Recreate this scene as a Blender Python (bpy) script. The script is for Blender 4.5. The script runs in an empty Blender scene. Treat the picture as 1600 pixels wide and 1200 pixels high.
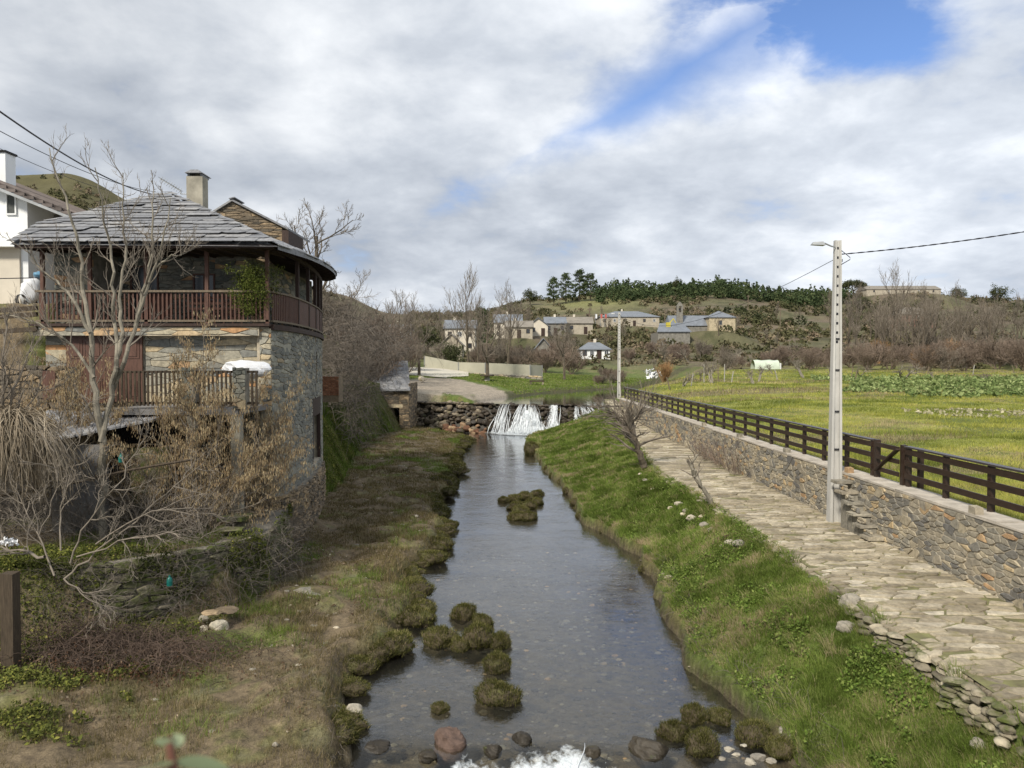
import bpy, math, random
import numpy as np
from mathutils import Vector
SC = bpy.context.scene
COL = SC.collection
R = math.radians

# ------------------------------------------------------------------ camera
CAMZ = 6.3
PITCH = math.atan(32/1155)
cam_d = bpy.data.cameras.new('camera'); cam = bpy.data.objects.new('camera', cam_d); COL.objects.link(cam)
cam.location = (0, 0, CAMZ); cam.rotation_euler = (R(90)-PITCH, 0, 0)
cam_d.sensor_width = 36; cam_d.lens = 36*1155/1600
cam_d.clip_start = 0.05; cam_d.clip_end = 6000
cam_d.dof.use_dof = True; cam_d.dof.focus_distance = 30; cam_d.dof.aperture_fstop = 3.6
SC.camera = cam

# ------------------------------------------------------------------ sky, sun, exposure
SUN_EL, SUN_AZ = R(42), R(212)       # azimuth from +Y clockwise: behind the camera, to the left
world = bpy.data.worlds.new('World'); SC.world = world; world.use_nodes = True
def build_world():
    nt = world.node_tree; N = nt.nodes; L = nt.links; N.clear()
    out = N.new('ShaderNodeOutputWorld'); bg = N.new('ShaderNodeBackground')
    sky = N.new('ShaderNodeTexSky'); sky.sky_type = 'NISHITA'; sky.sun_disc = False
    sky.sun_elevation = SUN_EL; sky.sun_rotation = SUN_AZ; sky.altitude = 700; sky.dust_density = 0.6
    tc = N.new('ShaderNodeTexCoord')
    sep = N.new('ShaderNodeSeparateXYZ'); L.new(tc.outputs['Generated'], sep.inputs[0])
    def m(op, a, b=None, c=None, clamp=False):
        n = N.new('ShaderNodeMath'); n.operation = op; n.use_clamp = clamp
        for i, v in enumerate((a, b, c)):
            if v is None: continue
            if isinstance(v, (int, float)): n.inputs[i].default_value = v
            else: L.new(v, n.inputs[i])
        return n.outputs[0]
    zz = m('MAXIMUM', sep.outputs[2], 0.0)
    den = m('ADD', zz, 0.30)
    px = m('DIVIDE', sep.outputs[0], den); py = m('DIVIDE', sep.outputs[1], den)
    def vec(a, b, c=0.0):
        n = N.new('ShaderNodeCombineXYZ')
        for i, v in enumerate((a, b, c)):
            if isinstance(v, (int, float)): n.inputs[i].default_value = v
            else: L.new(v, n.inputs[i])
        return n.outputs[0]
    def noise(v, s, d, r, dist=0.0, ga=2.0):
        n = N.new('ShaderNodeTexNoise'); n.inputs['Scale'].default_value = s; n.inputs['Detail'].default_value = d
        n.inputs['Roughness'].default_value = r; n.inputs['Distortion'].default_value = dist
        n.inputs['Lacunarity'].default_value = ga
        L.new(v, n.inputs['Vector']); return n.outputs[0]
    # soft layered cloud deck: broad billows plus streaks
    v1 = vec(px, m('MULTIPLY', py, 0.9), 0.3)
    big = noise(v1, 1.15, 8, 0.52, 0.15)
    fine = noise(vec(px, py, 4.0), 3.6, 9, 0.56, 0.12)
    # break in the deck: a band across the upper right, in sky-plane coordinates
    # line through A and B in direction space (x/y, z/y)
    ry = m('MAXIMUM', sep.outputs[1], 0.05)
    ax = m('DIVIDE', sep.outputs[0], ry); az = m('DIVIDE', sep.outputs[2], ry)
    # band centre line: az = 0.275 + 0.62*(ax-0.07)
    dl = m('SUBTRACT', az, m('ADD', m('MULTIPLY', ax, 0.66), 0.262))
    dl = m('ADD', dl, m('MULTIPLY', m('SUBTRACT', big, 0.5), 0.28))
    wid = m('ADD', m('MULTIPLY', m('MAXIMUM', m('ADD', ax, 0.02), 0.02), 0.34), 0.04)
    gap = m('SUBTRACT', 1.0, m('DIVIDE', m('ABSOLUTE', dl), m('ADD', wid, 0.018)), clamp=True)
    front = m('GREATER_THAN', sep.outputs[1], 0.1)
    gap = m('MULTIPLY', gap, front)
    # strong hole near top right
    hx = m('SUBTRACT', ax, 0.40); hz = m('SUBTRACT', az, 0.46)
    hd = m('SQRT', m('ADD', m('MULTIPLY', m('MULTIPLY', hx, hx), 0.30), m('MULTIPLY', m('MULTIPLY', hz, hz), 2.2)))
    hole = m('SUBTRACT', 1.0, m('DIVIDE', hd, 0.15), clamp=True)
    hole = m('MULTIPLY', hole, front)
    fade = N.new('ShaderNodeMapRange'); fade.interpolation_type = 'SMOOTHSTEP'; L.new(ax, fade.inputs[0])
    fade.inputs[1].default_value = -0.20; fade.inputs[2].default_value = 0.22; fade.inputs[3].default_value = 0.0; fade.inputs[4].default_value = 1.0
    gap = m('MULTIPLY', m('MULTIPLY', gap, fade.outputs[0]), m('ADD', m('MULTIPLY', fine, 1.6), -0.1))
    open_ = m('MAXIMUM', m('MULTIPLY', gap, 1.0), m('MULTIPLY', m('MULTIPLY', hole, 2.0), m('SUBTRACT', 1.55, m('MULTIPLY', noise(vec(px, m('MULTIPLY', py, 1.5), 9.0), 3.2, 6, 0.6, 0.5), 1.7), clamp=True)))
    thr = m('SUBTRACT', m('ADD', m('MULTIPLY', fine, 1.5), m('MULTIPLY', big, 0.2)), m('ADD', m('MULTIPLY', open_, 0.85), 0.13))
    cover = N.new('ShaderNodeMapRange'); cover.interpolation_type = 'SMOOTHSTEP'
    L.new(thr, cover.inputs[0]); cover.inputs[1].default_value = 0.02; cover.inputs[2].default_value = 0.60
    cover.inputs[3].default_value = 0.0; cover.inputs[4].default_value = 1.0
    # cloud brightness
    br = m('ADD', m('MULTIPLY', big, 0.5), m('MULTIPLY', fine, 0.5))
    ramp = N.new('ShaderNodeValToRGB'); L.new(br, ramp.inputs[0])
    e = ramp.color_ramp.elements
    e[0].position = 0.37; e[0].color = (0.26, 0.29, 0.34, 1)
    e[1].position = 0.64; e[1].color = (0.62, 0.64, 0.665, 1)
    k = ramp.color_ramp.elements.new(0.5); k.color = (0.40, 0.43, 0.475, 1)
    # brighter where the deck thins towards the right
    side = N.new('ShaderNodeMapRange'); L.new(ax, side.inputs[0])
    side.inputs[1].default_value = -0.55; side.inputs[2].default_value = 0.55; side.inputs[3].default_value = 0.92; side.inputs[4].default_value = 1.25
    cl = N.new('ShaderNodeVectorMath'); cl.operation = 'SCALE'; L.new(ramp.outputs[0], cl.inputs[0]); L.new(side.outputs[0], cl.inputs['Scale'])
    sk = N.new('ShaderNodeVectorMath'); sk.operation = 'SCALE'; L.new(sky.outputs[0], sk.inputs[0]); sk.inputs['Scale'].default_value = 1.0
    sk2 = N.new('ShaderNodeVectorMath'); sk2.operation = 'MULTIPLY'; L.new(sk.outputs[0], sk2.inputs[0]); sk2.inputs[1].default_value = (0.082, 0.094, 0.118)
    mix = N.new('ShaderNodeMix'); mix.data_type = 'RGBA'
    L.new(cover.outputs[0], mix.inputs[0]); L.new(sk2.outputs[0], mix.inputs[6]); L.new(cl.outputs[0], mix.inputs[7])
    L.new(mix.outputs[2], bg.inputs[0]); bg.inputs[1].default_value = 1.0
    L.new(bg.outputs[0], out.inputs[0])
build_world()
sd = bpy.data.lights.new('sun', 'SUN'); sd.energy = 3.3; sd.angle = R(9); sd.color = (1.0, 0.93, 0.82)
sun = bpy.data.objects.new('sun', sd); COL.objects.link(sun)
sv = Vector((math.sin(SUN_AZ)*math.cos(SUN_EL), math.cos(SUN_AZ)*math.cos(SUN_EL), math.sin(SUN_EL)))
sun.rotation_euler = sv.to_track_quat('Z', 'Y').to_euler()
SC.view_settings.view_transform = 'Standard'; SC.view_settings.look = 'None'
SC.view_settings.exposure = 0.62; SC.view_settings.gamma = 1.0
SC.cycles.max_bounces = 5; SC.cycles.transparent_max_bounces = 12
SC.cycles.caustics_reflective = False; SC.cycles.caustics_refractive = False

# ------------------------------------------------------------------ pixel helpers (photo pixels -> metres)
_c, _s = math.cos(PITCH), math.sin(PITCH)
def P(px, py, D):
    cx = (px-800)/1155; cy = (600-py)/1155
    dy = _c + cy*_s; dz = -_s + cy*_c
    k = D/dy
    return np.array((cx*k, D, CAMZ+dz*k))
def PXW(w, D): return w*D/1155
def G(px, py, z):
    cx = (px-800)/1155; cy = (600-py)/1155
    dy = _c + cy*_s; dz = -_s + cy*_c
    k = (z-CAMZ)/dz
    return np.array((cx*k, dy*k, z))

# ------------------------------------------------------------------ numpy noise
def _hash(ix, iy, s):
    h = (ix.astype(np.int64)*374761393 + iy.astype(np.int64)*668265263 + s*1442695041) & 0xffffffff
    h = ((h ^ (h >> 13))*1274126177) & 0xffffffff
    return ((h ^ (h >> 16)) & 0xffff)/65535.0
def vnoise(x, y, s=0):
    x = np.asarray(x, float); y = np.asarray(y, float)
    ix = np.floor(x); iy = np.floor(y); fx = x-ix; fy = y-iy
    fx = fx*fx*(3-2*fx); fy = fy*fy*(3-2*fy)
    a = _hash(ix, iy, s); b = _hash(ix+1, iy, s); c = _hash(ix, iy+1, s); d = _hash(ix+1, iy+1, s)
    return (a*(1-fx)+b*fx)*(1-fy)+(c*(1-fx)+d*fx)*fy
def fbm(x, y, s=0, o=4, r=0.5):
    t = 0; a = 1; tot = 0
    for i in range(o):
        t = t+a*vnoise(x*2**i+i*17.3, y*2**i-i*9.1, s+i); tot += a; a *= r
    return t/tot
def sstep(x, a, b):
    t = np.clip((x-a)/(b-a), 0, 1); return t*t*(3-2*t)

# ------------------------------------------------------------------ object helpers
def tag(o, label=None, cat=None, group=None, kind=None):
    if label: o['label'] = label
    if cat: o['category'] = cat
    if group: o['group'] = group
    if kind: o['kind'] = kind
    return o
def thing(name, loc, label, cat, group=None, rz=0):
    o = bpy.data.objects.new(name, None); COL.objects.link(o)
    o.location = tuple(loc); o.rotation_euler = (0, 0, rz); o.empty_display_size = 0.2
    return tag(o, label, cat, group)
def build(name, V, Fs, mat, parent=None, col=None, smooth=False, loc=None):
    """V (n,3); Fs list of (m,k) int arrays; col (n,3|4) per-vertex attribute 'rnd'. World coordinates; stored relative to the parent's origin."""
    V = np.asarray(V, np.float32).reshape(-1, 3)
    me = bpy.data.meshes.new(name)
    if isinstance(Fs, np.ndarray): Fs = [Fs]
    Fs = [np.asarray(f, np.int32) for f in Fs if len(f)]
    li = np.concatenate([f.ravel() for f in Fs]); cnt = np.concatenate([np.full(len(f), f.shape[1], np.int32) for f in Fs])
    st = np.concatenate([[0], np.cumsum(cnt)[:-1]]).astype(np.int32)
    off = np.zeros(3, np.float32)
    if parent is not None:
        p = parent; off = np.array(p.location, np.float32)
        while p.parent is not None: p = p.parent; off = off+np.array(p.location, np.float32)
    elif loc is not None: off = np.array(loc, np.float32)
    me.vertices.add(len(V)); me.vertices.foreach_set('co', (V-off).ravel())
    me.loops.add(len(li)); me.loops.foreach_set('vertex_index', li)
    me.polygons.add(len(cnt)); me.polygons.foreach_set('loop_start', st)
    me.polygons.foreach_set('loop_total', cnt)
    me.polygons.foreach_set('use_smooth', np.full(len(cnt), smooth))
    if col is not None:
        c = np.asarray(col, np.float32)
        if c.shape[1] == 3: c = np.hstack([c, np.ones((len(c), 1), np.float32)])
        at = me.attributes.new('rnd', 'FLOAT_COLOR', 'POINT'); at.data.foreach_set('color', c.ravel())
    me.update(calc_edges=True); me.validate(clean_customdata=False)
    if mat: me.materials.append(mat)
    o = bpy.data.objects.new(name, me); COL.objects.link(o)
    if parent is not None: o.parent = parent
    elif loc is not None: o.location = tuple(loc)
    return o
def copy_thing(o, loc, rz=0, sc=1.0, label=None, group=None):
    c = o.copy(); COL.objects.link(c); c.location = tuple(loc); c.rotation_euler = (0, 0, rz); c.scale = (sc, sc, sc) if np.isscalar(sc) else sc
    if label: c['label'] = label
    if group: c['group'] = group
    for ch in o.children:
        d = ch.copy(); COL.objects.link(d); d.parent = c
    return c
class MB:
    """accumulates shapes into one mesh"""
    def __init__(s): s.V = []; s.F = {3: [], 4: []}; s.C = []; s.n = 0
    def add(s, V, F, c=None):
        V = np.asarray(V, float).reshape(-1, 3); F = np.asarray(F, int)
        if F.ndim == 1: F = F[None]
        s.V.append(V); s.F[F.shape[1]].append(F+s.n)
        c = np.random.rand(3) if c is None else np.asarray(c, float)
        s.C.append(np.broadcast_to(c, (len(V), 3)) if c.ndim == 1 else c); s.n += len(V)
    def add2(s, V, F3, F4, c=None):
        n0 = s.n; s.add(V, F4, c)
        if len(F3): s.F[3].append(np.asarray(F3, int)+n0)
    def box(s, c0, c1, col=None, jit=0.0):
        x0, y0, z0 = c0; x1, y1, z1 = c1
        V = np.array([(x0,y0,z0),(x1,y0,z0),(x1,y1,z0),(x0,y1,z0),(x0,y0,z1),(x1,y0,z1),(x1,y1,z1),(x0,y1,z1)], float)
        if jit: V += np.random.uniform(-jit, jit, V.shape)
        s.add(V, [(0,3,2,1),(4,5,6,7),(0,1,5,4),(1,2,6,5),(2,3,7,6),(3,0,4,7)], col)
    def hexa(s, V, col=None):
        s.add(V, [(0,3,2,1),(4,5,6,7),(0,1,5,4),(1,2,6,5),(2,3,7,6),(3,0,4,7)], col)
    def beam(s, a, b, w, h, col=None, up=(0,0,1)):
        a = np.asarray(a, float); b = np.asarray(b, float); d = b-a; d /= np.linalg.norm(d)+1e-9
        u = np.cross(d, up)
        if np.linalg.norm(u) < 1e-4: u = np.array((1., 0, 0))
        u /= np.linalg.norm(u); v = np.cross(u, d)
        u = u*w/2; v = v*h/2
        V = [a-u-v, a+u-v, a+u+v, a-u+v, b-u-v, b+u-v, b+u+v, b-u+v]
        s.hexa(np.array(V), col)
    def tube(s, pts, rad, k=5, col=None):
        pts = np.asarray(pts, float); n = len(pts); rad = np.broadcast_to(np.asarray(rad, float), (n,))
        d = np.gradient(pts, axis=0); d /= np.linalg.norm(d, axis=1)[:, None]+1e-9
        ref = np.array((0.31, 0.17, 0.93)) if abs(d[0][2]) < 0.8 else np.array((0.9, 0.3, 0.1))
        u = np.cross(d, ref); u /= np.linalg.norm(u, axis=1)[:, None]+1e-9; v = np.cross(d, u)
        a = np.arange(k)*2*math.pi/k
        V = pts[:, None]+rad[:, None, None]*(np.cos(a)[None, :, None]*u[:, None]+np.sin(a)[None, :, None]*v[:, None])
        i = np.arange(n-1)[:, None]*k; j = np.arange(k)[None]; j2 = (j+1) % k
        F = np.stack([i+j, i+j2, i+k+j2, i+k+j], -1).reshape(-1, 4)
        s.add(V.reshape(-1, 3), F, col)
        if rad[0] > 0.03 and k > 4:
            s.F[4].append(np.array([[s.n-k, s.n-k+1, s.n-k+2, s.n-k+3]]))
    def lathe(s, c, prof, k=12, col=None):
        a = np.arange(k)*2*math.pi/k; pr = np.array(prof)
        V = np.stack([c[0]+pr[:, 0][:, None]*np.cos(a), c[1]+pr[:, 0][:, None]*np.sin(a), c[2]+np.repeat(pr[:, 1][:, None], k, 1)], -1)
        n = len(pr); i = np.arange(n-1)[:, None]*k; j = np.arange(k)[None]; j2 = (j+1) % k
        s.add(V.reshape(-1, 3), np.stack([i+j, i+j2, i+k+j2, i+k+j], -1).reshape(-1, 4), col)
    def build(s, name, mat, parent=None, smooth=False, loc=None):
        V = np.vstack(s.V); C = np.vstack(s.C)
        Fs = [np.vstack(f) for f in s.F.values() if f]
        return build(name, V, Fs, mat, parent, C, smooth, loc)
rngG = np.random.default_rng(7); np.random.seed(3); random.seed(3)

# ------------------------------------------------------------------ materials
def material(name, rough=0.85, spec=0.3):
    m = bpy.data.materials.new(name); m.use_nodes = True
    nt = m.node_tree; b = nt.nodes['Principled BSDF']; b.inputs['Roughness'].default_value = rough
    b.inputs['Specular IOR Level'].default_value = spec
    return m, nt, b
def nd(nt, t, **kw):
    n = nt.nodes.new(t)
    for k, v in kw.items():
        if k in n.inputs.keys(): n.inputs[k].default_value = v
        else: setattr(n, k, v)
    return n
def mth(nt, op, a, b=None, clamp=False):
    n = nt.nodes.new('ShaderNodeMath'); n.operation = op; n.use_clamp = clamp
    for i, v in enumerate((a, b)):
        if v is None: continue
        if isinstance(v, (int, float)): n.inputs[i].default_value = v
        else: nt.links.new(v, n.inputs[i])
    return n.outputs[0]
def ramp(nt, fac, stops, interp='LINEAR'):
    n = nt.nodes.new('ShaderNodeValToRGB'); nt.links.new(fac, n.inputs[0]); cr = n.color_ramp; cr.interpolation = interp
    while len(cr.elements) < len(stops): cr.elements.new(0.5)
    for e, (p, c) in zip(cr.elements, stops): e.position = p; e.color = (*c, 1)
    return n.outputs[0]
def mixc(nt, f, a, b, mode='MIX'):
    n = nt.nodes.new('ShaderNodeMix'); n.data_type = 'RGBA'; n.blend_type = mode
    for i, v in ((0, f), (6, a), (7, b)):
        if isinstance(v, (int, float)): n.inputs[i].default_value = v
        elif isinstance(v, tuple): n.inputs[i].default_value = (*v, 1)
        else: nt.links.new(v, n.inputs[i])
    return n.outputs[2]
def pos(nt, scale=(1,1,1)):
    g = nt.nodes.new('ShaderNodeNewGeometry'); mp = nt.nodes.new('ShaderNodeMapping'); mp.inputs['Scale'].default_value = scale
    nt.links.new(g.outputs['Position'], mp.inputs[0]); return mp.outputs[0]
def nz(nt, vec, scale, det=4, rough=0.55, dist=0.0):
    n = nd(nt, 'ShaderNodeTexNoise', Scale=scale, Detail=det, Roughness=rough, Distortion=dist); nt.links.new(vec, n.inputs['Vector']); return n.outputs[0]
def bump(nt, b, h, strength=0.5, dist=0.02):
    n = nd(nt, 'ShaderNodeBump', Strength=strength, Distance=dist); nt.links.new(h, n.inputs['Height']); nt.links.new(n.outputs[0], b.inputs['Normal'])
def rnd(nt):
    a = nt.nodes.new('ShaderNodeAttribute'); a.attribute_name = 'rnd'
    s = nt.nodes.new('ShaderNodeSeparateColor'); nt.links.new(a.outputs['Color'], s.inputs[0]); return a.outputs['Color'], s.outputs
def m_stone(name, stops, moss=0.0, rough=0.85, bs=0.5, stain=0.5, mosscol=(0.07, 0.085, 0.02), interp='LINEAR'):
    """stones: each stone takes its own colour from the ramp by its random value, plus grain, lichen and moss"""
    m, nt, b = material(name, rough, 0.25)
    c, s = rnd(nt); p = pos(nt)
    base = ramp(nt, s[0], stops, interp)
    n1 = nz(nt, p, 9, 6, 0.65)
    base = mixc(nt, 1.0, base, ramp(nt, n1, [(0.25, (0.55, 0.55, 0.55)), (0.75, (1.35, 1.33, 1.28))]), 'MULTIPLY')
    n2 = nz(nt, p, 1.1, 5, 0.6)
    base = mixc(nt, stain, base, ramp(nt, n2, [(0.35, (0.6, 0.58, 0.55)), (0.65, (1.2, 1.2, 1.15))]), 'MULTIPLY')
    if moss > 0:
        n3 = nz(nt, p, 2.3, 6, 0.7)
        f = ramp(nt, n3, [(0.62-moss*0.35, (0, 0, 0)), (0.75-moss*0.3, (1, 1, 1))])
        base = mixc(nt, f, base, mosscol)
    nt.links.new(base, b.inputs['Base Color'])
    bump(nt, b, nz(nt, p, 28, 5, 0.7), bs, 0.02)
    return m
def m_plain(name, col, rough=0.7, var=0.3, scale=3.0, spec=0.3, bs=0.2, bscale=30, stretch=(1,1,1), metallic=0.0, col2=None):
    m, nt, b = material(name, rough, spec); p = pos(nt, stretch)
    n = nz(nt, p, scale, 6, 0.65)
    lo = tuple(c*(1-var) for c in col); hi = tuple(min(1, c*(1+var)) for c in (col2 or col))
    base = ramp(nt, n, [(0.3, lo), (0.7, hi)])
    nt.links.new(base, b.inputs['Base Color']); b.inputs['Metallic'].default_value = metallic
    bump(nt, b, nz(nt, p, bscale, 4, 0.6), bs, 0.01)
    return m
def m_leaf(name, stops, trans=0.25, var=0.35, scale=0.6):
    """foliage or grass: colour by the blade's random value and broad patches; a little light comes through"""
    m = bpy.data.materials.new(name); m.use_nodes = True; nt = m.node_tree; nt.nodes.clear()
    out = nt.nodes.new('ShaderNodeOutputMaterial'); c, s = rnd(nt)
    base = ramp(nt, s[0], stops); p = pos(nt)
    base = mixc(nt, 1.0, base, ramp(nt, nz(nt, p, scale, 4, 0.6), [(0.3, (1-var,)*3), (0.7, (1+var,)*3)]), 'MULTIPLY')
    d = nt.nodes.new('ShaderNodeBsdfDiffuse'); t = nt.nodes.new('ShaderNodeBsdfTranslucent'); mx = nt.nodes.new('ShaderNodeMixShader')
    mx.inputs[0].default_value = trans
    nt.links.new(base, d.inputs[0]); nt.links.new(base, t.inputs[0])
    nt.links.new(d.outputs[0], mx.inputs[1]); nt.links.new(t.outputs[0], mx.inputs[2]); nt.links.new(mx.outputs[0], out.inputs[0])
    return m
def m_vcol(name, rough=0.9, nscale=6, bs=0.6, bdist=0.05, fine=40):
    """ground: colour stored per point (soil, turf, scrub), broken up by grain"""
    m, nt, b = material(name, rough, 0.15); c, s = rnd(nt); p = pos(nt)
    base = mixc(nt, 1.0, c, ramp(nt, nz(nt, p, nscale, 8, 0.7), [(0.3, (0.5, 0.5, 0.52)), (0.7, (1.5, 1.48, 1.4))]), 'MULTIPLY')
    base = mixc(nt, 1.0, base, ramp(nt, nz(nt, p, fine, 3, 0.7), [(0.3, (0.65,)*3), (0.7, (1.35,)*3)]), 'MULTIPLY')
    nt.links.new(base, b.inputs['Base Color']); bump(nt, b, nz(nt, p, nscale*2, 8, 0.75), bs, bdist)
    return m
M = {}
M['ground'] = m_vcol('earth_and_turf')
M['wallstone'] = m_stone('rubble_wall_stone', [(0, (0.16, 0.155, 0.15)), (0.3, (0.25, 0.235, 0.20)), (0.6, (0.33, 0.295, 0.235)), (0.85, (0.40, 0.35, 0.26)), (0.95, (0.46, 0.36, 0.22)), (1, (0.40, 0.26, 0.15))], bs=0.6)
M['mortar'] = m_plain('lime_mortar', (0.40, 0.35, 0.265), 0.95, 0.35, 4, bs=0.7, bscale=20)
M['darkmortar'] = m_plain('dirty_mortar', (0.20, 0.18, 0.145), 0.95, 0.4, 4, bs=0.7, bscale=20)
M['coping'] = m_plain('wall_coping_slabs', (0.40, 0.36, 0.30), 0.9, 0.3, 2.5, bs=0.5)
M['flag'] = m_stone('path_flagstone', [(0, (0.20, 0.175, 0.13)), (0.3, (0.29, 0.25, 0.185)), (0.75, (0.385, 0.34, 0.26)), (1, (0.49, 0.445, 0.365))], moss=0.17, mosscol=(0.19, 0.17, 0.075), stain=0.6)
M['pathbed'] = m_plain('path_joint_soil', (0.16, 0.135, 0.085), 0.95, 0.4, 3, bs=0.9, bscale=18, col2=(0.15, 0.15, 0.06))
M['housestone'] = m_stone('house_slate_rubble', [(0, (0.10, 0.11, 0.10)), (0.4, (0.17, 0.175, 0.155)), (0.75, (0.25, 0.24, 0.20)), (0.92, (0.33, 0.27, 0.18)), (1, (0.38, 0.23, 0.13))])
M['rivstone'] = m_stone('pale_grey_slate_rubble', [(0, (0.15, 0.155, 0.145)), (0.5, (0.23, 0.23, 0.205)), (0.88, (0.32, 0.31, 0.26)), (1, (0.36, 0.28, 0.18))])
M['housewarm'] = m_stone('house_warm_slabs', [(0, (0.16, 0.17, 0.17)), (0.3, (0.30, 0.29, 0.25)), (0.6, (0.40, 0.36, 0.27)), (0.85, (0.44, 0.36, 0.24)), (1, (0.46, 0.25, 0.12))])
M['gablestone'] = m_stone('gable_brown_stone', [(0, (0.09, 0.08, 0.065)), (0.5, (0.19, 0.15, 0.105)), (1, (0.33, 0.25, 0.16))])
M['drystone'] = m_stone('dry_stone_with_moss', [(0, (0.06, 0.055, 0.045)), (0.5, (0.14, 0.125, 0.095)), (1, (0.28, 0.25, 0.19))], moss=0.55)
M['tussock'] = m_stone('peaty_tussock', [(0, (0.045, 0.036, 0.024)), (0.6, (0.10, 0.08, 0.05)), (1, (0.15, 0.12, 0.08))], moss=0.35, mosscol=(0.085, 0.085, 0.028))
M['darkrock'] = m_stone('wet_river_rock', [(0, (0.025, 0.022, 0.018)), (0.5, (0.07, 0.058, 0.042)), (0.8, (0.16, 0.13, 0.09)), (1, (0.26, 0.15, 0.07))], rough=0.5, moss=0.12)
M['weirstone'] = m_stone('weir_boulder', [(0, (0.028, 0.023, 0.018)), (0.45, (0.075, 0.06, 0.045)), (0.75, (0.17, 0.14, 0.10)), (1, (0.30, 0.26, 0.20))], rough=0.55, moss=0.1)
M['slate'] = m_stone('roof_slate', [(0, (0.165, 0.17, 0.185)), (0.6, (0.225, 0.23, 0.245)), (1, (0.30, 0.30, 0.305))], rough=0.5, bs=0.25, stain=0.3)
M['slatefar'] = m_plain('distant_slate_roof', (0.155, 0.17, 0.19), 0.55, 0.2, 0.8)
M['tilefar'] = m_plain('distant_brown_roof', (0.20, 0.18, 0.15), 0.7, 0.25, 0.8)
M['wood'] = m_plain('stained_balcony_wood', (0.088, 0.044, 0.031), 0.6, 0.45, 5, stretch=(6, 6, 0.7))
M['wooddark'] = m_plain('dark_beam_wood', (0.04, 0.024, 0.018), 0.7, 0.4, 4, stretch=(4, 4, 1))
M['fencewood'] = m_plain('dark_fence_wood', (0.032, 0.019, 0.013), 0.45, 0.35, 5, spec=0.4, stretch=(5, 1, 5))
M['fencetop'] = m_plain('weathered_rail_top', (0.05, 0.042, 0.04), 0.4, 0.3, 5, spec=0.5, stretch=(5, 1, 5))
M['greywood'] = m_plain('weathered_grey_wood', (0.15, 0.12, 0.085), 0.85, 0.4, 6, stretch=(6, 6, 0.6))
M['oldwood'] = m_plain('old_brown_post_wood', (0.06, 0.045, 0.03), 0.85, 0.45, 6, stretch=(8, 8, 0.7))
M['door'] = m_plain('brown_panel_door', (0.095, 0.05, 0.036), 0.5, 0.3, 6, stretch=(3, 3, 0.6))
M['concrete'] = m_plain('grey_concrete', (0.30, 0.285, 0.25), 0.9, 0.3, 2.0, bs=0.3)
M['polecon'] = m_plain('pale_pole_concrete', (0.44, 0.43, 0.40), 0.85, 0.2, 2.2, bs=0.2, stretch=(1, 1, 0.3))
M['chimcon'] = m_plain('stained_chimney_render', (0.27, 0.25, 0.20), 0.9, 0.35, 1.8, bs=0.4)
M['shedcon'] = m_plain('grey_shed_render', (0.17, 0.165, 0.16), 0.9, 0.3, 1.2, bs=0.3)
M['white'] = m_plain('white_render', (0.70, 0.71, 0.70), 0.85, 0.06, 1.2, bs=0.1)
M['cream'] = m_plain('cream_render', (0.55, 0.50, 0.41), 0.85, 0.12, 0.8, bs=0.1)
M['beige'] = m_plain('beige_stone_render', (0.36, 0.32, 0.25), 0.9, 0.25, 1.0, bs=0.2)
M['greystone'] = m_plain('grey_stone_render', (0.19, 0.18, 0.155), 0.9, 0.35, 1.6, bs=0.3)
M['pinkbrick'] = m_plain('dull_red_brick', (0.24, 0.13, 0.10), 0.9, 0.2, 1.6, bs=0.2)
M['yellowstone'] = m_plain('yellow_stone', (0.40, 0.34, 0.23), 0.9, 0.35, 1.5, bs=0.3)
M['screen'] = m_plain('woven_screen', (0.34, 0.33, 0.26), 0.9, 0.10, 0.6, bs=0.2, bscale=12)
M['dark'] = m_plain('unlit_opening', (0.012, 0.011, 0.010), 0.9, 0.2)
M['glass'] = m_plain('window_glass', (0.03, 0.035, 0.04), 0.15, 0.2, spec=0.6, bs=0.0)
M['shutter'] = m_plain('dark_shutter', (0.06, 0.065, 0.06), 0.6, 0.2, 8)
M['metal'] = m_plain('dull_grey_metal', (0.32, 0.33, 0.33), 0.45, 0.2, metallic=0.5, bs=0.0)
M['cable'] = m_plain('black_cable', (0.02, 0.02, 0.025), 0.6, 0.2, bs=0.0)
M['plastic'] = m_plain('white_plastic_sheet', (0.66, 0.67, 0.68), 0.5, 0.12, 3, bs=0.4, bscale=6)
M['green_plastic'] = m_plain('teal_plastic', (0.01, 0.13, 0.11), 0.4, 0.2, bs=0.0)
M['greenhouse'] = m_plain('pale_green_film', (0.46, 0.52, 0.42), 0.5, 0.12, 1.5, bs=0.3, bscale=3)
M['bark'] = m_plain('pale_bark', (0.20, 0.18, 0.14), 0.9, 0.4, 7, bs=0.6, bscale=30, stretch=(1, 1, 0.4))
M['barkdark'] = m_plain('dark_bark', (0.10, 0.082, 0.06), 0.9, 0.45, 7, bs=0.6, stretch=(1, 1, 0.4))
M['twig'] = m_plain('brown_twig', (0.165, 0.14, 0.11), 0.9, 0.35, 1.5, bs=0.0)
M['twigpale'] = m_plain('pale_twig', (0.175, 0.15, 0.12), 0.9, 0.25, 1.5, bs=0.0)
M['twigred'] = m_plain('reddish_twig', (0.17, 0.13, 0.10), 0.9, 0.3, 0.4, bs=0.0)
M['twigorange'] = m_plain('orange_willow_twig', (0.27, 0.16, 0.075), 0.9, 0.3, 0.4, bs=0.0)
M['bramble'] = m_plain('dead_bramble_stem', (0.085, 0.060, 0.045), 0.9, 0.45, 1.0, bs=0.0)
M['bramblegrey'] = m_plain('grey_bramble_stem', (0.115, 0.098, 0.080), 0.9, 0.45, 1.0, bs=0.0)
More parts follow.
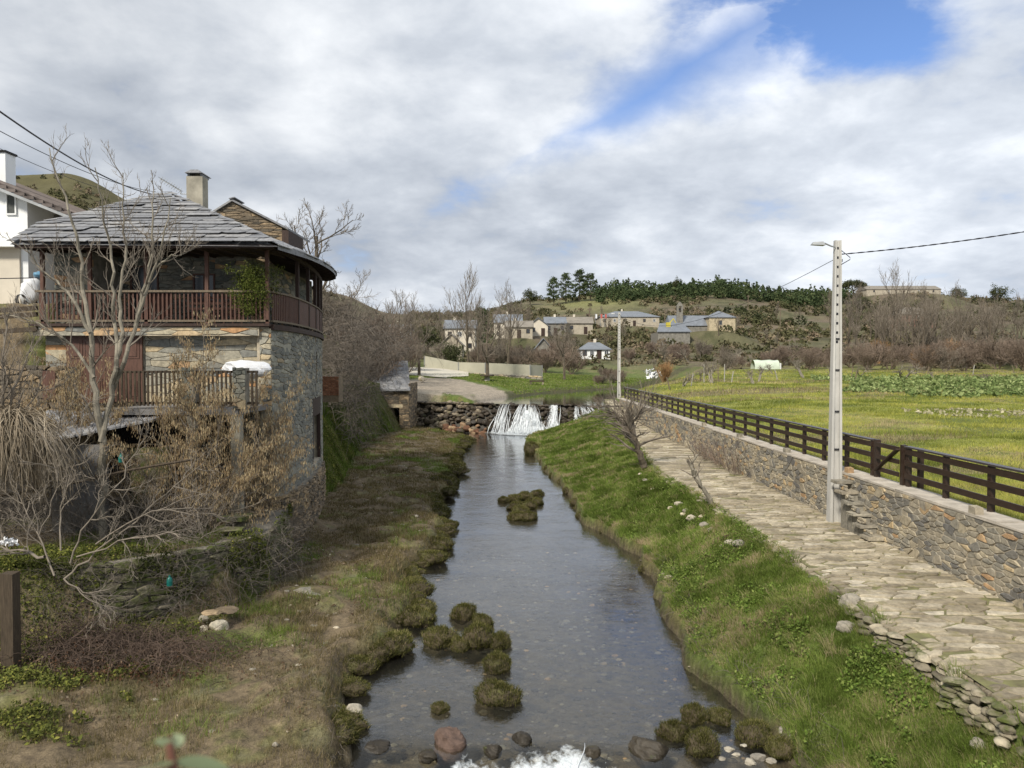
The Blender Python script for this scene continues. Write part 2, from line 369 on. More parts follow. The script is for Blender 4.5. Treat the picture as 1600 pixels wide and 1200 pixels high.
M['catkin'] = m_leaf('hazel_catkin', [(0, (0.22, 0.15, 0.085)), (0.5, (0.36, 0.27, 0.16)), (1, (0.50, 0.42, 0.26))], 0.3)
M['straw'] = m_leaf('dry_straw', [(0, (0.16, 0.13, 0.09)), (0.6, (0.28, 0.23, 0.165)), (1, (0.42, 0.36, 0.27))], 0.2)
M['grass'] = m_leaf('bank_grass', [(0, (0.085, 0.115, 0.025)), (0.4, (0.14, 0.205, 0.04)), (0.7, (0.21, 0.26, 0.065)), (0.9, (0.29, 0.265, 0.12)), (1, (0.38, 0.31, 0.19))], 0.35)
M['turf'] = m_leaf('thin_brown_turf', [(0, (0.085, 0.08, 0.028)), (0.4, (0.15, 0.125, 0.055)), (0.75, (0.21, 0.165, 0.09)), (1, (0.32, 0.26, 0.16))], 0.25)
M['mossgrass'] = m_leaf('mossy_tussock_grass', [(0, (0.045, 0.048, 0.015)), (0.5, (0.095, 0.098, 0.030)), (0.85, (0.165, 0.155, 0.055)), (1, (0.29, 0.24, 0.13))], 0.25)
M['fieldgrass'] = m_leaf('meadow_grass', [(0, (0.15, 0.18, 0.04)), (0.4, (0.28, 0.295, 0.065)), (0.7, (0.42, 0.40, 0.10)), (1, (0.38, 0.32, 0.18))], 0.35)
M['deadweed'] = m_leaf('dead_weed', [(0, (0.12, 0.095, 0.06)), (1, (0.26, 0.20, 0.13))], 0.3)
M['ivy'] = m_leaf('ivy_leaf', [(0, (0.055, 0.062, 0.022)), (0.5, (0.10, 0.115, 0.032)), (0.85, (0.165, 0.175, 0.04)), (1, (0.27, 0.255, 0.07))], 0.2)
M['brambleleaf'] = m_leaf('bramble_leaf', [(0, (0.06, 0.09, 0.022)), (0.6, (0.12, 0.18, 0.035)), (1, (0.23, 0.27, 0.08))], 0.25)
M['pine'] = m_leaf('pine_needles', [(0, (0.035, 0.052, 0.026)), (0.6, (0.065, 0.088, 0.040)), (1, (0.11, 0.13, 0.058))], 0.1, scale=0.05)
M['oak'] = m_leaf('evergreen_oak_leaves', [(0, (0.030, 0.037, 0.020)), (0.6, (0.062, 0.070, 0.034)), (1, (0.10, 0.105, 0.05))], 0.1, scale=0.1)
M['scrub'] = m_leaf('hill_scrub', [(0, (0.055, 0.06, 0.03)), (0.5, (0.11, 0.105, 0.055)), (0.8, (0.16, 0.135, 0.085)), (1, (0.21, 0.165, 0.115))], 0.1, scale=0.03)
M['cabbage'] = m_leaf('cabbage_leaf', [(0, (0.08, 0.12, 0.04)), (0.6, (0.19, 0.24, 0.09)), (1, (0.33, 0.38, 0.17))], 0.25)
M['potleaf'] = m_leaf('dark_shrub_leaf', [(0, (0.04, 0.055, 0.012)), (0.6, (0.10, 0.125, 0.03)), (1, (0.20, 0.21, 0.06))], 0.25)
M['blueplastic'] = m_plain('blue_plastic', (0.10, 0.22, 0.32), 0.4, 0.2, bs=0.0)
M['flagred'] = m_plain('red_flag_cloth', (0.42, 0.10, 0.08), 0.8, 0.2)
M['yellowpaint'] = m_plain('yellow_paint', (0.45, 0.38, 0.05), 0.6, 0.2)
M['carwhite'] = m_plain('white_car_paint', (0.72, 0.74, 0.76), 0.25, 0.04, spec=0.6, bs=0.0)
M['rubber'] = m_plain('black_rubber', (0.02, 0.02, 0.02), 0.8, 0.2)

# ================================================================== TERRAIN
def tab(y, pts):
    a = np.array(pts, float); return np.interp(y, a[:, 0], a[:, 1])
XR = [(-20, 5.2), (8, 4.9), (11, 4.6), (13.4, 4.25), (15, 3.9), (17.45, 3.75), (20.7, 4.25), (24.1, 4.15), (28.9, 2.95), (33, 2.9), (37.9, 2.6), (45, 1.95), (50, 1.7), (57, 1.05), (61, 1.4), (65, 2.5), (67.5, 4.0), (70, 5.0)]
XL = [(-20, -2.2), (10, -2.3), (12.1, -2.55), (13.7, -2.95), (15.2, -3.1), (16.8, -2.85), (17.9, -2.55), (19.5, -2.7), (21.3, -3.2), (23.3, -2.8), (25.8, -2.5), (28, -2.8), (31.4, -3.3), (34, -3.25), (37.9, -3.3), (45, -3.5), (52, -3.9), (55, -4.0), (59.6, -3.5), (62, -4.6), (65, -6.2), (67.5, -8.0), (70, -9.3)]
XP = [(-20, 7.0), (9.7, 6.7), (14, 6.62), (19, 6.7), (25, 6.6), (30, 6.3), (34, 6.35), (40, 7.1), (50, 7.9), (60, 8.3), (70, 8.6)]
ZP = [(-20, 1.7), (45, 1.65), (52, 1.75), (60, 2.2), (68, 2.9), (80, 3.2)]
XT = [(-20, -11.5), (13.6, -11), (14.6, -10), (15.4, -8.6), (17.3, -6.2), (20, -6.35), (23, -6.9), (25.2, -7.25), (28, -7.55), (31, -8.1), (34, -7.9), (42, -9.2), (50, -10.3), (58, -10.4), (64, -9.6), (70, -10)]
PA = [(60, -9.7), (70, -3.7), (78, -1.3), (91.6, 4), (108, 15), (120, 22), (135, 31), (160, 46)]
PB = [(60, 8.6), (70, 9.6), (78, 11.5), (91.6, 15), (108, 21), (120, 26), (135, 34), (160, 48)]
PONDZ = 2.65
WALLX = 9.6
def yweir(x): return 69.6-(np.clip(x, -12, 12)+9.7)*0.315
FD = np.array([130, 170, 220, 280, 350, 450, 600, 900.])
FPX = np.array([-600, -300, 100, 250, 400, 520, 620, 720, 850, 1000, 1100, 1300, 1500, 1700, 2300.])
FY = np.array([
 [470, 420, 360, 300, 262, 268, 320, 400],
 [480, 430, 370, 310, 265, 270, 320, 400],
 [520, 480, 420, 330, 275, 290, 350, 420],
 [530, 500, 450, 390, 330, 338, 380, 440],
 [540, 525, 490, 450, 402, 405, 425, 455],
 [552, 540, 510, 472, 458, 465, 480, 505],
 [562, 553, 538, 515, 494, 494, 500, 520],
 [572, 556, 540, 520, 502, 492, 500, 515],
 [577, 560, 535, 510, 490, 468, 478, 495],
 [577, 560, 537, 512, 485, 455, 465, 485],
 [577, 560, 535, 510, 480, 454, 463, 485],
 [577, 562, 540, 515, 490, 468, 475, 490],
 [576, 560, 540, 515, 492, 470, 476, 490],
 [575, 558, 538, 512, 492, 472, 478, 490],
 [575, 558, 538, 512, 492, 472, 478, 490]])
PADS = []   # (x, y, z, radius) level ground under far houses
def far_z(x, y):
    px = 800+1155*x/np.maximum(y, 1); u = np.clip(np.interp(px, FPX, np.arange(len(FPX))), 0, len(FPX)-1.001)
    v = np.clip(np.interp(y, FD, np.arange(len(FD))), 0, len(FD)-1.001)
    i = u.astype(int); j = v.astype(int); fu = u-i; fv = v-j
    fu = fu*fu*(3-2*fu)
    Z = 6.3+(568-FY)/1155*FD[None]
    return (Z[i, j]*(1-fu)+Z[i+1, j]*fu)*(1-fv)+(Z[i, j+1]*(1-fu)+Z[i+1, j+1]*fu)*fv
def H(x, y):
    x, y = np.broadcast_arrays(np.asarray(x, float), np.asarray(y, float)); x = x.copy(); y = y.copy()
    wob = (fbm(x*0.9+y*0.05, y*0.9, 11, 4)-0.5)
    # ---- right side
    nearamp = np.clip((70-y)/20, 0, 1)
    xr = tab(y, XR)+(fbm(y*0.8, 0*y+3, 5, 3)-0.5)*0.55*nearamp; xl = tab(y, XL)+(fbm(y*0.75, 0*y+9, 6, 3)-0.5)*1.0*nearamp
    xp = tab(y, XP); zp = tab(y, ZP)
    t = np.clip((x-xr)/np.maximum(xp-xr, 0.1), 0, 1)
    edgez = 0.38+0.12*wob
    drop = 0.34*sstep(-y, -16, -11)+0.08
    bank = edgez+(zp-drop-edgez)*(0.25*t+0.75*sstep(t, 0.0, 1.05)) + wob*0.35*np.sin(np.clip(t, 0, 1)*math.pi)
    bank += (fbm(x*3, y*3, 21, 3)-0.5)*0.16*np.sin(t*math.pi)
    field = np.interp(y, [0, 20, 92, 130], [3.02, 3.02, 4.0, 5.3]); field = 3.02+(field-3.02)*sstep(x, 10.5, 24)
    field = field+(fbm(x*0.25, y*0.25, 31, 4)-0.5)*0.35*sstep(x, 11, 14)
    zr = np.where(x < xp, bank, np.where(x < WALLX+0.35, zp-0.02, field))
    # ---- left side: low gravelly flat, then terraces and slope
    xt = tab(y, XT)
    s = np.clip((xl-x), 0, 60)
    flat = 0.16+0.30*sstep(s, 0.0, 0.35)+s*0.035+(fbm(x*1.3, y*1.3, 41, 4)-0.5)*0.40*sstep(s, 0.1, 1)
    d = np.clip(xt-x, 0, 200)
    slope = np.where(y < 27, 1.5*sstep(d, 0.0, 1.1), 2.0*np.minimum(d, 2.2)+0.55*np.clip(d-2.2, 0, 7))
    wl = sstep(y, 25, 29); slope = (1.5*sstep(d, -0.1, 1.0)+ 0.0*d)*(1-wl)+wl*(1.9*np.minimum(d, 2.0)+0.6*np.clip(d-2.0, 0, 6.0))
    slope *= 1-0.85*sstep(-y, -14.4, -12.5)*1.0
    # ground climbs behind the terrace on the far left up to the road
    road = 8.3*sstep(-x, 14.2, 15.2)*sstep(y, 22, 24.5)
    rise = 4.6*sstep(-x, 10.6, 11.6)*sstep(y, 20.6, 21.2)*(1-sstep(-x, 14.2, 15.2)*sstep(y, 22, 24.5))
    left = np.maximum(np.maximum(flat*(1-sstep(d, 0, 2))+0.55*sstep(d, 0, 2)+slope, road), rise)
    left += (fbm(x*2.5, y*2.5, 43, 3)-0.5)*0.18*sstep(d, 0, 1)
    bed = -0.42+0.10*(fbm(x*1.2, y*1.2, 51, 3)-0.5)
    er = sstep(x, xr-0.28, xr+0.02); el = sstep(-x, -xl-0.28, -xl+0.02)
    z = bed+(left-bed)*el; z = np.where(x > (xl+xr)/2, bed+(zr-bed)*er, z)
    # downstream of the little cascade the bed is lower
    low = sstep(-y, -11.9, -11.3); z = np.where((x > xl-0.1) & (x < xr+0.1), z-0.8*low, z-0.35*low*np.exp(-np.minimum(abs(x-xl), abs(x-xr))/1.0))
    # ---- above the weir
    xa = tab(y, PA); xb = tab(y, PB)
    lf = 2.85+0.075*np.clip(xa-x, 0, 40)+0.25*sstep(xa-x, 0, 1.2)+(fbm(x*0.4, y*0.4, 61, 3)-0.5)*0.25
    lf = np.minimum(lf, 5.4)+8*sstep(-x, 0.16*y+3.0, 0.32*y+6)*sstep(y, 60, 75)
    rf = np.minimum(field, 2.8+0.32*np.clip(x-xb, 0, 30))
    up = np.where(x < xa, lf, np.where(x > xb, rf, 2.0))
    ed = np.minimum(sstep(x, xa, xa+0.8), sstep(-x, -xb, -xb+0.8)); up = np.where((x > xa) & (x < xb), 2.8-0.9*ed, up)
    yw = yweir(x)
    wmask = sstep(y-yw, 0.5, 0.9)
    mid = np.where(x < -9.3, sstep(y, 66, 74)*np.where(x < -9.3, 1, 0), np.where(x > 8.6, sstep(y, 66, 80), wmask))
    z = z*(1-mid)+up*mid
    fz = far_z(x, y); k = sstep(y, 112, 140); kk = np.where(x > xb+2, sstep(y, 125, 150), k)
    fz = fz+(fbm(x*0.02, y*0.02, 71, 5)-0.5)*5*sstep(y, 170, 300)
    z = z*(1-kk)+fz*kk
    for (hx, hy, hz, hr) in PADS:
        w = np.exp(-(((x-hx)**2+((y-hy)*0.8)**2)/hr**2)**2); z = z*(1-w)+hz*w
    return z
def Hs(x, y): return float(H(np.array([x]), np.array([y]))[0])

# far houses are declared here because the ground is levelled under them
# (left px, right px, ridge y, eave y, base y, distance, depth, wall, roof, roof type, windows, label)
HOUSES = [
 (695, 742, 501, 513, 549, 170, 7, 'cream', 'slatefar', 'gx', 3, 'tall cream house with blue-grey hipped roof, leftmost of the village'),
 (688, 722, 524, 540, 566, 150, 6, 'beige', 'tilefar', 'gy', 0, 'low beige barn gable in front of the tall cream house'),
 (772, 815, 492, 504, 528, 205, 8, 'cream', 'slatefar', 'gx', 3, 'house with a pale blue slate gable roof, highest left in the village'),
 (790, 832, 502, 511, 528, 190, 8, 'beige', 'tilefar', 'gx', 3, 'beige house with brown roof right below the pale blue gable roof'),
 (826, 856, 499, 509, 525, 198, 7, 'cream', 'slatefar', 'gy', 2, 'narrow cream house with gable front in the middle of the village'),
 (852, 884, 496, 505, 524, 206, 8, 'greystone', 'slatefar', 'gx', 3, 'grey stone house with slate roof right of the narrow gable front'),
 (882, 926, 496, 505, 522, 212, 8, 'beige', 'tilefar', 'gx', 2, 'beige house with brown roof at the right end of the village row'),
 (836, 862, 531, 547, 562, 150, 7, 'greystone', 'slatefar', 'gy', 1, 'dark stone barn with steep gable below the village row'),
 (908, 953, 536, 546, 561, 158, 7, 'white', 'slatefar', 'hip', 4, 'small white house with grey hipped roof and chimney beside the orchard'),
 (937, 1030, 487, 495, 510, 265, 14, 'beige', 'slatefar', 'hip', 6, 'long low school-like building with slate hipped roof and flags on the hillside'),
 (1408, 1462, 481, 491, 511, 258, 9, 'pinkbrick', 'tilefar', 'hip', 3, 'dull red brick house on stilts among the trees on the right slope'),
 (1354, 1470, 447, 452, 460, 415, 12, 'beige', 'tilefar', 'gx', 5, 'long low farm building on the skyline of the hill'),
 (600, 636, 508, 514, 530, 150, 8, 'white', 'slatefar', 'gx', 3, 'white house half hidden behind the bare trees left of the village'),
 (508, 536, 500, 507, 522, 105, 7, 'white', 'slatefar', 'gx', 2, 'white house glimpsed through the bare trees just right of the balcony house'),
]
for h in HOUSES:
    a = P(h[0], h[4], h[5]); b = P(h[1], h[4], h[5]); PADS.append(((a[0]+b[0])/2, h[5]+h[6]*0.4, a[2], max(7, (b[0]-a[0])*0.75)))
CHURCH_D = 215; _a = P(1027, 539, CHURCH_D-10); _b = P(1150, 517, CHURCH_D)
PADS.append((_a[0]+5, CHURCH_D-6, _a[2], 9)); PADS.append((_b[0]-7, CHURCH_D+3, _b[2], 12))

def ground_colour(x, y, z):
    n1 = fbm(x*0.5, y*0.5, 101, 5); n2 = fbm(x*1.9, y*1.9, 103, 5, 0.6); n3 = fbm(x*0.05, y*0.05, 105, 5, 0.6)
    def c(*a): return np.array(a)[None, :]
    green = c(0.085, 0.115, 0.030); olive = c(0.125, 0.12, 0.05); brown = c(0.155, 0.122, 0.080); gravel = c(0.21, 0.185, 0.15); dark = c(0.105, 0.088, 0.060)
    yg = c(0.20, 0.21, 0.05); hill = c(0.105, 0.10, 0.055); hillb = c(0.13, 0.105, 0.075); sand = c(0.36, 0.31, 0.24)
    f = lambda v: v[:, None]
    col = green*(1-f(sstep(n2, .4, .65)))+olive*f(sstep(n2, .4, .65))
    xl = tab(y, XL); xr = tab(y, XR); xt = tab(y, XT); xa = tab(y, PA); xb = tab(y, PB)
    leftm = f(sstep(-x, -xl-0.5, -xl+0.4)*(y < 68))
    lc = brown*.92*(1-f(sstep(n2+n1*0.6, .80, 1.0)))+olive*f(sstep(n2+n1*0.6, .80, 1.0)); lc = lc+(green*1.1-lc)*f(sstep(n1, .60, .72)*0.6)
    lc = lc+(gravel*0.8-lc)*f(sstep(n2, .60, .74)*0.35)
    col = col*(1-leftm)+lc*leftm
    bank = f(((x > xt-3) & (x < xt+0.2) & (y > 26) & (y < 70)).astype(float)); col = col+(c(0.06, 0.075, 0.018)-col)*bank*0.85
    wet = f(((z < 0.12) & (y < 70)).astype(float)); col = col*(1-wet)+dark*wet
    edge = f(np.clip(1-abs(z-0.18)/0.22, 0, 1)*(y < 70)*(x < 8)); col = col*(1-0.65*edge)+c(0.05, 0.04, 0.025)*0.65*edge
    fm = f((sstep(x, 10, 10.6)*(y < 150)).astype(float))
    fc = yg*(1-f(sstep(n1, .42, .62)))+c(0.11, 0.13, 0.035)*f(sstep(n1, .42, .62)); fc = fc+(c(0.15, 0.125, 0.08)-fc)*f(sstep(fbm(x*0.06, y*0.22, 131, 4), .53, .63)*0.75)
    up = (y > 70) & (x < xb)
    fm = np.where(up[:, None], 0, fm); col = col*(1-fm)+fc*fm
    um = f((up & (x < xa+0.3)).astype(float)); uc = c(0.095, 0.125, 0.035)*(1-f(sstep(n1, .5, .7)))+c(0.14, 0.14, 0.06)*f(sstep(n1, .5, .7)); col = col*(1-um)+uc*um
    shore = f((up & (abs(x-xa) < 0.9)).astype(float))*0.7; col = col*(1-shore)+c(0.06, 0.05, 0.035)*shore
    # gravel apron and sandy strip left of the pond
    ap = f(sstep(-(np.abs((x+6.9+(y-84)*0.16)/6.0)**2+((y-84)/13)**2)+(fbm(x*.5, y*.3, 141, 4)-.5)*1.3, -1.15, -0.85)*(y > 70)); col = col*(1-ap)+c(0.27, 0.235, 0.19)*ap*(0.8+0.4*f(n2))
    sn = f(sstep(-np.abs(x+8.2), -1.9, -1.2)*sstep(-np.abs(y-72.5), -3.3, -2.2)); col = col*(1-sn)+sand*sn
    far = f(sstep(y, 120, 160)); hc = hill*(1-f(sstep(n3, .42, .6)))+hillb*f(sstep(n3, .42, .6)); n4 = fbm(x*0.16, y*0.16, 107, 4, 0.6); hc = hc+(c(0.05, 0.055, 0.025)-hc)*f(sstep(n4, .52, .62)*0.7)
    px = 800+1155*x/np.maximum(y, 1); lh = f(sstep(-px, -560, -400)); hc = hc*(1-lh)+(c(0.085, 0.078, 0.038)*(0.8+0.4*f(n4)))*lh
    meadow = f(np.exp(-(((px-930)/75)**2+((y-395)/45)**2))); hc = hc+(c(0.17, 0.17, 0.075)-hc)*np.clip(meadow*1.3, 0, 1)
    col = col*(1-far)+hc*far
    return col*(0.75+0.5*f(fbm(x*4, y*4, 109, 3)))
def make_ground():
    ys = [-14.0]
    while ys[-1] < 8: ys.append(ys[-1]+0.5)
    while ys[-1] < 38: ys.append(ys[-1]+0.11)
    while ys[-1] < 2500: ys.append(ys[-1]+max(0.11, (ys[-1]-30)*0.014))
    ys = np.array(ys)
    a = np.linspace(-1, 1, 640); u = 1.5*(0.30*a+0.70*a**3)
    X = u[None]*(ys[:, None]+22)*0.95; Y = np.broadcast_to(ys[:, None], X.shape)
    Z = H(X.ravel(), Y.ravel())
    V = np.stack([X.ravel(), Y.ravel(), Z], 1)
    n, m = X.shape; i = np.arange(n-1)[:, None]*m; j = np.arange(m-1)[None]
    F = np.stack([i+j, i+j+1, i+m+j+1, i+m+j], -1).reshape(-1, 4)
    col = ground_colour(X.ravel(), Y.ravel(), Z)
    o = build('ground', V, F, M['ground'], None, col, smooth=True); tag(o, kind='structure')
make_ground()

# ------------------------------------------------------------------ water
def m_water(name, scale, strength, tint, opac, stretch=(1, 1, 1)):
    m = bpy.data.materials.new(name); m.use_nodes = True; nt = m.node_tree; nt.nodes.clear()
    out = nt.nodes.new('ShaderNodeOutputMaterial'); p = pos(nt, stretch)
    g = nt.nodes.new('ShaderNodeBsdfGlossy'); g.inputs['Roughness'].default_value = 0.04; g.inputs['Color'].default_value = (0.95, 0.97, 1, 1)
    tr = nt.nodes.new('ShaderNodeBsdfTransparent'); tr.inputs[0].default_value = (*tint, 1)
    df = nt.nodes.new('ShaderNodeBsdfDiffuse'); df.inputs[0].default_value = (0.14, 0.14, 0.13, 1)
    mx0 = nt.nodes.new('ShaderNodeMixShader'); mx0.inputs[0].default_value = opac
    nt.links.new(tr.outputs[0], mx0.inputs[1]); nt.links.new(df.outputs[0], mx0.inputs[2])
    n1 = nz(nt, p, scale, 5, 0.6, 0.4); n2 = nz(nt, p, scale*0.18, 3, 0.5)
    # calm and rippled patches
    amp = ramp(nt, n2, [(0.35, (0.25,)*3), (0.6, (1,)*3)])
    h = mth(nt, 'MULTIPLY', n1, amp)
    bp = nd(nt, 'ShaderNodeBump', Strength=strength, Distance=0.06); nt.links.new(h, bp.inputs['Height']); nt.links.new(bp.outputs[0], g.inputs['Normal'])
    fr = nd(nt, 'ShaderNodeFresnel', IOR=1.33); nt.links.new(bp.outputs[0], fr.inputs['Normal'])
    f = mth(nt, 'ADD', mth(nt, 'MULTIPLY', fr.outputs[0], 1.45), 0.02, True)
    mx = nt.nodes.new('ShaderNodeMixShader'); nt.links.new(f, mx.inputs[0]); nt.links.new(mx0.outputs[0], mx.inputs[1]); nt.links.new(g.outputs[0], mx.inputs[2])
    nt.links.new(mx.outputs[0], out.inputs[0]); return m
M['water'] = m_water('river_water', 3.2, 0.26, (0.90, 0.89, 0.82), 0.05, (1.0, 1.5, 1))
M['pond'] = m_water('pond_water', 1.2, 0.12, (0.2, 0.22, 0.2), 0.8, (1, 1, 1))
def sheet(name, xs, ys, z, mat, zf=None):
    X, Y = np.meshgrid(xs, ys); Z = np.full(X.shape, z) if zf is None else zf(X, Y)
    n, m = X.shape; i = np.arange(n-1)[:, None]*m; j = np.arange(m-1)[None]
    F = np.stack([i+j, i+j+1, i+m+j+1, i+m+j], -1).reshape(-1, 4)
    return build(name, np.stack([X.ravel(), Y.ravel(), Z.ravel()], 1), F, mat, smooth=True)
# river surface: level, with a lip that rolls over the small cascade at the near end
def river_z(X, Y):
    lip = 12.15+0.5*(fbm(X*1.1, X*0+2, 201, 3)-0.5)-0.03*X
    t = sstep(lip-Y, 0.0, 1.7)
    return -0.50*t+0.02*(fbm(X*2, Y*2, 203, 3)-0.5)*sstep(-Y, -13, -12)+0.05*(fbm(X*3.5, Y*3.5, 205, 3)-0.5)*sstep(-Y, -11.9, -11.2)
xs = np.linspace(-3.9, 6.0, 200); ys = np.concatenate([np.arange(-14, 10, 1.0), np.arange(10, 12.6, 0.05), np.array([12.8, 13.5])])
o = sheet('river_water', xs, ys, 0, M['water'], river_z); tag(o, kind='structure')
xs = np.linspace(-10.5, 6.5, 18); ys = np.array([13.5, 20, 30, 40, 50, 60, 69.8])
# joined to the same sheet so that the river is one object
V0 = np.array([v.co[:] for v in o.data.vertices]); 
def _join():
    X, Y = np.meshgrid(xs, ys)
    m = len(xs); n = len(ys); i = np.arange(n-1)[:, None]*m; j = np.arange(m-1)[None]
    F = np.stack([i+j, i+j+1, i+m+j+1, i+m+j], -1).reshape(-1, 4)
    F0 = np.array([list(p.vertices) for p in o.data.polygons])
    V = np.vstack([V0, np.stack([X.ravel(), Y.ravel(), X.ravel()*0], 1)])
    n0 = len(V0); bpy.data.objects.remove(o)
    w = build('river', V, np.vstack([F0, F+n0]), M['water'], smooth=True); tag(w, kind='structure')
_join()
o = build('pond_water', *(lambda X, Y: (np.stack([X.ravel(), Y.ravel(), np.full(X.size, PONDZ)], 1), np.array([[k*2, k*2+1, k*2+3, k*2+2] for k in range(X.shape[0]-1)])))(
    *(lambda yy: (np.stack([tab(yy, PA)-3, tab(yy, PB)+3], 1), np.stack([yy, yy], 1)))(np.array([76, 78, 91.6, 108, 120, 135, 150.]))), M['pond'])
tag(o, kind='structure')
# the strip between the weir crest and y=76
xx = np.linspace(-9.7, 14, 40); V = np.concatenate([np.stack([xx, yweir(xx)-0.02, np.full(40, PONDZ)], 1), np.stack([xx, np.full(40, 76.0), np.full(40, PONDZ)], 1)])
o2 = build('pond_water', V, np.array([[k, k+1, 41+k, 40+k] for k in range(39)]), M['pond']); tag(o2, kind='structure')

# ================================================================== STONE PATTERNS
def clip_poly(poly, nx, ny, c):
    """keep the side where nx*x+ny*y <= c"""
    out = []; n = len(poly)
    for i in range(n):
        a = poly[i]; b = poly[(i+1) % n]; da = nx*a[0]+ny*a[1]-c; db = nx*b[0]+ny*b[1]-c
        if da <= 0: out.append(a)
        if (da < 0 < db) or (db < 0 < da):
            t = da/(da-db); out.append((a[0]+(b[0]-a[0])*t, a[1]+(b[1]-a[1])*t))
    return out
def cells(u0, u1, v0, v1, su, sv, jit=0.35, gap=0.02, seed=0, big=0.0):
    """irregular stones filling a rectangle: jittered courses -> cell polygons in (u, v)"""
    rg = np.random.default_rng(seed); nr = max(1, int(round((v1-v0)/sv))); pts = {}
    allp = []
    for r in range(-1, nr+1):
        u = u0-su*rg.uniform(0.2, 1.2); row = []
        while u < u1+su:
            w = su*math.exp(rg.normal(0, 0.35)); (row.append((u+w/2, v0+(r+0.5+rg.uniform(-jit, jit))*(v1-v0)/nr)) if rg.random() > 0.16 else None); u += w
        allp.append(row)
    out = []; kx = 1/su; ky = 1/sv
    for r in range(1, nr+1):
        for c, p in enumerate(allp[r]):
            if p[0] < u0-su*0.5 or p[0] > u1+su*0.5: continue
            if big and rg.random() < big*0: continue
            poly = [(max(u0, p[0]-su*2), max(v0, p[1]-sv*1.6)), (min(u1, p[0]+su*2), max(v0, p[1]-sv*1.6)), (min(u1, p[0]+su*2), min(v1, p[1]+sv*1.6)), (max(u0, p[0]-su*2), min(v1, p[1]+sv*1.6))]
            if poly[0][0] >= poly[1][0] or poly[0][1] >= poly[3][1]: continue
            for rr in (r-1, r, r+1):
                if rr < 0 or rr >= len(allp): continue
                for q in allp[rr]:
                    dx = q[0]-p[0]
                    if (q is p) or abs(dx) > 3*su: continue
                    dy = q[1]-p[1]; nx = dx*kx*kx; ny = dy*ky*ky
                    mx = (p[0]+q[0])/2; my = (p[1]+q[1])/2; l = math.hypot(nx, ny)
                    poly = clip_poly(poly, nx, ny, nx*mx+ny*my-l*gap/2)
                    if len(poly) < 3: break
                if len(poly) < 3: break
            if len(poly) >= 3: out.append(poly)
    return out
def stones(mb, polys, fmap, h=0.05, hv=0.6, inset=0.12, seed=0, colf=None, round_=0.055, base=-0.03):
    """polys -> bevelled stones; fmap(u, v, h) -> world xyz arrays"""
    rg = np.random.default_rng(seed); U = []; F3 = []; F4 = []; C = []; n0 = 0
    for p in polys:
        a = np.array(p); k = len(a); ar = abs(np.sum(a[:, 0]*np.roll(a[:, 1], -1)-a[:, 1]*np.roll(a[:, 0], -1)))/2
        if ar < 1e-4: continue
        keep = [i for i in range(k) if np.hypot(*(a[i]-a[i-1])) > 0.006]
        a = a[keep]; k = len(a)
        if k < 3: continue
        # round the corners: cut each corner in two
        e = np.roll(a, -1, 0)-a; b = np.empty((2*k, 2)); b[0::2] = a+e*round_*2*rg.uniform(.5, 1, (k, 1)); b[1::2] = a+e*(1-round_*2*rg.uniform(.5, 1, (k, 1)))
        a = b; k = 2*k; c = a.mean(0); hh = h*(1-hv/2+hv*rg.random()); tilt = rg.normal(0, 0.12, 2)
        mn = min(np.ptp(a[:, 0]), np.ptp(a[:, 1])); ins = min(0.35, inset*0.25/max(mn, 0.03)) if mn > 0 else 0.2
        top = c+(a-c)*(1-ins); ht = hh*(1+(top-c)@tilt*2)+rg.normal(0, hh*0.06, k)
        U.append(np.column_stack([a, np.full(k, base)])); U.append(np.column_stack([a, ht*0.55])); U.append(np.column_stack([top, ht])); U.append(np.array([[c[0], c[1], hh*1.06]]))
        i = np.arange(k); j = (i+1) % k
        F4.append(np.column_stack([i, j, k+j, k+i])+n0); F4.append(np.column_stack([k+i, k+j, 2*k+j, 2*k+i])+n0)
        F3.append(np.column_stack([2*k+i, 2*k+j, np.full(k, 3*k)])+n0)
        cc = np.array([rg.random(), rg.random(), rg.random()]) if colf is None else colf(c, rg); C.append(np.broadcast_to(cc, (3*k+1, 3))); n0 += 3*k+1
    if not U: return
    U = np.vstack(U); X = fmap(U[:, 0], U[:, 1], U[:, 2]); V = np.stack(X, 1)
    m = mb.n; mb.V.append(V); mb.C.append(np.vstack(C)); mb.F[4].append(np.vstack(F4)+m); mb.F[3].append(np.vstack(F3)+m); mb.n += len(V)

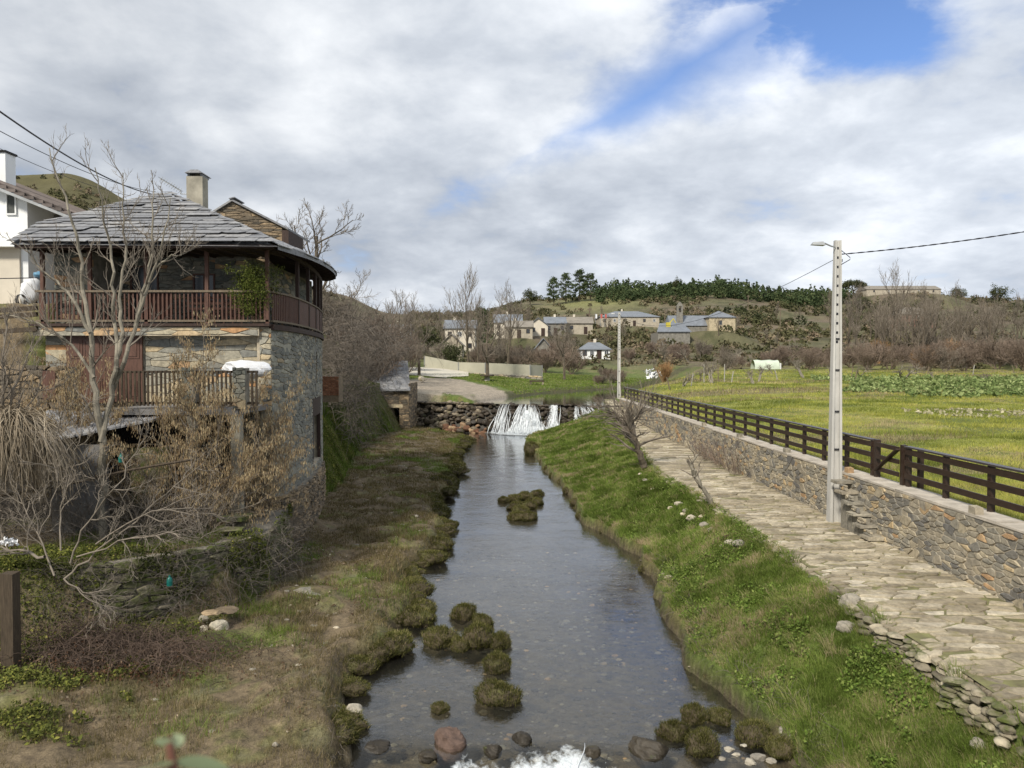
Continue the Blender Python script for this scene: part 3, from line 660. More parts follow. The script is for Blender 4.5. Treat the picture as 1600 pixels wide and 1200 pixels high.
# ------------------------------------------------------------------ the flagged path
def make_path():
    t = thing('stone_path', (8, 20, 1.7), None, None); 
    bpy.data.objects.remove(t)
    mb = MB(); pl = []
    for (a, b, su, sv, gp) in ((-6, 30, 0.50, 0.19, 0.035), (30, 68, 0.8, 0.30, 0.03)):
        pl += cells(0, 1*3.1, a, b, su, sv, 0.42, gp, 15+a)
    def f(u, v, h):
        xp = tab(v, XP)+0.09*(fbm(v*1.3, v*0+1, 301, 3)-0.5)*2; w = WALLX-0.02-xp; x = xp+u/3.1*w
        z = tab(v, ZP)+h+0.03*(fbm(x*1.2, v*1.2, 303, 3)-0.5)-0.05*sstep(-u, -0.25, 0.0)
        return x, v, z
    # leave some gaps where soil and moss shows
    rg = np.random.default_rng(9); pl = [p for p in pl if rg.random() > 0.01]
    stones(mb, pl, f, 0.034, 1.2, 0.05, 11, base=-0.04)
    o = mb.build('path', M['flag']); tag(o, kind='structure')
    ys = np.concatenate([np.arange(-8, 70, 0.5)]); xs = np.linspace(0, 1, 6)
    Yg = np.repeat(ys, 6); Ug = np.tile(xs, len(ys)); Xp = tab(Yg, XP); X = Xp+0.06+(WALLX+0.04-Xp)*Ug; Z = tab(Yg, ZP)+0.012
    i = np.arange(len(ys)-1)[:, None]*6; j = np.arange(5)[None]
    F = np.stack([i+j, i+j+1, i+6+j+1, i+6+j], -1).reshape(-1, 4)
    tag(build('path_bed', np.stack([X, Yg, Z], 1), F, M['pathbed']), kind='structure')
make_path()

# ------------------------------------------------------------------ right retaining wall with coping, steps
def make_right_wall():
    t = thing('retaining_wall', (WALLX+0.4, 20, 1.7), 'long low stone retaining wall between the flagged path and the meadow, pale slab coping on top', 'stone wall')
    mb = MB()
    pl = []
    for (a, b, su, sv, gp, sd) in ((6, 24, 0.27, 0.10, 0.020, 1), (24, 40, 0.32, 0.12, 0.022, 2), (40, 66, 0.42, 0.15, 0.026, 3)):
        for sub in range(1):
            pl += cells(a, b, 0.0, 1.4, su, sv, 0.42, gp, 20+sd)
    def f(v, w, h):
        zp = tab(v, ZP); top = 3.12; z = zp-0.02+w/1.4*(top-zp)
        return WALLX-h, v, z
    stones(mb, pl, f, 0.032, 0.8, 0.05, 31, base=-0.03)
    mb.build('stone_face', M['wallstone'], t)
    core = MB(); core.box((WALLX-0.012, 6, 1.2), (WALLX+0.42, 66, 3.115), (0.5,)*3); core.build('wall_core', M['mortar'], t)
    cp = MB(); y = 6.0; rg = np.random.default_rng(4)
    while y < 66:
        L = rg.uniform(0.7, 1.5); x0 = WALLX-0.02-rg.uniform(0, .03)
        cp.box((x0, y+0.006, 3.117), (x0+0.62+rg.uniform(-.03, .04), y+L-0.006, 3.17+rg.uniform(-.008, .008)), rg.random(3), jit=0.006); y += L
    cp.build('coping', M['coping'], t)
    # little blocks standing on the wall at intervals (seen at the gate and further along)
    for yy in (15.2, 21.0, 25.8, 31.2, 37.0):
        b = MB(); b.box((WALLX-0.02, yy, 3.0), (WALLX+0.16, yy+0.24, 3.32), None, 0.012); b.build('coping_block', M['wallstone'], t)
make_right_wall()
def make_steps():
    # cantilevered slab steps climbing the wall beside the pole, lowest nearest the camera
    t = thing('stone_steps', (9.35, 19.6, 1.7), 'short flight of dark slab steps set against the wall beside the near lamp pole', 'steps')
    rg = np.random.default_rng(5)
    for k in range(6):
        z = 1.7+0.05+k*0.235; y = 18.9+k*0.36
        st = MB(); st.box((9.12+rg.uniform(-.03, .03), y-0.02, z), (9.7, y+0.42, z+0.075), (0.30+.3*rg.random(), .5, .5), 0.018); o = st.build('step', M['wallstone'], t)
        if k < 5:
            pl = cells(0, 0.40, 0, 0.15, 0.2, 0.08, 0.4, 0.012, 50+k); r = MB(); y0 = y
            stones(r, pl, lambda u, v, h, y0=y0, z=z: (9.25-h, y0+u+0.0, z+0.088+v*0.95), 0.03, 0.6, 0.1, k)
            r.box((9.262, y0+0.02, 1.66), (9.56, y0+0.38, z-0.002), (0.3, .5, .5), 0.01)
            r.build('riser', M['wallstone'], t)
make_steps()

# ------------------------------------------------------------------ timber fence along the wall
def make_fence():
    t = thing('timber_fence', (10.1, 30, 3.17), 'dark brown three-rail timber fence running along the top of the right-hand wall', 'fence')
    FX = 10.1; z0 = 3.165
    posts = list(np.arange(10.55, 18.6, 1.6)); posts = [18.75-1.62*k for k in range(7)][::-1]
    y = 20.6
    while y < 67: posts.append(y); y += 1.62
    for y in posts:
        b = MB(); b.box((FX-0.05, y-0.06, z0-0.02), (FX+0.05, y+0.06, z0+0.99), (0.5,)*3); b.build('post', M['fencewood'], t)
    lo, hi = min(posts)-0.1, max(posts)+0.1
    for (a, c, w) in ((0.20, 0.34, 0.03), (0.53, 0.67, 0.03), (0.82, 0.96, 0.03)):
        for (p, q) in ((lo, 18.8), (20.55, hi)):
            b = MB(); b.box((FX-0.088, p, z0+a), (FX-0.053, q, z0+c), (0.5,)*3); b.build('rail', M['fencewood'], t)
    for (p, q) in ((lo, 18.8), (20.55, hi)):
        b = MB(); b.box((FX-0.11, p, z0+0.992), (FX+0.07, q, z0+1.032), (0.5,)*3); b.build('top_rail', M['fencetop'], t)
    g = thing('timber_gate', (FX, 19.6, z0), 'small timber gate with a diagonal brace in the fence above the stone steps', 'gate')
    for y in (18.98, 20.35):
        b = MB(); b.box((FX-0.07, y-0.07, z0-0.01), (FX+0.05, y+0.07, z0+1.04), (0.5,)*3); b.build('gate_post', M['fencewood'], g)
    for a in (0.2, 0.53, 0.86):
        b = MB(); b.box((FX-0.10, 19.06, z0+a), (FX-0.072, 20.27, z0+a+0.12), (0.5,)*3); b.build('gate_rail', M['fencewood'], g)
    b = MB(); b.beam((FX-0.125, 20.25, z0+0.2), (FX-0.125, 19.05, z0+0.92), 0.04, 0.13, (0.5,)*3, up=(1, 0, 0)); b.build('brace', M['fencewood'], g)
    b = MB(); b.box((FX+0.25, 18.7, z0-0.1), (FX+0.36, 18.82, z0+0.98), (0.5,)*3); o = b.build('fence_post', M['fencewood'], loc=(FX+0.3, 18.76, z0)); tag(o, 'single dark post standing just behind the gate on the meadow side', 'post')
make_fence()

# ------------------------------------------------------------------ poles
def make_pole(x, y, zb, h, label, w0, w1, armdir, zl):
    t = thing('lamp_pole', (x, y, zb), label, 'lamp pole')
    # H-section concrete pole: two flanges and a recessed web with slots
    def prof(z): return w0+(w1-w0)*(z/h)
    a, b = prof(0), prof(h); dz = 0.78
    m = MB()
    for sx in (-1, 1):
        V = []
        for (z, w) in ((0, a), (h, b)):
            x0 = x+sx*w/2; x1 = x+sx*w*0.27; lo, hi = min(x0, x1), max(x0, x1); d = w*dz/2
            V += [(lo, y-d, zb+z-0.3*(z == 0)), (hi, y-d, zb+z-0.3*(z == 0)), (hi, y+d, zb+z-0.3*(z == 0)), (lo, y+d, zb+z-0.3*(z == 0))]
        m.hexa(np.array(V), (0.5,)*3)
    m.build('flange', M['polecon'], t)
    m = MB(); V = []
    for (z, w) in ((0, a), (h, b)):
        d = w*0.16; V += [(x-w*.272, y-d, zb+z-0.3*(z == 0)), (x+w*.272, y-d, zb+z-0.3*(z == 0)), (x+w*.272, y+d, zb+z-0.3*(z == 0)), (x-w*.272, y+d, zb+z-0.3*(z == 0))]
    m.hexa(np.array(V), (0.4,)*3); m.build('web', M['polecon'], t)
    n = int(h/0.27)
    m = MB()
    for k in range(n):
        z = 0.6+k*0.27 if k > n*0.55 else None
        if z is None or z > h-0.2: continue
        w = prof(z); m.box((x-w*.12, y-w*.16-0.006, zb+z), (x+w*.12, y-w*.16+0.01, zb+z+0.07), (0,)*3)
    for z in (0.9, 2.1, 3.2, 4.4, 5.3):
        w = prof(z); m.box((x-w*.26, y-w*.3, zb+z), (x+w*.26, y-w*.16, zb+z+0.035), (0.5,)*3)
    m.build('slots', M['cable'], t)
    m = MB(); zt = zb+zl; s = armdir
    pts = [(x+s*a*0.3, y-.1, zt), (x+s*0.22, y-.1, zt+0.02), (x+s*0.42, y-.12, zt+0.1), (x+s*0.6, y-.14, zt+0.10)]
    m.tube(pts, 0.022, 6); m.build('lamp_arm', M['metal'], t)
    m = MB(); hx = x+s*0.6; V = []
    m.hexa(np.array([(hx-0.22, y-.21, zt+.05), (hx+0.16, y-.25, zt+.03), (hx+0.16, y-.03, zt+.03), (hx-0.22, y-.07, zt+.05), (hx-0.16, y-.18, zt+.13), (hx+0.10, y-.22, zt+.14), (hx+0.10, y-.06, zt+.14), (hx-0.16, y-.10, zt+.13)]), (.5,)*3)
    m.build('lamp_head', M['metal'], t)
    m = MB(); m.box((x+s*-1*b*.5-0.04*s, y-0.05, zt-0.42), (x-s*b*.5-0.01*s+0.0, y+0.05, zt-0.34)); m.tube([(x-s*b*.45, y-.08, zt-0.1), (x-s*0.32, y-.1, zt-.3), (x-s*0.32, y-.1, zt-.36), (x-s*b*.45, y-.08, zt-.5)], 0.012, 4)
    m.build('cable_bracket', M['cable'], t)
    return t
_pp = P(1300, 812, 21.6); make_pole(_pp[0], 21.45, 1.7, 8.15, 'tall pale concrete lamp pole standing on the path beside the stone steps', 0.36, 0.18, -1, 7.95)
_q = P(967, 625, 72); make_pole(_q[0], 72, _q[2]-0.4, 8.9, 'far slender concrete lamp pole at the end of the fence by the pond', 0.34, 0.2, -1, 8.7)
def cable(name, a, b, sag, r, label, group=None, n=28, twist=False):
    a = np.asarray(a, float); b = np.asarray(b, float); t = np.linspace(0, 1, n)[:, None]
    pts = a*(1-t)+b*t; pts[:, 2] -= (4*sag*t*(1-t))[:, 0]
    m = MB()
    if twist:
        L = np.linalg.norm(b-a); nn = int(L/0.09); t = np.linspace(0, 1, nn)[:, None]; c = a*(1-t)+b*t; c[:, 2] -= (4*sag*t*(1-t))[:, 0]
        for ph in (0, math.pi):
            an = np.arange(nn)*1.1+ph; q = c.copy(); q[:, 2] += np.cos(an)*r*0.9; q[:, 1] += np.sin(an)*r*0.9; m.tube(q, r, 4)
    else: m.tube(pts, r, 4)
    o = m.build(name, M['cable'], loc=a); tag(o, label, 'cable', group)
cable('twisted_cable', (_pp[0]+.1, 21.4, 9.45), P(2150, 250, 15.0), 0.25, 0.011, 'twisted black cable running right from the top of the near lamp pole', twist=True)
cable('overhead_cable', (_pp[0], 21.5, 9.35), (_q[0], 72, _q[2]+8.3), 1.5, 0.011, 'thin black cable sagging from the near lamp pole back towards the far one')
cable('overhead_cable', P(-330, -80, 10), P(236, 303, 34), 0.55, 0.022, 'thickest of the three cables slanting down to the slate roof on the left')
cable('overhead_cable', P(-330, 10, 12), P(244, 300, 36), 0.55, 0.011, 'thin cable above the thick one, slanting down to the slate roof')
cable('overhead_cable', P(-330, 60, 16), P(205, 306, 44), 0.5, 0.011, 'lowest thin cable crossing the sky above the white house')

# ================================================================== ROCKS
def rock(rg, size, seed, sub=3, rough=0.28, flat=1.0):
    """angular or lumpy rock from a displaced sphere; returns V, F"""
    n = 10 if sub < 3 else 18; m = n*2
    th = np.linspace(0, math.pi, n+1)[1:-1]; ph = np.arange(m)*2*math.pi/m
    T, Pp = np.meshgrid(th, ph, indexing='ij'); d = np.stack([np.sin(T)*np.cos(Pp), np.sin(T)*np.sin(Pp), np.cos(T)], -1).reshape(-1, 3)
    d = np.vstack([d, [[0, 0, 1], [0, 0, -1]]])
    r = np.ones(len(d))
    for k in range(9):                       # facets: cut by random planes
        nn = rg.normal(size=3); nn /= np.linalg.norm(nn); c = rg.uniform(0.62, 0.95); q = d@nn; r = np.where(q > 0.05, np.minimum(r, c/np.maximum(q, 0.05)), r)
    r *= 1+rough*(fbm(d[:, 0]*2.2+seed*3.1+d[:, 2]*1.7, d[:, 1]*2.2-seed+d[:, 2]*1.3, seed, 4)-0.5)*2
    V = d*r[:, None]*np.array(size)
    F = []; k = n-1; i = np.arange(k-1)[:, None]*m; j = np.arange(m)[None]; j2 = (j+1) % m
    F4 = np.stack([i+j, i+m+j, i+m+j2, i+j2], -1).reshape(-1, 4)
    jj = np.arange(m); F3 = np.vstack([np.column_stack([jj, (jj+1) % m, np.full(m, k*m)]), np.column_stack([(k-1)*m+(jj+1) % m, (k-1)*m+jj, np.full(m, k*m+1)])])
    return V, F3, F4

def blades(X, Y, Z, h, w, lean=0.35, rg=None, cols=None, two=True, D=None):
    """grass: each blade a bent tapering strip"""
    n = len(X); rg = rg or rngG
    a = rg.uniform(0, 2*math.pi, n); la = rg.uniform(0, 2*math.pi, n); ll = np.abs(rg.normal(0, lean, n)); h = h*rg.uniform(0.5, 1.2, n)
    dx = np.cos(a)*w/2; dy = np.sin(a)*w/2; lx = np.cos(la)*ll*h; ly = np.sin(la)*ll*h
    if D is not None: lx = lx+D[0]*h; ly = ly+D[1]*h
    b = np.stack([X, Y, Z], 1)
    if cols is None: cols = rg.random(n)
    c = np.stack([cols, rg.random(n), rg.random(n)], 1)
    if two:
        V = np.stack([b+np.stack([-dx, -dy, -0.03+0*h], 1), b+np.stack([dx, dy, -0.03+0*h], 1),
                      b+np.stack([dx*.7+lx*.35, dy*.7+ly*.35, h*.6], 1), b+np.stack([-dx*.7+lx*.35, -dy*.7+ly*.35, h*.6], 1), b+np.stack([lx, ly, h*np.sqrt(np.maximum(0.1, 1-ll*0.5))], 1)], 1)
        i = np.arange(n)[:, None]*5; return V.reshape(-1, 3), [i+np.array([[0, 1, 2, 3]]), i+np.array([[3, 2, 4]])], np.repeat(c, 5, 0)
    V = np.stack([b+np.stack([-dx, -dy, -0.03+0*h], 1), b+np.stack([dx, dy, -0.03+0*h], 1), b+np.stack([lx, ly, h], 1)], 1)
    i = np.arange(n)[:, None]*3; return V.reshape(-1, 3), [i+np.array([[0, 1, 2]])], np.repeat(c, 3, 0)
def leafcards(Cn, size, rg, n_pref=None, col=None, long=1.5):
    """small four-sided leaves, randomly turned, folded along the middle"""
    n = len(Cn); a = rg.normal(size=(n, 3)); 
    if n_pref is not None: a = a*0.7+np.array(n_pref)
    a /= np.linalg.norm(a, axis=1)[:, None]+1e-9; r = rg.normal(size=(n, 3)); u = np.cross(a, r); u /= np.linalg.norm(u, axis=1)[:, None]+1e-9; v = np.cross(a, u)
    s = (size*rg.uniform(0.55, 1.3, n))[:, None]; 
    V = np.stack([Cn-u*s*long/2, Cn+v*s/2+a*s*.15, Cn+u*s*long/2, Cn-v*s/2+a*s*.15], 1)
    c = np.stack([rg.random(n) if col is None else col, rg.random(n), rg.random(n)], 1)
    return V.reshape(-1, 3), np.arange(n)[:, None]*4+np.array([[0, 1, 2, 3]]), np.repeat(c, 4, 0)

# ------------------------------------------------------------------ weir
def make_weir():
    t = thing('weir', (0, 67, 0), 'dry-stone weir wall of dark boulders crossing the river between the mill and the right bank', 'weir')
    rg = np.random.default_rng(12); mb = MB()
    def face(x, s): # s 0 bottom .. 1 top, the face leans back
        y = yweir(x)-0.9+s*0.95; return y
    # dark core
    xs = np.linspace(-10.5, 9.2, 60); V = []; 
    for s, zz, dy in ((0, -0.5, 0.15), (1, 2.58, 0.25), (2, 2.55, 1.2), (3, 1.5, 1.3)):
        for x in xs:
            y = face(x, min(s, 1))+dy-(0 if s < 2 else 0.0)+(0.8 if s >= 2 else 0)
            V.append((x, y, zz))
    n = 60; F = [[k*n+i, k*n+i+1, (k+1)*n+i+1, (k+1)*n+i] for k in range(3) for i in range(n-1)]
    mb.add(V, F, (0.1, 0.5, 0.5)); mb.build('core', M['darkrock'], t)
    mb = MB(); red = MB()
    for k in range(560):
        x = rg.uniform(-10.4, 8.9); s = rg.random(); big = rg.uniform(0.12, 0.30)*(1.2 if s < .4 else 1)
        y = face(x, s)+0.08; z = -0.05+s*2.62
        if x < -4.2: z += 0.12*s
        V, F3, F4 = rock(rg, (big*1.35, big*.8, big*.85), k, 2, 0.12)
        an = rg.uniform(-.5, .5); ca, sa = math.cos(an), math.sin(an); V = np.stack([V[:, 0]*ca-V[:, 2]*sa, V[:, 1], V[:, 0]*sa+V[:, 2]*ca], 1)
        V = V+np.array((x, y, z))
        tone = rg.random()*(0.95 if x < -3 else 0.35)
        m2 = red if (s < 0.28 and -6.4 < x < -2.2 and rg.random() < .75) else mb
        n0 = m2.n; m2.add2(V, F3, F4, (tone, rg.random(), .5))
    for k in range(130):
        x = rg.uniform(-10.4, 9.0); big = rg.uniform(.10, .20); V, F3, F4 = rock(rg, (big*1.5, big, big*.7), k, 2, .12); mb.add2(V+np.array((x, yweir(x)-.05+rg.normal(0, .06), 2.60-(.06 if -1.8 < x < 3.6 or x > 5.2 else -.03))), F3, F4, (rg.random()*(.9 if x < -3 else .4), .5, .5))
    mb.build('boulders', M['weirstone'], t); o = red.build('rust_coloured_boulders', m_stone('rust_stone', [(0, (0.11, 0.055, 0.035)), (0.5, (0.20, 0.12, 0.075)), (1, (0.38, 0.28, 0.18))], bs=0.6), t)
    o['label'] = 'rust coloured boulders low in the weir'
make_weir()
def m_foam():
    m, nt, b = material('white_falling_water', 0.35, 0.5); b.inputs['Base Color'].default_value = (0.60, 0.64, 0.66, 1)
    p = pos(nt, (3.2, 3.2, 0.8)); n = nz(nt, p, 2.2, 7, 0.7, 0.5)
    c, s = rnd(nt); al = mth(nt, 'ADD', n, mth(nt, 'MULTIPLY', mth(nt, 'SUBTRACT', s[0], 0.5), 0.9))
    al = ramp(nt, al, [(0.34, (0, 0, 0)), (0.66, (1, 1, 1))]); nt.links.new(al, b.inputs['Alpha'])
    bump(nt, b, n, 0.8, 0.08); return m
M['foam'] = m_foam()
M['falls'] = m_plain('white_water_strand', (0.66, 0.70, 0.73), 0.4, 0.10, 8, spec=0.5, bs=0.5, bscale=14, stretch=(2, 2, 0.5))
def make_falls():
    t = thing('waterfall', (1, 67, 0), 'white waterfall tumbling over the middle and right of the weir', 'waterfall')
    rg = np.random.default_rng(8)
    # three main curtains and the two small right-hand ones, made of many separate strands
    mb = MB()
    for (x0, x1, ds, zl, zb, n) in ((-1.75, -0.75, -0.75, 2.66, 0.0, 60), (-0.1, 0.6, -0.9, 2.64, 0.0, 60), (0.35, 1.6, -0.2, 2.0, 0.0, 150), (0.9, 1.5, -0.1, 2.6, 1.2, 24), (3.0, 3.5, -0.55, 2.6, 0.5, 40), (2.45, 3.0, 0.5, 1.5, 0.0, 26), (5.4, 6.9, 0.35, 2.55, 1.4, 70), (7.4, 8.5, 0.3, 2.5, 1.8, 40), (-0.9, 3.0, 0, 0.75, 0.0, 150)):
        if x0 < 5: x0 += .75; x1 += .75
        for k in range(int(n*.55)):
            u = rg.random(); xa = x0+(x1-x0)*u; xb = xa+ds*rg.uniform(.6, 1.3)+(u-.5)*0.8; m = 12; s = np.linspace(0, 1, m)
            x = xa+(xb-xa)*s+0.10*(fbm(s*4+k, s*0+k*.7, k, 3)-.5)*2; z = zl+(zb-zl)*(s**1.15); fr = 1-z/2.66
            y = yweir(x)-1.1+z/2.66*1.0-0.12-0.15*rg.random()-0.15*fr*rg.random()
            z = z+0.06*np.sin(s*rg.uniform(6, 16)+k)*s*(1-s)*2; z[0] = zl+0.01
            a = rg.uniform(0.15, 0.6); r = rg.uniform(0.010, 0.034)*(0.6+fr*0.7)
            i0 = int(rg.integers(0, m//2)) if rg.random() < .6 else 0
            i1 = m if rg.random() < .6 else int(rg.integers(i0+4, m+1))
            if i1-i0 < 4: i0 = 0
            rad = r[i0:i1]*np.sin(np.linspace(0.25, math.pi-0.25, i1-i0))
            mb.tube(np.stack([x, y, z], 1)[i0:i1], rad, 4, (rg.random(), .5, .5))
        # spray drops
        for k in range(n):
            c = np.array((rg.uniform(x0-.3, x1+.3)+ds*.6, 0, zb+abs(rg.normal(0, .22)))); c[1] = yweir(c[0])-1.35-rg.random()*.35
            V, F, C = leafcards(c[None]+rg.normal(0, .06, (6, 3)), 0.05, rg); mb.add(V, F, C)
    mb.build('strands', M['falls'], t)
    X, Y = np.meshgrid(np.linspace(-2.4, 4.0, 150), np.linspace(0, 1, 60)); x = X.ravel(); v = Y.ravel(); y = yweir(x)-1.12+v*1.0-.12+.22*(fbm(x*2.2, v*4, 91, 4)-.5); fr = 1-v
    e = .05+1.0*np.exp(-((x-1.25-.25*fr)/(.55+1.25*fr))**2)*(.5+.6*fr)+.55*np.exp(-((x-3.7)/.5)**2)+.45*np.exp(-((x+.55+.7*fr)/.5)**2); e = e*(1-.5*(fbm(x*1.7, v*1.1, 92, 3) > .60))
    n, m = X.shape; i = np.arange(n-1)[:, None]*m; j = np.arange(m-1)[None]; F = np.stack([i+j, i+j+1, i+m+j+1, i+m+j], -1).reshape(-1, 4)
    build('falling_sheet', np.stack([x, y, 2.64*v], 1), F, M['foam'], t, np.stack([e, e, e], 1), True)
    # foam skirt at the foot
    X, Y = np.meshgrid(np.linspace(-2.9, 3.6, 70), np.linspace(0, 1.0, 14)); x = X.ravel(); v = Y.ravel(); y = yweir(x)-1.0-v*1.5
    z = 0.02+0.16*np.exp(-v*3)*(0.4+fbm(x*3, v*5, 7, 3)); e = np.clip(1-abs(x-0.5)/3.2, 0, 1)**.5*(1-v*0.75)
    n, m = X.shape; i = np.arange(n-1)[:, None]*m; j = np.arange(m-1)[None]; F = np.stack([i+j, i+j+1, i+m+j+1, i+m+j], -1).reshape(-1, 4)
    build('foam', np.stack([x, y, z], 1), F, M['foam'], t, np.stack([e, e, e], 1), True)
make_falls()
# pale sandy stones on the left end of the weir crest and the trickle beside the mill
def make_cascade():
    # the little cascade at the bottom edge of the picture
    rg = np.random.default_rng(33)
    t = thing('cascade', (0, 11.6, -0.4), 'small foaming cascade over dark rocks across the river at the bottom edge', 'cascade')
    # white water: a rolling sheet over the lip that breaks up into foam, plus fine strands and drops
    X, Y = np.meshgrid(np.linspace(-1.9, 2.4, 260), np.linspace(9.0, 12.35, 200)); x = X.ravel(); y = Y.ravel(); h = fbm(x*4.2, y*3.0, 77, 5, .62); h2 = fbm(x*9, y*6, 78, 4, .6)
    z = river_z(x, y)+.015+.20*(h-.42)*sstep(-y, -11.95, -11.3)+.05*h2*sstep(-y, -12.1, -11.4)
    g1 = np.exp(-((x-.95)/.28)**2); g2 = np.exp(-((x-.35)/.35)**2)*.6; g3 = np.exp(-((x+.9)/.25)**2)*.45
    e = np.clip(sstep(-y, -11.9+.0*x, -11.3)*.72*np.clip(1.45-abs(x-.3)/1.5, 0, 1)*(.55+.9*(h-.3))+(g1+g2+g3)*sstep(-y, -12.35, -11.75)*.62+(h2-.5)*.5*sstep(-y, -12.1, -11.6), 0, .85)*sstep(x, -1.4, -.7)*sstep(-x, -2.3, -1.8)
    n, m = X.shape; i = np.arange(n-1)[:, None]*m; j = np.arange(m-1)[None]; F = np.stack([i+j, i+j+1, i+m+j+1, i+m+j], -1).reshape(-1, 4)
    build('foam', np.stack([x, y, z], 1), F, M['foam'], t, np.stack([e, e, e], 1), True)
    mb = MB()
    for k in range(1):
        x = rg.choice([.95, .95, .4, -.9, 1.3])+rg.normal(0, .17); m = 9; s = np.linspace(0, 1, m); L = rg.uniform(.35, .9); y = 12.15-rg.random()*.3-s*L; q = np.stack([x+rg.normal(0, .15)*s+.03*np.sin(s*7+k), y], 1)
        z = river_z(q[:, 0], q[:, 1])+.02+.10*np.sin(s*3.1)*rg.random(); mb.tube(np.column_stack([q, z]), rg.uniform(.003, .010)*np.sin(np.linspace(.3, 2.8, m)), 4, (rg.random(), .5, .5))
    c = np.column_stack([rg.normal(.9, .4, 900), rg.uniform(11.2, 11.9, 900), -.35+abs(rg.normal(0, .12, 900))]); V, F, C = leafcards(c, .010, rg, long=1.2); mb.add(V, F, C); mb.build('splashes', M['falls'], t)
    for (px, py, sz, lab) in ((700, 1165, (.30, .24, .30), 'reddish square boulder breaking the surface at the lip of the cascade'), (815, 1160, (.20, .15, .16), 'black wet rock where the cascade foam begins'), (770, 1176, (.17, .14, .13), 'dark wet stone standing in the foam left of the splash'), (925, 1176, (.16, .14, .13), 'dark wet stone standing in the foam right of the splash'), (668, 1182, (.16, .14, .10), 'low dark stone at the left end of the foam'), (1010, 1172, (.34, .3, .22), 'dark rounded rock at the right end of the cascade'), (590, 1168, (.22, .18, .1), 'flat wet rock between the white stones and the cascade')):
        g = G(px, py, -0.02); V, F3, F4 = rock(rg, sz, int(px), 3, .2); V = V+g+np.array((0, .05, -0.02)); m_ = MB(); red = lab.startswith('reddish')
        m_.add2(V, F3, F4, (0.99 if red else rg.uniform(0, .35), .5, .5)); o = m_.build('river_rock', M['darkrock'] if not red else m_stone('reddish_rock', [(0, (.075, .052, .045)), (1, (.11, .075, .062))], bs=.6), loc=g); tag(o, lab, 'rock')
make_cascade()

def make_pebbles():
    rg = np.random.default_rng(44); mb = MB()
    for k in range(2200):
        y = 12.3+rg.random()**1.5*14; xl = tab(y, XL); xr = tab(y, XR); x = rg.uniform(xl+.2, xr-.2); s = .02+.075*rg.random()**2
        V, F3, F4 = rock(rg, (s, s*.8, s*.4), k % 40, 2, .1)
        mb.add2(V+np.array((x, y, Hs(x, y)+.01)), F3, F4, (rg.random(), rg.random(), rg.random()))
    o = mb.build('riverbed_pebbles', m_stone('riverbed_pebble', [(0, (.05, .045, .035)), (.6, (.15, .13, .095)), (.92, (.28, .26, .20)), (1, (.42, .28, .14))])); tag(o, 'scattered pale pebbles on the riverbed under the shallow water', 'pebbles', kind='stuff')
make_pebbles()

# ------------------------------------------------------------------ mossy tussock rocks
def tuss_mesh(seed, sz=1.0):
    rg = np.random.default_rng(seed); V, F3, F4 = rock(rg, (0.5*sz, 0.42*sz, 0.34*sz), seed, 3, 0.30)
    V[:, 2] = np.where(V[:, 2] < -0.05, V[:, 2]*0.8, V[:, 2]); return rg, V, F3, F4
TUSS = []
def tuss_proto(seed, blade_n=2600):
    rg, V, F3, F4 = tuss_mesh(seed)
    V[:, 2] += 0.10
    t = thing('mossy_rock', (0, 0, -50-seed), None, None)
    m = MB(); m.add2(V+np.array((0, 0, -50-seed)), F3, F4, (rg.uniform(0, .5), .5, .5)); m.build('rock', M['tussock'], t, True)
    # grass hair over the top
    w = rg.random(blade_n*2); idx = rg.integers(0, len(V), blade_n*2); idx = idx[V[idx, 2] > -0.02][:blade_n]; b = V[idx]+rg.normal(0, .025, (len(idx), 3))
    n = b/np.linalg.norm(b, axis=1)[:, None]
    bv, bf, bc = blades(b[:, 0], b[:, 1], b[:, 2], 0.085, 0.012, .6, rg, D=(n[:, 0]*.9, n[:, 1]*.9))
    # droop blades on the flanks
    build('moss_tuft', bv+np.array((0, 0, -50-seed)), bf, M['mossgrass'], t, bc)
    TUSS.append(t); return t
for k in range(5): tuss_proto(k+1)
_used = set()
def mossy(px0, px1, py0, py1, label, group=None, zbase=0.0, k=None, sink=0.0):
    """photo box -> tussock sitting in the water or on the bank"""
    py = py1-(py1-py0)*0.15; g = G((px0+px1)/2, py, zbase); D = g[1]; w = PXW(px1-px0, D); h = PXW(py1-py0, D)*0.85
    k = random.randrange(5) if k is None else k
    src = TUSS[k]; sc = (w/1.0*1.0, w*0.95, max(h/0.60, w*0.5)*0.85); loc = (g[0], g[1]+w*0.35, zbase-sink)
    if k not in _used:
        _used.add(k); src.location = loc; src.rotation_euler = (0, 0, random.uniform(0, 6)); src.scale = sc; tag(src, label, 'mossy rock', group); return src
    c = copy_thing(src, loc, random.uniform(0, 6), sc, label, group); c['category'] = 'mossy rock'; return c
for b in ((700, 744, 934, 976, 'mossy rock at the far end of the cluster in the middle of the river'),
          (732, 773, 952, 988, 'small mossy rock second from the far end of the river cluster'),
          (654, 716, 978, 1020, 'mossy rock lying leftmost in the river cluster'),
          (716, 775, 968, 1024, 'big grassy rock in the centre of the river cluster'),
          (700, 736, 990, 1024, 'low mossy lump between the leftmost and the central rock of the cluster'),
          (762, 802, 984, 1020, 'mossy rock at the right side of the river cluster'),
          (751, 807, 1015, 1058, 'grassy rock just below the river cluster with a pale stick across it'),
          (745, 819, 1060, 1112, 'grassy rock nearest the cascade with dead stalks on it'),
          (670, 702, 1097, 1120, 'small round bright mossy stone left of the lowest grassy rock')):
    mossy(*b)
_g1 = 'clumps that make up the far mossy islet in the river'
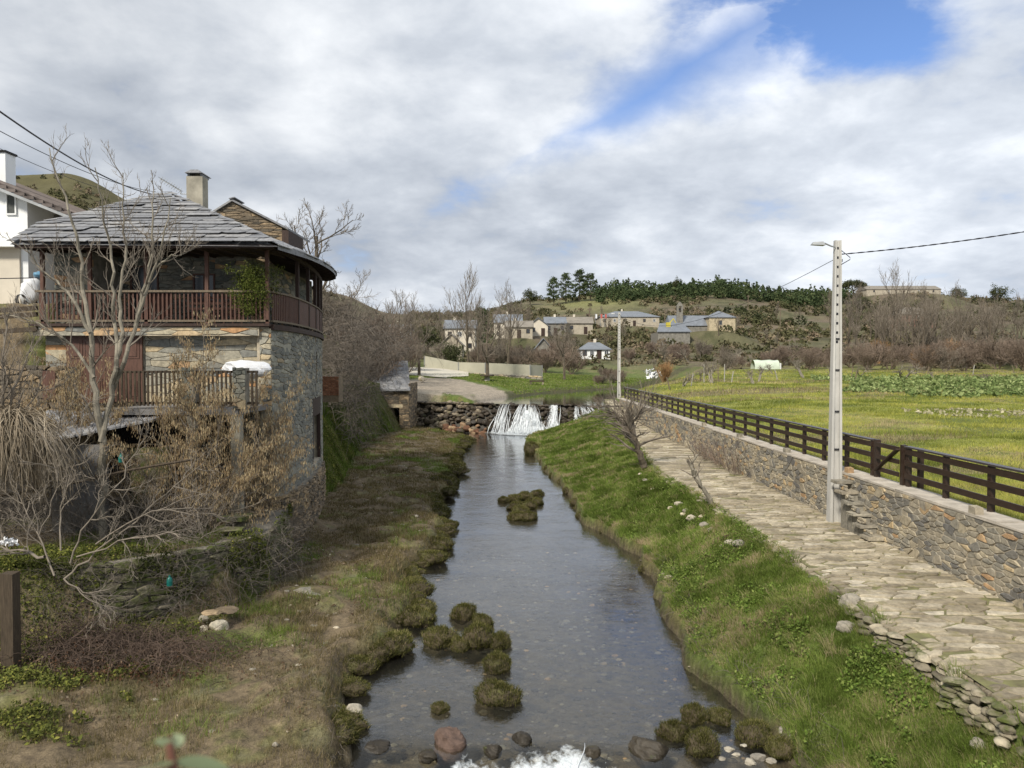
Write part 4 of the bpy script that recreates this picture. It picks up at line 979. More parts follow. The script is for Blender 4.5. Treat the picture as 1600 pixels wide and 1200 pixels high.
for b in ((776, 800, 772, 788), (790, 820, 768, 788), (806, 835, 765, 785), (828, 852, 762, 778), (790, 822, 780, 800), (812, 840, 778, 800), (828, 853, 774, 792), (792, 824, 794, 817), (812, 842, 794, 817), (800, 832, 786, 806)):
    mossy(*b, 'low rounded mossy clump of the far islet in the river', _g1)
_g2 = 'mossy tussocks along the left water edge'
rgE = np.random.default_rng(17)
_ORD = 'first second third fourth fifth sixth seventh eighth ninth tenth eleventh twelfth thirteenth fourteenth fifteenth sixteenth seventeenth eighteenth nineteenth twentieth'.split()
def _name_run(cat, group, base):
    marks = [(0, 'upstream from the cascade'), (17.0, 'beyond the middle river cluster'), (26, 'before the far islet'), (33.5, 'beyond the far islet'), (46, 'towards the waterfall')]
    its = sorted([o for o in COL.objects if o.get('group') == group], key=lambda o: o.location.y); cnt = {}
    for o in its:
        m = [b for a, b in marks if o.location.y >= a][-1]; k = cnt.get(m, 0); cnt[m] = k+1
        o['label'] = base+', '+_ORD[min(k, 19)]+' '+m
def edge_tussocks():
    y = 12.2
    while y < 63:
        xl = tab(y, XL)+(fbm(np.array([y*0.75]), np.array([9.]), 6, 3)[0]-.5)*1.0
        w = rgE.uniform(.35, 1.05)*(1 if y < 30 else 1.35)
        if rgE.random() < .85:
            k = rgE.integers(0, 5); hz = rgE.uniform(.55, .9)
            c = copy_thing(TUSS[k], (xl+rgE.uniform(-.40, .18), y, rgE.uniform(.0, .14)), rgE.uniform(0, 6), (w*1.25, w*1.05, w*hz), 'mossy grass tussock lining the left edge of the river', _g2); c['category'] = 'mossy rock'
        y += w*rgE.uniform(.32, .75)
    for (px, py, ww) in ((700, 692, 2.0), (722, 689, 1.3), (676, 684, 1.6), (735, 691, .9)):
        g = G(px, py, 0); c = copy_thing(TUSS[int(px) % 5], (g[0], g[1], -.1), px, (ww, ww*.6, .55), 'mossy grass tussock lining the left edge of the river', _g2); c['category'] = 'mossy rock'
edge_tussocks()
_name_run('mossy rock', _g2, 'mossy grass tussock on the left water edge')
_g3 = 'mossy tussocks along the foot of the right bank'
def edge_right():
    y = 14.5
    while y < 64:
        xr = tab(y, XR)+(fbm(np.array([y*0.8]), np.array([3.]), 5, 3)[0]-.5)*0.55; w = rgE.uniform(.35, .7)*(1 if y < 30 else 1.4)
        if rgE.random() < .7:
            c = copy_thing(TUSS[rgE.integers(0, 5)], (xr+rgE.uniform(0.05, .3), y, rgE.uniform(-.12, .05)), rgE.uniform(0, 6), (w*.8, w, w*.7), 'dark mossy tussock under the edge of the right bank', _g3); c['category'] = 'mossy rock'
        y += w*rgE.uniform(.8, 1.8)
edge_right()
_name_run('mossy rock', _g3, 'dark mossy tussock under the right bank')
for b in ((1065, 1112, 1098, 1140, 'uppermost mossy clump of the group at the foot of the right bank'), (1108, 1152, 1104, 1140, 'mossy clump right of the uppermost one at the foot of the right bank'), (1030, 1080, 1120, 1166, 'mossy clump reaching furthest into the river near the cascade'), (1072, 1136, 1142, 1190, 'bright green grassy clump beside the pale broken stones'), (1150, 1215, 1118, 1172, 'large brown-green clump behind the pale broken stones'), (1200, 1250, 1146, 1192, 'mossy clump rightmost in the group near the cascade'), (820, 848, 680, 716, 'grey-green boulder sticking out of the right bank below the waterfall')):
    mossy(*b)
def small_rocks():
    rg = np.random.default_rng(55)
    pale = m_stone('pale_bank_stone', [(0, (.24, .22, .19)), (.6, (.38, .35, .29)), (1, (.5, .44, .34))], bs=.6)
    def one(px, py, w, z, lab, grp=None, mat=pale, asp=.7, d=None):
        g = G(px, py, z) if d is None else P(px, py, d); s = PXW(w, g[1])/2; V, F3, F4 = rock(rg, (s, s*.8, s*asp), int(px+py), 3 if w > 25 else 2, .15)
        m = MB(); m.add2(V+g+np.array((0, 0, s*asp*.35)), F3, F4, (rg.random(), .5, .5)); o = m.build('stone', mat, loc=g); tag(o, lab, 'stone', grp)
    one(524, 1122, 42, .05, 'pale grey boulder, left one of the pair at the left water edge')
    one(553, 1120, 34, .05, 'pale grey boulder, right one of the pair touching the water', asp=.9)
    one(480, 932, 52, .5, 'long light grey slab of rock lying on the left flat', asp=.4)
    one(342, 985, 30, .6, 'square grey block below the mossy terrace wall', asp=.9)
    one(318, 968, 16, .7, 'small pale stone left of the square grey block'); one(318, 984, 15, .65, 'small pale stone just under the other pale one by the grey block')
    one(355, 955, 40, .85, 'flat brown slab in the rubble at the end of the terrace wall', asp=.22, mat=M['gablestone']); one(332, 958, 34, .95, 'second flat slab in the rubble at the end of the terrace wall', asp=.2, mat=M['gablestone'])
    one(479, 990, 14, .45, 'bluish pale flat stone on the left flat', asp=.3); one(469, 956, 14, .5, 'narrow pale stone below the long grey slab', asp=.3); one(355, 1006, 12, .5, 'small white stone under the square block')
    one(332, 1145, 13, .5, 'small pale stone on the grass near the bottom'); one(430, 1165, 11, .4, 'tiny ochre stone on the turf near the bottom'); one(408, 1103, 16, .45, 'pale chip of wood and stone in the brown turf', asp=.25)
    one(720, 728, 10, .1, 'yellow-brown stone at the left edge below the far tussocks', asp=.6); one(592, 850, 18, .3, 'flat grey stone in the brown turf left of the river', asp=.3); one(548, 838, 12, .4, 'small grey stone on the left flat near the house corner')
    grp = 'loose pale stones scattered on the left flat'
    for k in range(130):
        y = rg.uniform(12.3, 45); xl = tab(y, XL)-.6; xt = tab(y, XT)+.3
        if xl < xt: continue
        x = rg.uniform(xt, xl); s = rg.uniform(.02, .07)*(1+.02*y); V, F3, F4 = rock(rg, (s, s*.7, s*.4), k, 2, .15); g = np.array((x, y, Hs(x, y)))
        m = MB(); m.add2(V+g, F3, F4, (rg.random(), .5, .5)); o = m.build('stone', pale, loc=g); tag(o, 'small pale stone lying in the brown turf of the left flat', 'stone', grp)
    grp = 'pale broken stones between the mossy clumps near the cascade'
    for (px, py, w) in ((1140, 1172, 18), (1150, 1180, 14), (1162, 1166, 12), (1185, 1185, 26), (1225, 1142, 24), (1232, 1134, 22), (1240, 1150, 20), (1172, 1192, 22), (1205, 1190, 18), (1128, 1186, 13)):
        one(px, py, w, .25, 'pale broken stone among the mossy clumps at the foot of the right bank', grp, asp=.45)
    # stones poking out of the right bank; z from the bank surface
    grp = 'pale rocks showing through the grass of the right bank'
    def onbank(px, py, w, asp, mat=pale, lab=None):
        z = .5
        for _ in range(25):
            g = G(px, py, z); z = z*.5+.5*Hs(g[0], g[1])
        one(px, py, w, z, lab or 'pale rock showing through the grass of the right bank', None if lab else grp, asp=asp)
    for (px, py, w) in ((1060, 790, 16), (1072, 800, 14), (1082, 812, 20), (1100, 822, 16), (1112, 830, 14), (1068, 805, 12), (1140, 850, 18), (1155, 852, 22), (1128, 855, 10), (1000, 742, 8), (1008, 752, 10), (1048, 795, 10), (1020, 765, 8), (1096, 808, 10), (1402, 1032, 12), (1352, 985, 14), (1045, 905, 16), (1036, 898, 8)):
        onbank(px, py, w, .6)
    onbank(1330, 950, 36, 1.0, lab='tall pale rock under the path edge on the near right bank'); onbank(1322, 984, 30, .8, lab='pale rock just below the tall one near the path edge')
    onbank(1570, 1150, 34, .7, lab='grey stone at the bottom right corner among dead stalks'); onbank(1530, 1165, 30, .6, lab='low stone left of the corner stone at the bottom right')
    # dry-stone edge holding up the path, nearest the camera: rows of individual slabs
    t = thing('path_edge_wall', (6.7, 12, 1.5), 'rough dry-stone edge holding up the near end of the flagged path', 'stone edging')
    mb = MB()
    y = 8.0
    while y < 66:
        L = rg.uniform(.12, .38); xp = tab(y, XP)+rg.normal(0, .05)+.03; zt = tab(y, ZP); deep = .34*sstep(np.array([-y]), -16, -11)[0]+.07; z = zt-.02
        nn = 0
        while z > zt-deep:
            hh = rg.uniform(.05, .13); V, F3, F4 = rock(rg, (rg.uniform(.08, .17), L*.6, hh*.62), int(y*10) % 50, 2, .1)
            mb.add2(V+np.array((xp-.04+rg.uniform(-.06, .05)-.1*nn*.3, y+L/2+rg.uniform(-.05, .05), z-hh/2)), F3, F4, (rg.uniform(.2, 1), .5, .5)); z -= hh; nn += 1
        y += L*1.02
    mb.build('edge_stones', m_stone('path_edge_stone', [(0, (.09, .08, .06)), (.5, (.21, .185, .14)), (1, (.38, .34, .26))], moss=.45), t)
small_rocks()

# ================================================================== THE HOUSE WITH THE BALCONY
HX0, HX1, HY = -14.05, -7.16, 22.0
ZT, ZB, ZE = 5.10, 7.42, 9.68           # lower terrace, balcony floor, eaves
def curve_map(pts):
    p = np.array(pts, float); p = np.array([p[0]+(p[-1]-p[0])*0]+list(p[1:]))
    # smooth the plan curve
    t = np.concatenate([[0], np.cumsum(np.hypot(*np.diff(p, axis=0).T))]); tt = np.linspace(0, t[-1], 120)
    x = np.interp(tt, t, p[:, 0]); y = np.interp(tt, t, p[:, 1])
    k = np.hanning(15); k /= k.sum(); xp_ = np.concatenate([np.full(7, x[0])-np.arange(7, 0, -1)*(x[1]-x[0]), x, np.full(7, x[-1])+np.arange(1, 8)*(x[-1]-x[-2])]); yp_ = np.concatenate([np.full(7, y[0])-np.arange(7, 0, -1)*(y[1]-y[0]), y, np.full(7, y[-1])+np.arange(1, 8)*(y[-1]-y[-2])])
    x = np.convolve(xp_, k, 'valid'); y = np.convolve(yp_, k, 'valid'); t = np.concatenate([[0], np.cumsum(np.hypot(np.diff(x), np.diff(y)))])
    nx = np.gradient(y, t); ny = -np.gradient(x, t); l = np.hypot(nx, ny); nx /= l; ny /= l
    def f(u, off=0.0):
        return np.interp(u, t, x)+np.interp(u, t, nx)*off, np.interp(u, t, y)+np.interp(u, t, ny)*off
    return f, t[-1]
SIDE = [(-7.16, 22.0), (-7.02, 22.9), (-7.04, 24.2), (-7.18, 26.0), (-7.45, 28.2), (-7.85, 30.4), (-8.35, 32.5), (-9.2, 34)]
fS, LS = curve_map(SIDE)
def ribbon(mb, f, u0, u1, z0, z1, o0, o1, n=24, col=(.5,.5,.5)):
    """solid curved wall strip between offsets o0 (inner) and o1 (outer)"""
    u = np.linspace(u0, u1, n); xi, yi = f(u, o0); xo, yo = f(u, o1); a = np.full(n, z0); b = np.full(n, z1)
    V = np.concatenate([np.stack([xo, yo, a], 1), np.stack([xo, yo, b], 1), np.stack([xi, yi, b], 1), np.stack([xi, yi, a], 1)])
    F = []
    for k in range(4):
        k2 = (k+1) % 4
        for i in range(n-1): F.append((k*n+i, k*n+i+1, k2*n+i+1, k2*n+i))
    F += [(0, n, 2*n, 3*n), (n-1, 4*n-1, 3*n-1, 2*n-1)]
    mb.add(V, F, col)
def rects_minus(u0, u1, v0, v1, holes):
    """rectangle minus holes -> list of rectangles"""
    us = sorted({u0, u1, *[h[0] for h in holes], *[h[1] for h in holes]}); us = [u for u in us if u0 <= u <= u1]; out = []
    for a, b in zip(us[:-1], us[1:]):
        hs = sorted([(h[2], h[3]) for h in holes if h[0] < (a+b)/2 < h[1]]); v = v0
        for (p, q) in hs:
            if p > v: out.append((a, b, v, p))
            v = max(v, q)
        if v < v1: out.append((a, b, v, v1))
    return out
def front_map(Y, s=1):
    return lambda u, v, h: (u, Y-h*s, v)
def stone_wall(parent, name, rects, su, sv, gap, fmap, mat, h, seed, jit=0.4, inset=.08, hv=.8):
    mb = MB()
    for i, r in enumerate(rects): stones(mb, cells(r[0], r[1], r[2], r[3], su, sv, jit, gap, seed+i), fmap, h, hv, inset, seed+i)
    return mb.build(name, mat, parent)
def window(parent, x0, x1, z0, z1, Y, fw=0.05, name='window', glass='glass', bars=1, fm='wood'):
    mb = MB()
    for (a, b, c, d) in ((x0, x1, z0, z0+fw), (x0, x1, z1-fw, z1), (x0, x0+fw, z0+fw, z1-fw), (x1-fw, x1, z0+fw, z1-fw)): mb.box((a, Y-.04, c), (b, Y+.03, d), (.5,)*3)
    for k in range(bars): xm = x0+(x1-x0)*(k+1)/(bars+1); mb.box((xm-fw*.35, Y-.03, z0+fw), (xm+fw*.35, Y+.02, z1-fw), (.5,)*3)
    w = mb.build(name, M[fm], parent); g = MB(); g.box((x0+.01, Y+.004, z0+.01), (x1-.01, Y+.012, z1-.01), (.5,)*3); g.build('pane', M[glass], w); return w
def make_house():
    t = thing('balcony_house', (-10.5, 23, 2), 'stone house with slate roof, dark wooden wraparound balcony and rounded river-side wall', 'house')
    # ---- upper storey, set back behind the balcony
    UY = 23.75
    b = MB(); b.box((HX0+.05, UY+.02, ZB), (-8.5, 31.5, ZE+0.1), (.3,)*3); b.build('upper_wall_core', M['darkmortar'], t)
    holes = [(-12.2, -11.3, ZB, ZB+2.0), (-10.2, -9.5, ZB+.85, ZB+1.75)]
    stone_wall(t, 'upper_wall', rects_minus(-13.95, -8.52, ZB, ZE, holes), .42, .12, .018, front_map(UY), M['housestone'], .03, 200)
    stone_wall(t, 'upper_side_wall', [(UY+.1, 31.4, ZB, ZE)], .42, .14, .018, lambda u, v, h: (-8.5+h, u, v), M['housestone'], .03, 230)
    # projecting piece on the left end of the upper storey, in daylight
    b = MB(); b.box((-13.72, 22.3, ZB), (-12.6, UY, ZE), (.5,)*3); b.build('wing_core', M['darkmortar'], t)
    stone_wall(t, 'wing_wall', [(-13.74, -12.58, ZB+0.02, ZE-.02)], .6, .15, .014, front_map(22.29), M['housestone'], .025, 240)
    window(t, -12.2, -11.3, ZB+.02, ZB+2.0, UY-.02, name='balcony_door', bars=1); window(t, -10.2, -9.5, ZB+.85, ZB+1.75, UY-.02)
    # ---- balcony floor beam and slab
    b = MB(); b.box((HX0-.15, 21.78, ZB-.02), (HX1+.02, UY, ZB+.06), (.5,)*3); b.build('balcony_floor', M['wooddark'], t)
    stone_wall(t, 'balcony_beam', [(HX0-.1, HX1-.35, ZB-.30, ZB-.04)], .7, .13, .012, front_map(21.86), M['housewarm'], .02, 250)
    b = MB(); b.box((HX0-.1, 21.865, ZB-.30), (HX1-.32, 22.5, ZB-.035), (.5,)*3); b.build('beam_core', M['mortar'], t)
    b = MB(); ribbon(b, fS, 0.0, LS, ZB-.12, ZB+.04, -.4, .10); b.build('curved_sill_beam', M['wooddark'], t)
    b = MB(); ribbon(b, fS, 0.0, LS, ZB-.02, ZB+.03, -1.6, -.38); b.build('side_balcony_floor', M['wooddark'], t)
    # ---- front lower wall with doors
    lw = [(-13.35, -11.02, ZT, ZT+2.05)]
    stone_wall(t, 'lower_front_wall', rects_minus(-14.0, HX1-.32, ZT, ZB-.30, lw), .75, .16, .012, front_map(22.22), M['housewarm'], .025, 260, jit=.5)
    b = MB(); b.box((-14.0, 22.24, 1.9), (-9.0, 31.6, ZB-.02), (.3,)*3); b.box((-8.99, 22.24, 1.9), (-7.62, 27.0, ZB-.02), (.3,)*3); b.build('lower_core', M['mortar'], t)
    stone_wall(t, 'quoins', [(0, .34, 2.0, ZB-.05)], .30, .17, .02, lambda u, v, h: (HX1-.34+u, 22.0-h, v), M['housewarm'], .03, 270)
    b = MB(); b.box((HX1-.34, 22.01, 0.2), (HX1-.015, 22.6, ZB-.04), (.5,)*3); b.build('corner_core', M['mortar'], t)
    for k, (x0, x1) in enumerate(((-13.32, -12.75), (-12.74, -12.16), (-12.15, -11.6), (-11.59, -11.05))):
        d = MB(); d.box((x0, 22.10, ZT+.02), (x1, 22.15, ZT+2.03), (.5,)*3)
        dr = d.build('door', M['door'], t); p = MB()
        for (z0, z1) in ((.15, .75), (.85, 1.25), (1.35, 1.9)):
            if z0 > .8 and z0 < 1.0 and k in (1, 3): continue
            p = MB(); p.box((x0+.08, 22.085, ZT+z0), (x1-.08, 22.102, ZT+z1), (.4,)*3); p.box((x0+.15, 22.07, ZT+z0+.07), (x1-.15, 22.088, ZT+z1-.07), (.6,)*3); p.build('door_panel', M['door'], dr)
    b = MB(); b.box((-13.4, 21.98, ZT+2.04), (-11.0, 22.2, ZT+2.10), (.5,)*3); b.build('door_lintel', M['wooddark'], t)
    # ---- the rounded wall facing the river
    dw = (1.9, 6.9)   # dark opening low in the curved wall, by arc length
    u_a = 5.0; u_b = 7.7
    holes = [(u_a, u_b, 2.55, 5.0), (5.9, 6.35, 5.55, 6.75)]
    mp = lambda u, v, h: (*fS(u, h), v)
    b = MB()
    for r in rects_minus(0, LS, 0.0, ZB-.12, holes): ribbon(b, fS, r[0], r[1], r[2], r[3], -.45, -.005, 20)
    b.build('river_wall_core', M['mortar'], t)
    stone_wall(t, 'river_wall', rects_minus(0, LS, 0.2, ZB-.13, holes), .38, .12, .02, mp, M['rivstone'], .022, 300, jit=.42)
    b = MB(); ribbon(b, fS, u_a, u_b, 4.35, 5.0, -.06, .03, 8); b.build('opening_lintel', M['wooddark'], t)
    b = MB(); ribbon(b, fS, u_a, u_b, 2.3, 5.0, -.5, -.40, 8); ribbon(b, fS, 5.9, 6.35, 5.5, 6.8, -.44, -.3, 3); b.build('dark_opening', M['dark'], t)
    b = MB(); ribbon(b, fS, u_a+.05, u_b-.9, 2.6, 4.3, -.2, -.16, 6); w = b.build('river_door', M['shutter'], t)
    b = MB(); ribbon(b, fS, u_b-.12, u_b-.02, 2.5, 4.4, -.1, .02, 3); ribbon(b, fS, u_a+.0, u_a+.1, 2.5, 4.4, -.1, .02, 3); b.build('door_frame', M['wooddark'], t)
    b = MB(); ribbon(b, fS, 5.86, 6.39, 6.76, 7.0, -.2, .015, 3); b.build('window_lintel', M['slate'], t)
    b = MB(); ribbon(b, fS, 5.92, 6.0, 5.56, 6.74, -.2, -.12, 2); ribbon(b, fS, 6.27, 6.34, 5.56, 6.74, -.2, -.12, 2); b.build('slit_window_frame', M['wood'], t)
    # spreading foundation
    fb, LB = curve_map([(-8.6, 21.55), (-7.6, 21.6), (-6.95, 22.1), (-6.82, 23.2), (-6.86, 24.6), (-7.05, 26.4), (-7.35, 28.3), (-7.7, 30.2)])
    b = MB(); ribbon(b, fb, 0, LB, -0.1, 2.3, -.6, 0, 24); b.build('foundation_core', M['darkmortar'], t)
    stone_wall(t, 'foundation', [(0, LB, 0.0, 2.32)], .28, .075, .012, lambda u, v, h: (*fb(u, h+.0), v), M['gablestone'], .05, 330, jit=.5, hv=1.2)
    # ---- below the terrace: dark store, beam, pillars
    b = MB(); b.box((-10.75, 19.55, ZT-.16), (HX1-.1, 22.2, ZT-.01), (.5,)*3); b.build('terrace_slab', M['shedcon'], t)
    stone_wall(t, 'store_back_wall', [(-13.0, HX1-.3, 1.95, ZT-.17)], .4, .13, .02, front_map(22.16), M['gablestone'], .03, 350)
    b = MB(); b.box((-9.05, 21.50, 1.9), (-7.66, 22.1, ZT-.17), (.2,)*3); b.build('store_pier_core', M['darkmortar'], t)
    stone_wall(t, 'store_pier', rects_minus(-9.06, -7.5, 1.9, ZT-.17, [(-8.95, -7.9, 2.7, 4.6)]), .3, .09, .013, front_map(21.48), M['housestone'], .03, 360)
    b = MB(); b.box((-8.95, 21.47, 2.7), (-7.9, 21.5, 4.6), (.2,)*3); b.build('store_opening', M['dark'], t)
    for x in (-8.55, -7.35):
        b = MB(); b.box((x-.13, 19.6, 1.9 if x < -8 else 2.0), (x+.13, 19.86, ZT-.165), None, .012); b.build('pillar', M['chimcon'], t)
    b = MB()
    for x in np.arange(-10.7, -9.0, .14): b.box((x, 21.0, 1.9), (x+.07, 21.05, 3.4), None, .01)
    for z in (2.1, 3.2): b.box((-10.75, 20.95, z), (-8.9, 21.0, z+.08), (.3,)*3)
    b.build('store_gate', M['wood'], t)
    # ---- railings and posts
    zr = ZB+.06
    for (xa) in (-13.85, -12.45, -10.79, -9.0, -7.22):
        b = MB(); b.box((xa-.05, 21.84, zr), (xa+.05, 21.94, ZE+.02), (.5,)*3); b.build('balcony_post', M['wood'], t)
    b = MB(); b.box((HX0, 21.82, zr+.92), (HX1, 21.95, zr+.98), (.5,)*3); b.box((HX0, 21.84, zr+.05), (HX1, 21.93, zr+.11), (.5,)*3); b.build('railing_rails', M['greywood'], t)
    b = MB(); x = HX0+.1
    while x < HX1-.1: b.box((x, 21.865, zr+.112), (x+.042, 21.9, zr+.92), None, .003); x += .125
    b.build('balusters', M['wood'], t)
    # closed part of the rail behind the balusters (boards), where the photo shows solid planks
    b = MB(); x = -11.0
    while x < -10.1: b.box((x, 21.93, zr+.112), (x+.115, 21.95, zr+.9), None, .003); x += .12
    b.build('railing_boards', M['wood'], t)
    b = MB()
    for z, d in ((zr+.05, .06), (zr+.92, .05)): ribbon(b, fS, 0.0, LS-.4, z, z+d, -.02, .07)
    b.build('curved_rails', M['greywood'], t)
    b = MB(); u = .05; rg = np.random.default_rng(3)
    while u < LS-.5:
        w = .07 if u < 2.2 else .145; ribbon(b, fS, u, u+w, zr+.10, zr+.92, 0.005, .03, 2, rg.random(3)); u += w+(.06 if u < 2.2 else .012)
    b.build('curved_boards', M['wood'], t)
    for u in (2.4, 4.2, 5.9, 7.4, 8.9, LS-.55):
        x, y = fS(u, .0); b = MB(); b.box((x-.055, y-.055, zr), (x+.055, y+.055, ZE+.05), (.5,)*3); b.build('balcony_post', M['wooddark'], t)
    # inner glazed/bright gaps: a slatted screen and table set on the balcony
    b = MB()
    for z in (.25, .42, .59, .76): b.box((-9.85, 22.45, ZB+.08+z), (-8.2, 22.47, ZB+.08+z+.07), None)
    for x in np.arange(-9.85, -8.2, .27): b.box((x, 22.47, ZB+.08), (x+.05, 22.5, ZB+1.0))
    sc_ = b.build('bench_back', M['wood'], loc=(-9, 22.4, ZB)); tag(sc_, 'brown slatted garden bench standing behind the balcony railing', 'bench')
    # ---- main roof
    FL = np.array((-14.2, 21.0, 9.72)); K = P(60, 352, 22.9); A = P(258, 304, 27.0); FR = np.array((-6.62, 21.0, 9.66)); RB = np.array((-12.2, 31.5, 12.3))
    ex = np.array((1., 0, 0)); A2 = A.copy(); sl = A-FL; ey = np.array((0, 6.0, A[2]-9.70)); L = np.linalg.norm(ey); ey = ey/L; nn = np.cross(ex, ey)
    O = np.array((0, 21.0, 9.70))
    def to_uv(p): d = p-O; return (d@ex, d@ey)
    poly = [to_uv(q) for q in (FL, FR, A+np.array((.25, 0, 0)), A-np.array((.3, 0, 0)), K)]
    cx_ = sum(p[0] for p in poly)/5; cy_ = sum(p[1] for p in poly)/5
    def inpoly_clip(pl):
        for i in range(5):
            a, b_ = poly[i], poly[(i+1) % 5]; nx, ny = b_[1]-a[1], -(b_[0]-a[0]); c = nx*a[0]+ny*a[1]
            if nx*cx_+ny*cy_ > c: nx, ny, c = -nx, -ny, -c
            pl = clip_poly(pl, nx, ny, c+0.05*math.hypot(nx, ny)*(1))
            if len(pl) < 3: return None
        return pl
    mb = MB(); rg = np.random.default_rng(21); vv = -.05; row = 0
    while vv < L+.1:
        hgt = .41*(1-.25*vv/L)*rg.uniform(.9, 1.1); u = -15.2+rg.uniform(0, .4)
        while u < -6:
            w = rg.uniform(.45, 1.15)*(1-.2*vv/L); c1, c2 = rg.uniform(.0, .22, 2)*(rg.random(2) < .8); lo = rg.uniform(-.07, .07)
            pl = [(u+c1, vv+lo), (u+w-c2, vv+lo+rg.uniform(-.015, .015)), (u+w, vv+c2*.8+lo), (u+w, vv+hgt+.10), (u, vv+hgt+.10), (u, vv+c1*.8+lo)]
            pl = inpoly_clip(pl)
            if pl and len(pl) >= 3:
                a = np.array(pl); k = len(a); t0 = .045+.0*a[:, 0]; top = .055-.085*(a[:, 1]-vv); bot = top-.016
                tl = rg.normal(0, .012); top = top+tl; bot = bot+tl
                V = np.concatenate([O+a[:, :1]*ex+a[:, 1:]*ey+nn*(s_[:, None]+.03) for s_ in (bot, top)]); m = mb.n
                V2 = np.vstack([V, V[k:].mean(0)]); i = np.arange(k); j = (i+1) % k
                mb.V.append(V2); mb.C.append(np.broadcast_to(rg.random(3), (len(V2), 3))); mb.F[4].append(np.column_stack([i, j, k+j, k+i])+m); mb.F[3].append(np.column_stack([k+i, k+j, np.full(k, 2*k)])+m); mb.n += len(V2)
            u += w+.012
        vv += hgt; row += 1
    roof = mb.build('roof', M['slate'], t)
    # roof body under the slates, with the back slopes and the rounded river side
    E = []; eu = np.linspace(0, LS-.2, 14)
    for u in eu:
        x, y = fS(u, .62); E.append((x, y, 9.66+.045*u))
    E[0] = tuple(FR)
    E = np.array(E); n = len(E); ridge = np.linspace(A+np.array((.2, 0, 0)), RB, n)
    V = np.vstack([E, ridge, E-(0, 0, .14), [FL, K, FL-(0, 0, .12), K-(0, 0, .12), RB+np.array((-3.5, 0, -2.0)), A]]); b = MB(); o_ = 3*n
    F = [(i, i+1, n+i+1, n+i) for i in range(n-1)]+[(2*n+i, 2*n+i+1, i+1, i) for i in range(n-1)]
    b.add(V, F, (.2, .5, .5)); b.F[3].append(np.array([(o_+1, o_+5, n), (o_+5, o_+4, n+n-1), (o_+1, o_+4, o_+5)]))
    b.add(np.array([FL, FR, A+np.array((.2, 0, 0)), A-np.array((.3, 0, 0)), K])-np.array((0, -.0, .05)), [(0, 1, 2, 3)], (.1, .5, .5)); b.F[3].append(np.array([(b.n-5, b.n-2, b.n-1)]))
    b.build('back_roof', M['slate'], t)
    # slates on the rounded slope
    mb = MB()
    def rs(u, v, h):   # u along eave 0..1, v up 0..1
        k = u*(n-1); e = np.stack([np.interp(k, np.arange(n), E[:, c]) for c in range(3)], -1); r = np.stack([np.interp(k, np.arange(n), ridge[:, c]) for c in range(3)], -1)
        p = e+(r-e)*v[:, None]; return p[:, 0], p[:, 1], p[:, 2]+h
    stones(mb, cells(0, 1, -.01, 1, .05, .05, .15, .003, 400), rs, .05, .8, .1, 401, base=0.0); mb.build('side_roof_slates', M['slate'], t)
    b = MB(); b.add(np.array([FL-(0, -.02, .05), FR-(0, -.02, .05), (-8.3, 24.2, ZE+.05), (-13.9, 24.2, ZE+.05)]), [(0, 1, 2, 3)], (.5,)*3)
    b.box((-14.1, 21.06, 9.58), (-6.75, 21.14, 9.67), (.5,)*3)
    for x in np.arange(-13.9, -6.9, .55): b.beam((x, 21.1, 9.60), (x, 23.8, 9.72), .07, .09, (.4,)*3)
    b.build('eave_boards', M['wooddark'], t)
    b = MB(); ribbon(b, fS, 0.1, LS-.3, ZE-.02, ZE+.12, -.06, .06)
    for u in np.linspace(.4, LS-.6, 14):
        a = fS(u, .58); c = fS(u, -1.4); b.beam((a[0], a[1], 9.56+.045*u), (c[0], c[1], 10.15), .07, .10, (.4,)*3)
    ribbon(b, fS, 0.1, LS-.3, ZE+.34, ZE+.38, -1.5, -.3); b.build('side_rafters', M['wooddark'], t)
    # ---- chimney, antenna
    c0 = P(291, 275, 27.6); c1 = P(317, 345, 27.6)
    b = MB(); b.box((c0[0], 27.6, 10.6), (c1[0], 28.1, c0[2]), (.5,)*3); ch = b.build('chimney', M['chimcon'], roof)
    b = MB(); w = (c1[0]-c0[0])/2; cx = (c0[0]+c1[0])/2
    b.box((cx-w+.02, 27.65, c0[2]+.0), (cx-w+.1, 28.25, c0[2]+.1)); b.box((cx+w-.1, 27.65, c0[2]+.0), (cx+w-.02, 28.25, c0[2]+.1))
    V = np.array([(cx-w-.02, 27.5, c0[2]+.1), (cx+w+.02, 27.5, c0[2]+.1), (cx+w+.02, 28.4, c0[2]+.1), (cx-w-.02, 28.4, c0[2]+.1), (cx-w*.45, 27.6, c0[2]+.24), (cx+w*.45, 27.6, c0[2]+.24), (cx+w*.45, 28.3, c0[2]+.24), (cx-w*.45, 28.3, c0[2]+.24)]); b.hexa(V, (.1, .5, .5)); b.build('chimney_cap', M['slate'], roof)
    b = MB(); a0 = P(250, 279, 28.2); a1 = P(283, 299, 28.2); b.beam(a0, a1, .03, .03)
    for s in np.linspace(.05, .95, 9):
        p = a0+(a1-a0)*s; b.beam(p-np.array((.0, .25, -.03)), p+np.array((0, .25, .03)), .012, .012); b.beam(p-np.array((.07, 0, .09)), p+np.array((.07, 0, .09)), .012, .012)
    p = P(282, 303, 28.2); b.beam(a1, p, .03, .03); b.beam(p, (cx-w, 28.2, p[2]-.02), .03, .03); b.build('antenna', M['metal'], roof)
    # ---- terrace railing with stone piers
    for k, x in enumerate((-8.55, -7.2, -10.35)):
        if k == 2: continue
        b = MB(); b.box((x-.16, 19.5, ZT-.0), (x+.16, 19.82, ZT+1.08), (.3,)*3); pc = b.build('terrace_pier', M['darkmortar'], t)
        stone_wall(pc, 'pier_face', [(x-.17, x+.17, ZT, ZT+1.1)], .2, .1, .012, front_map(19.49), M['housestone'], .03, 380+k)
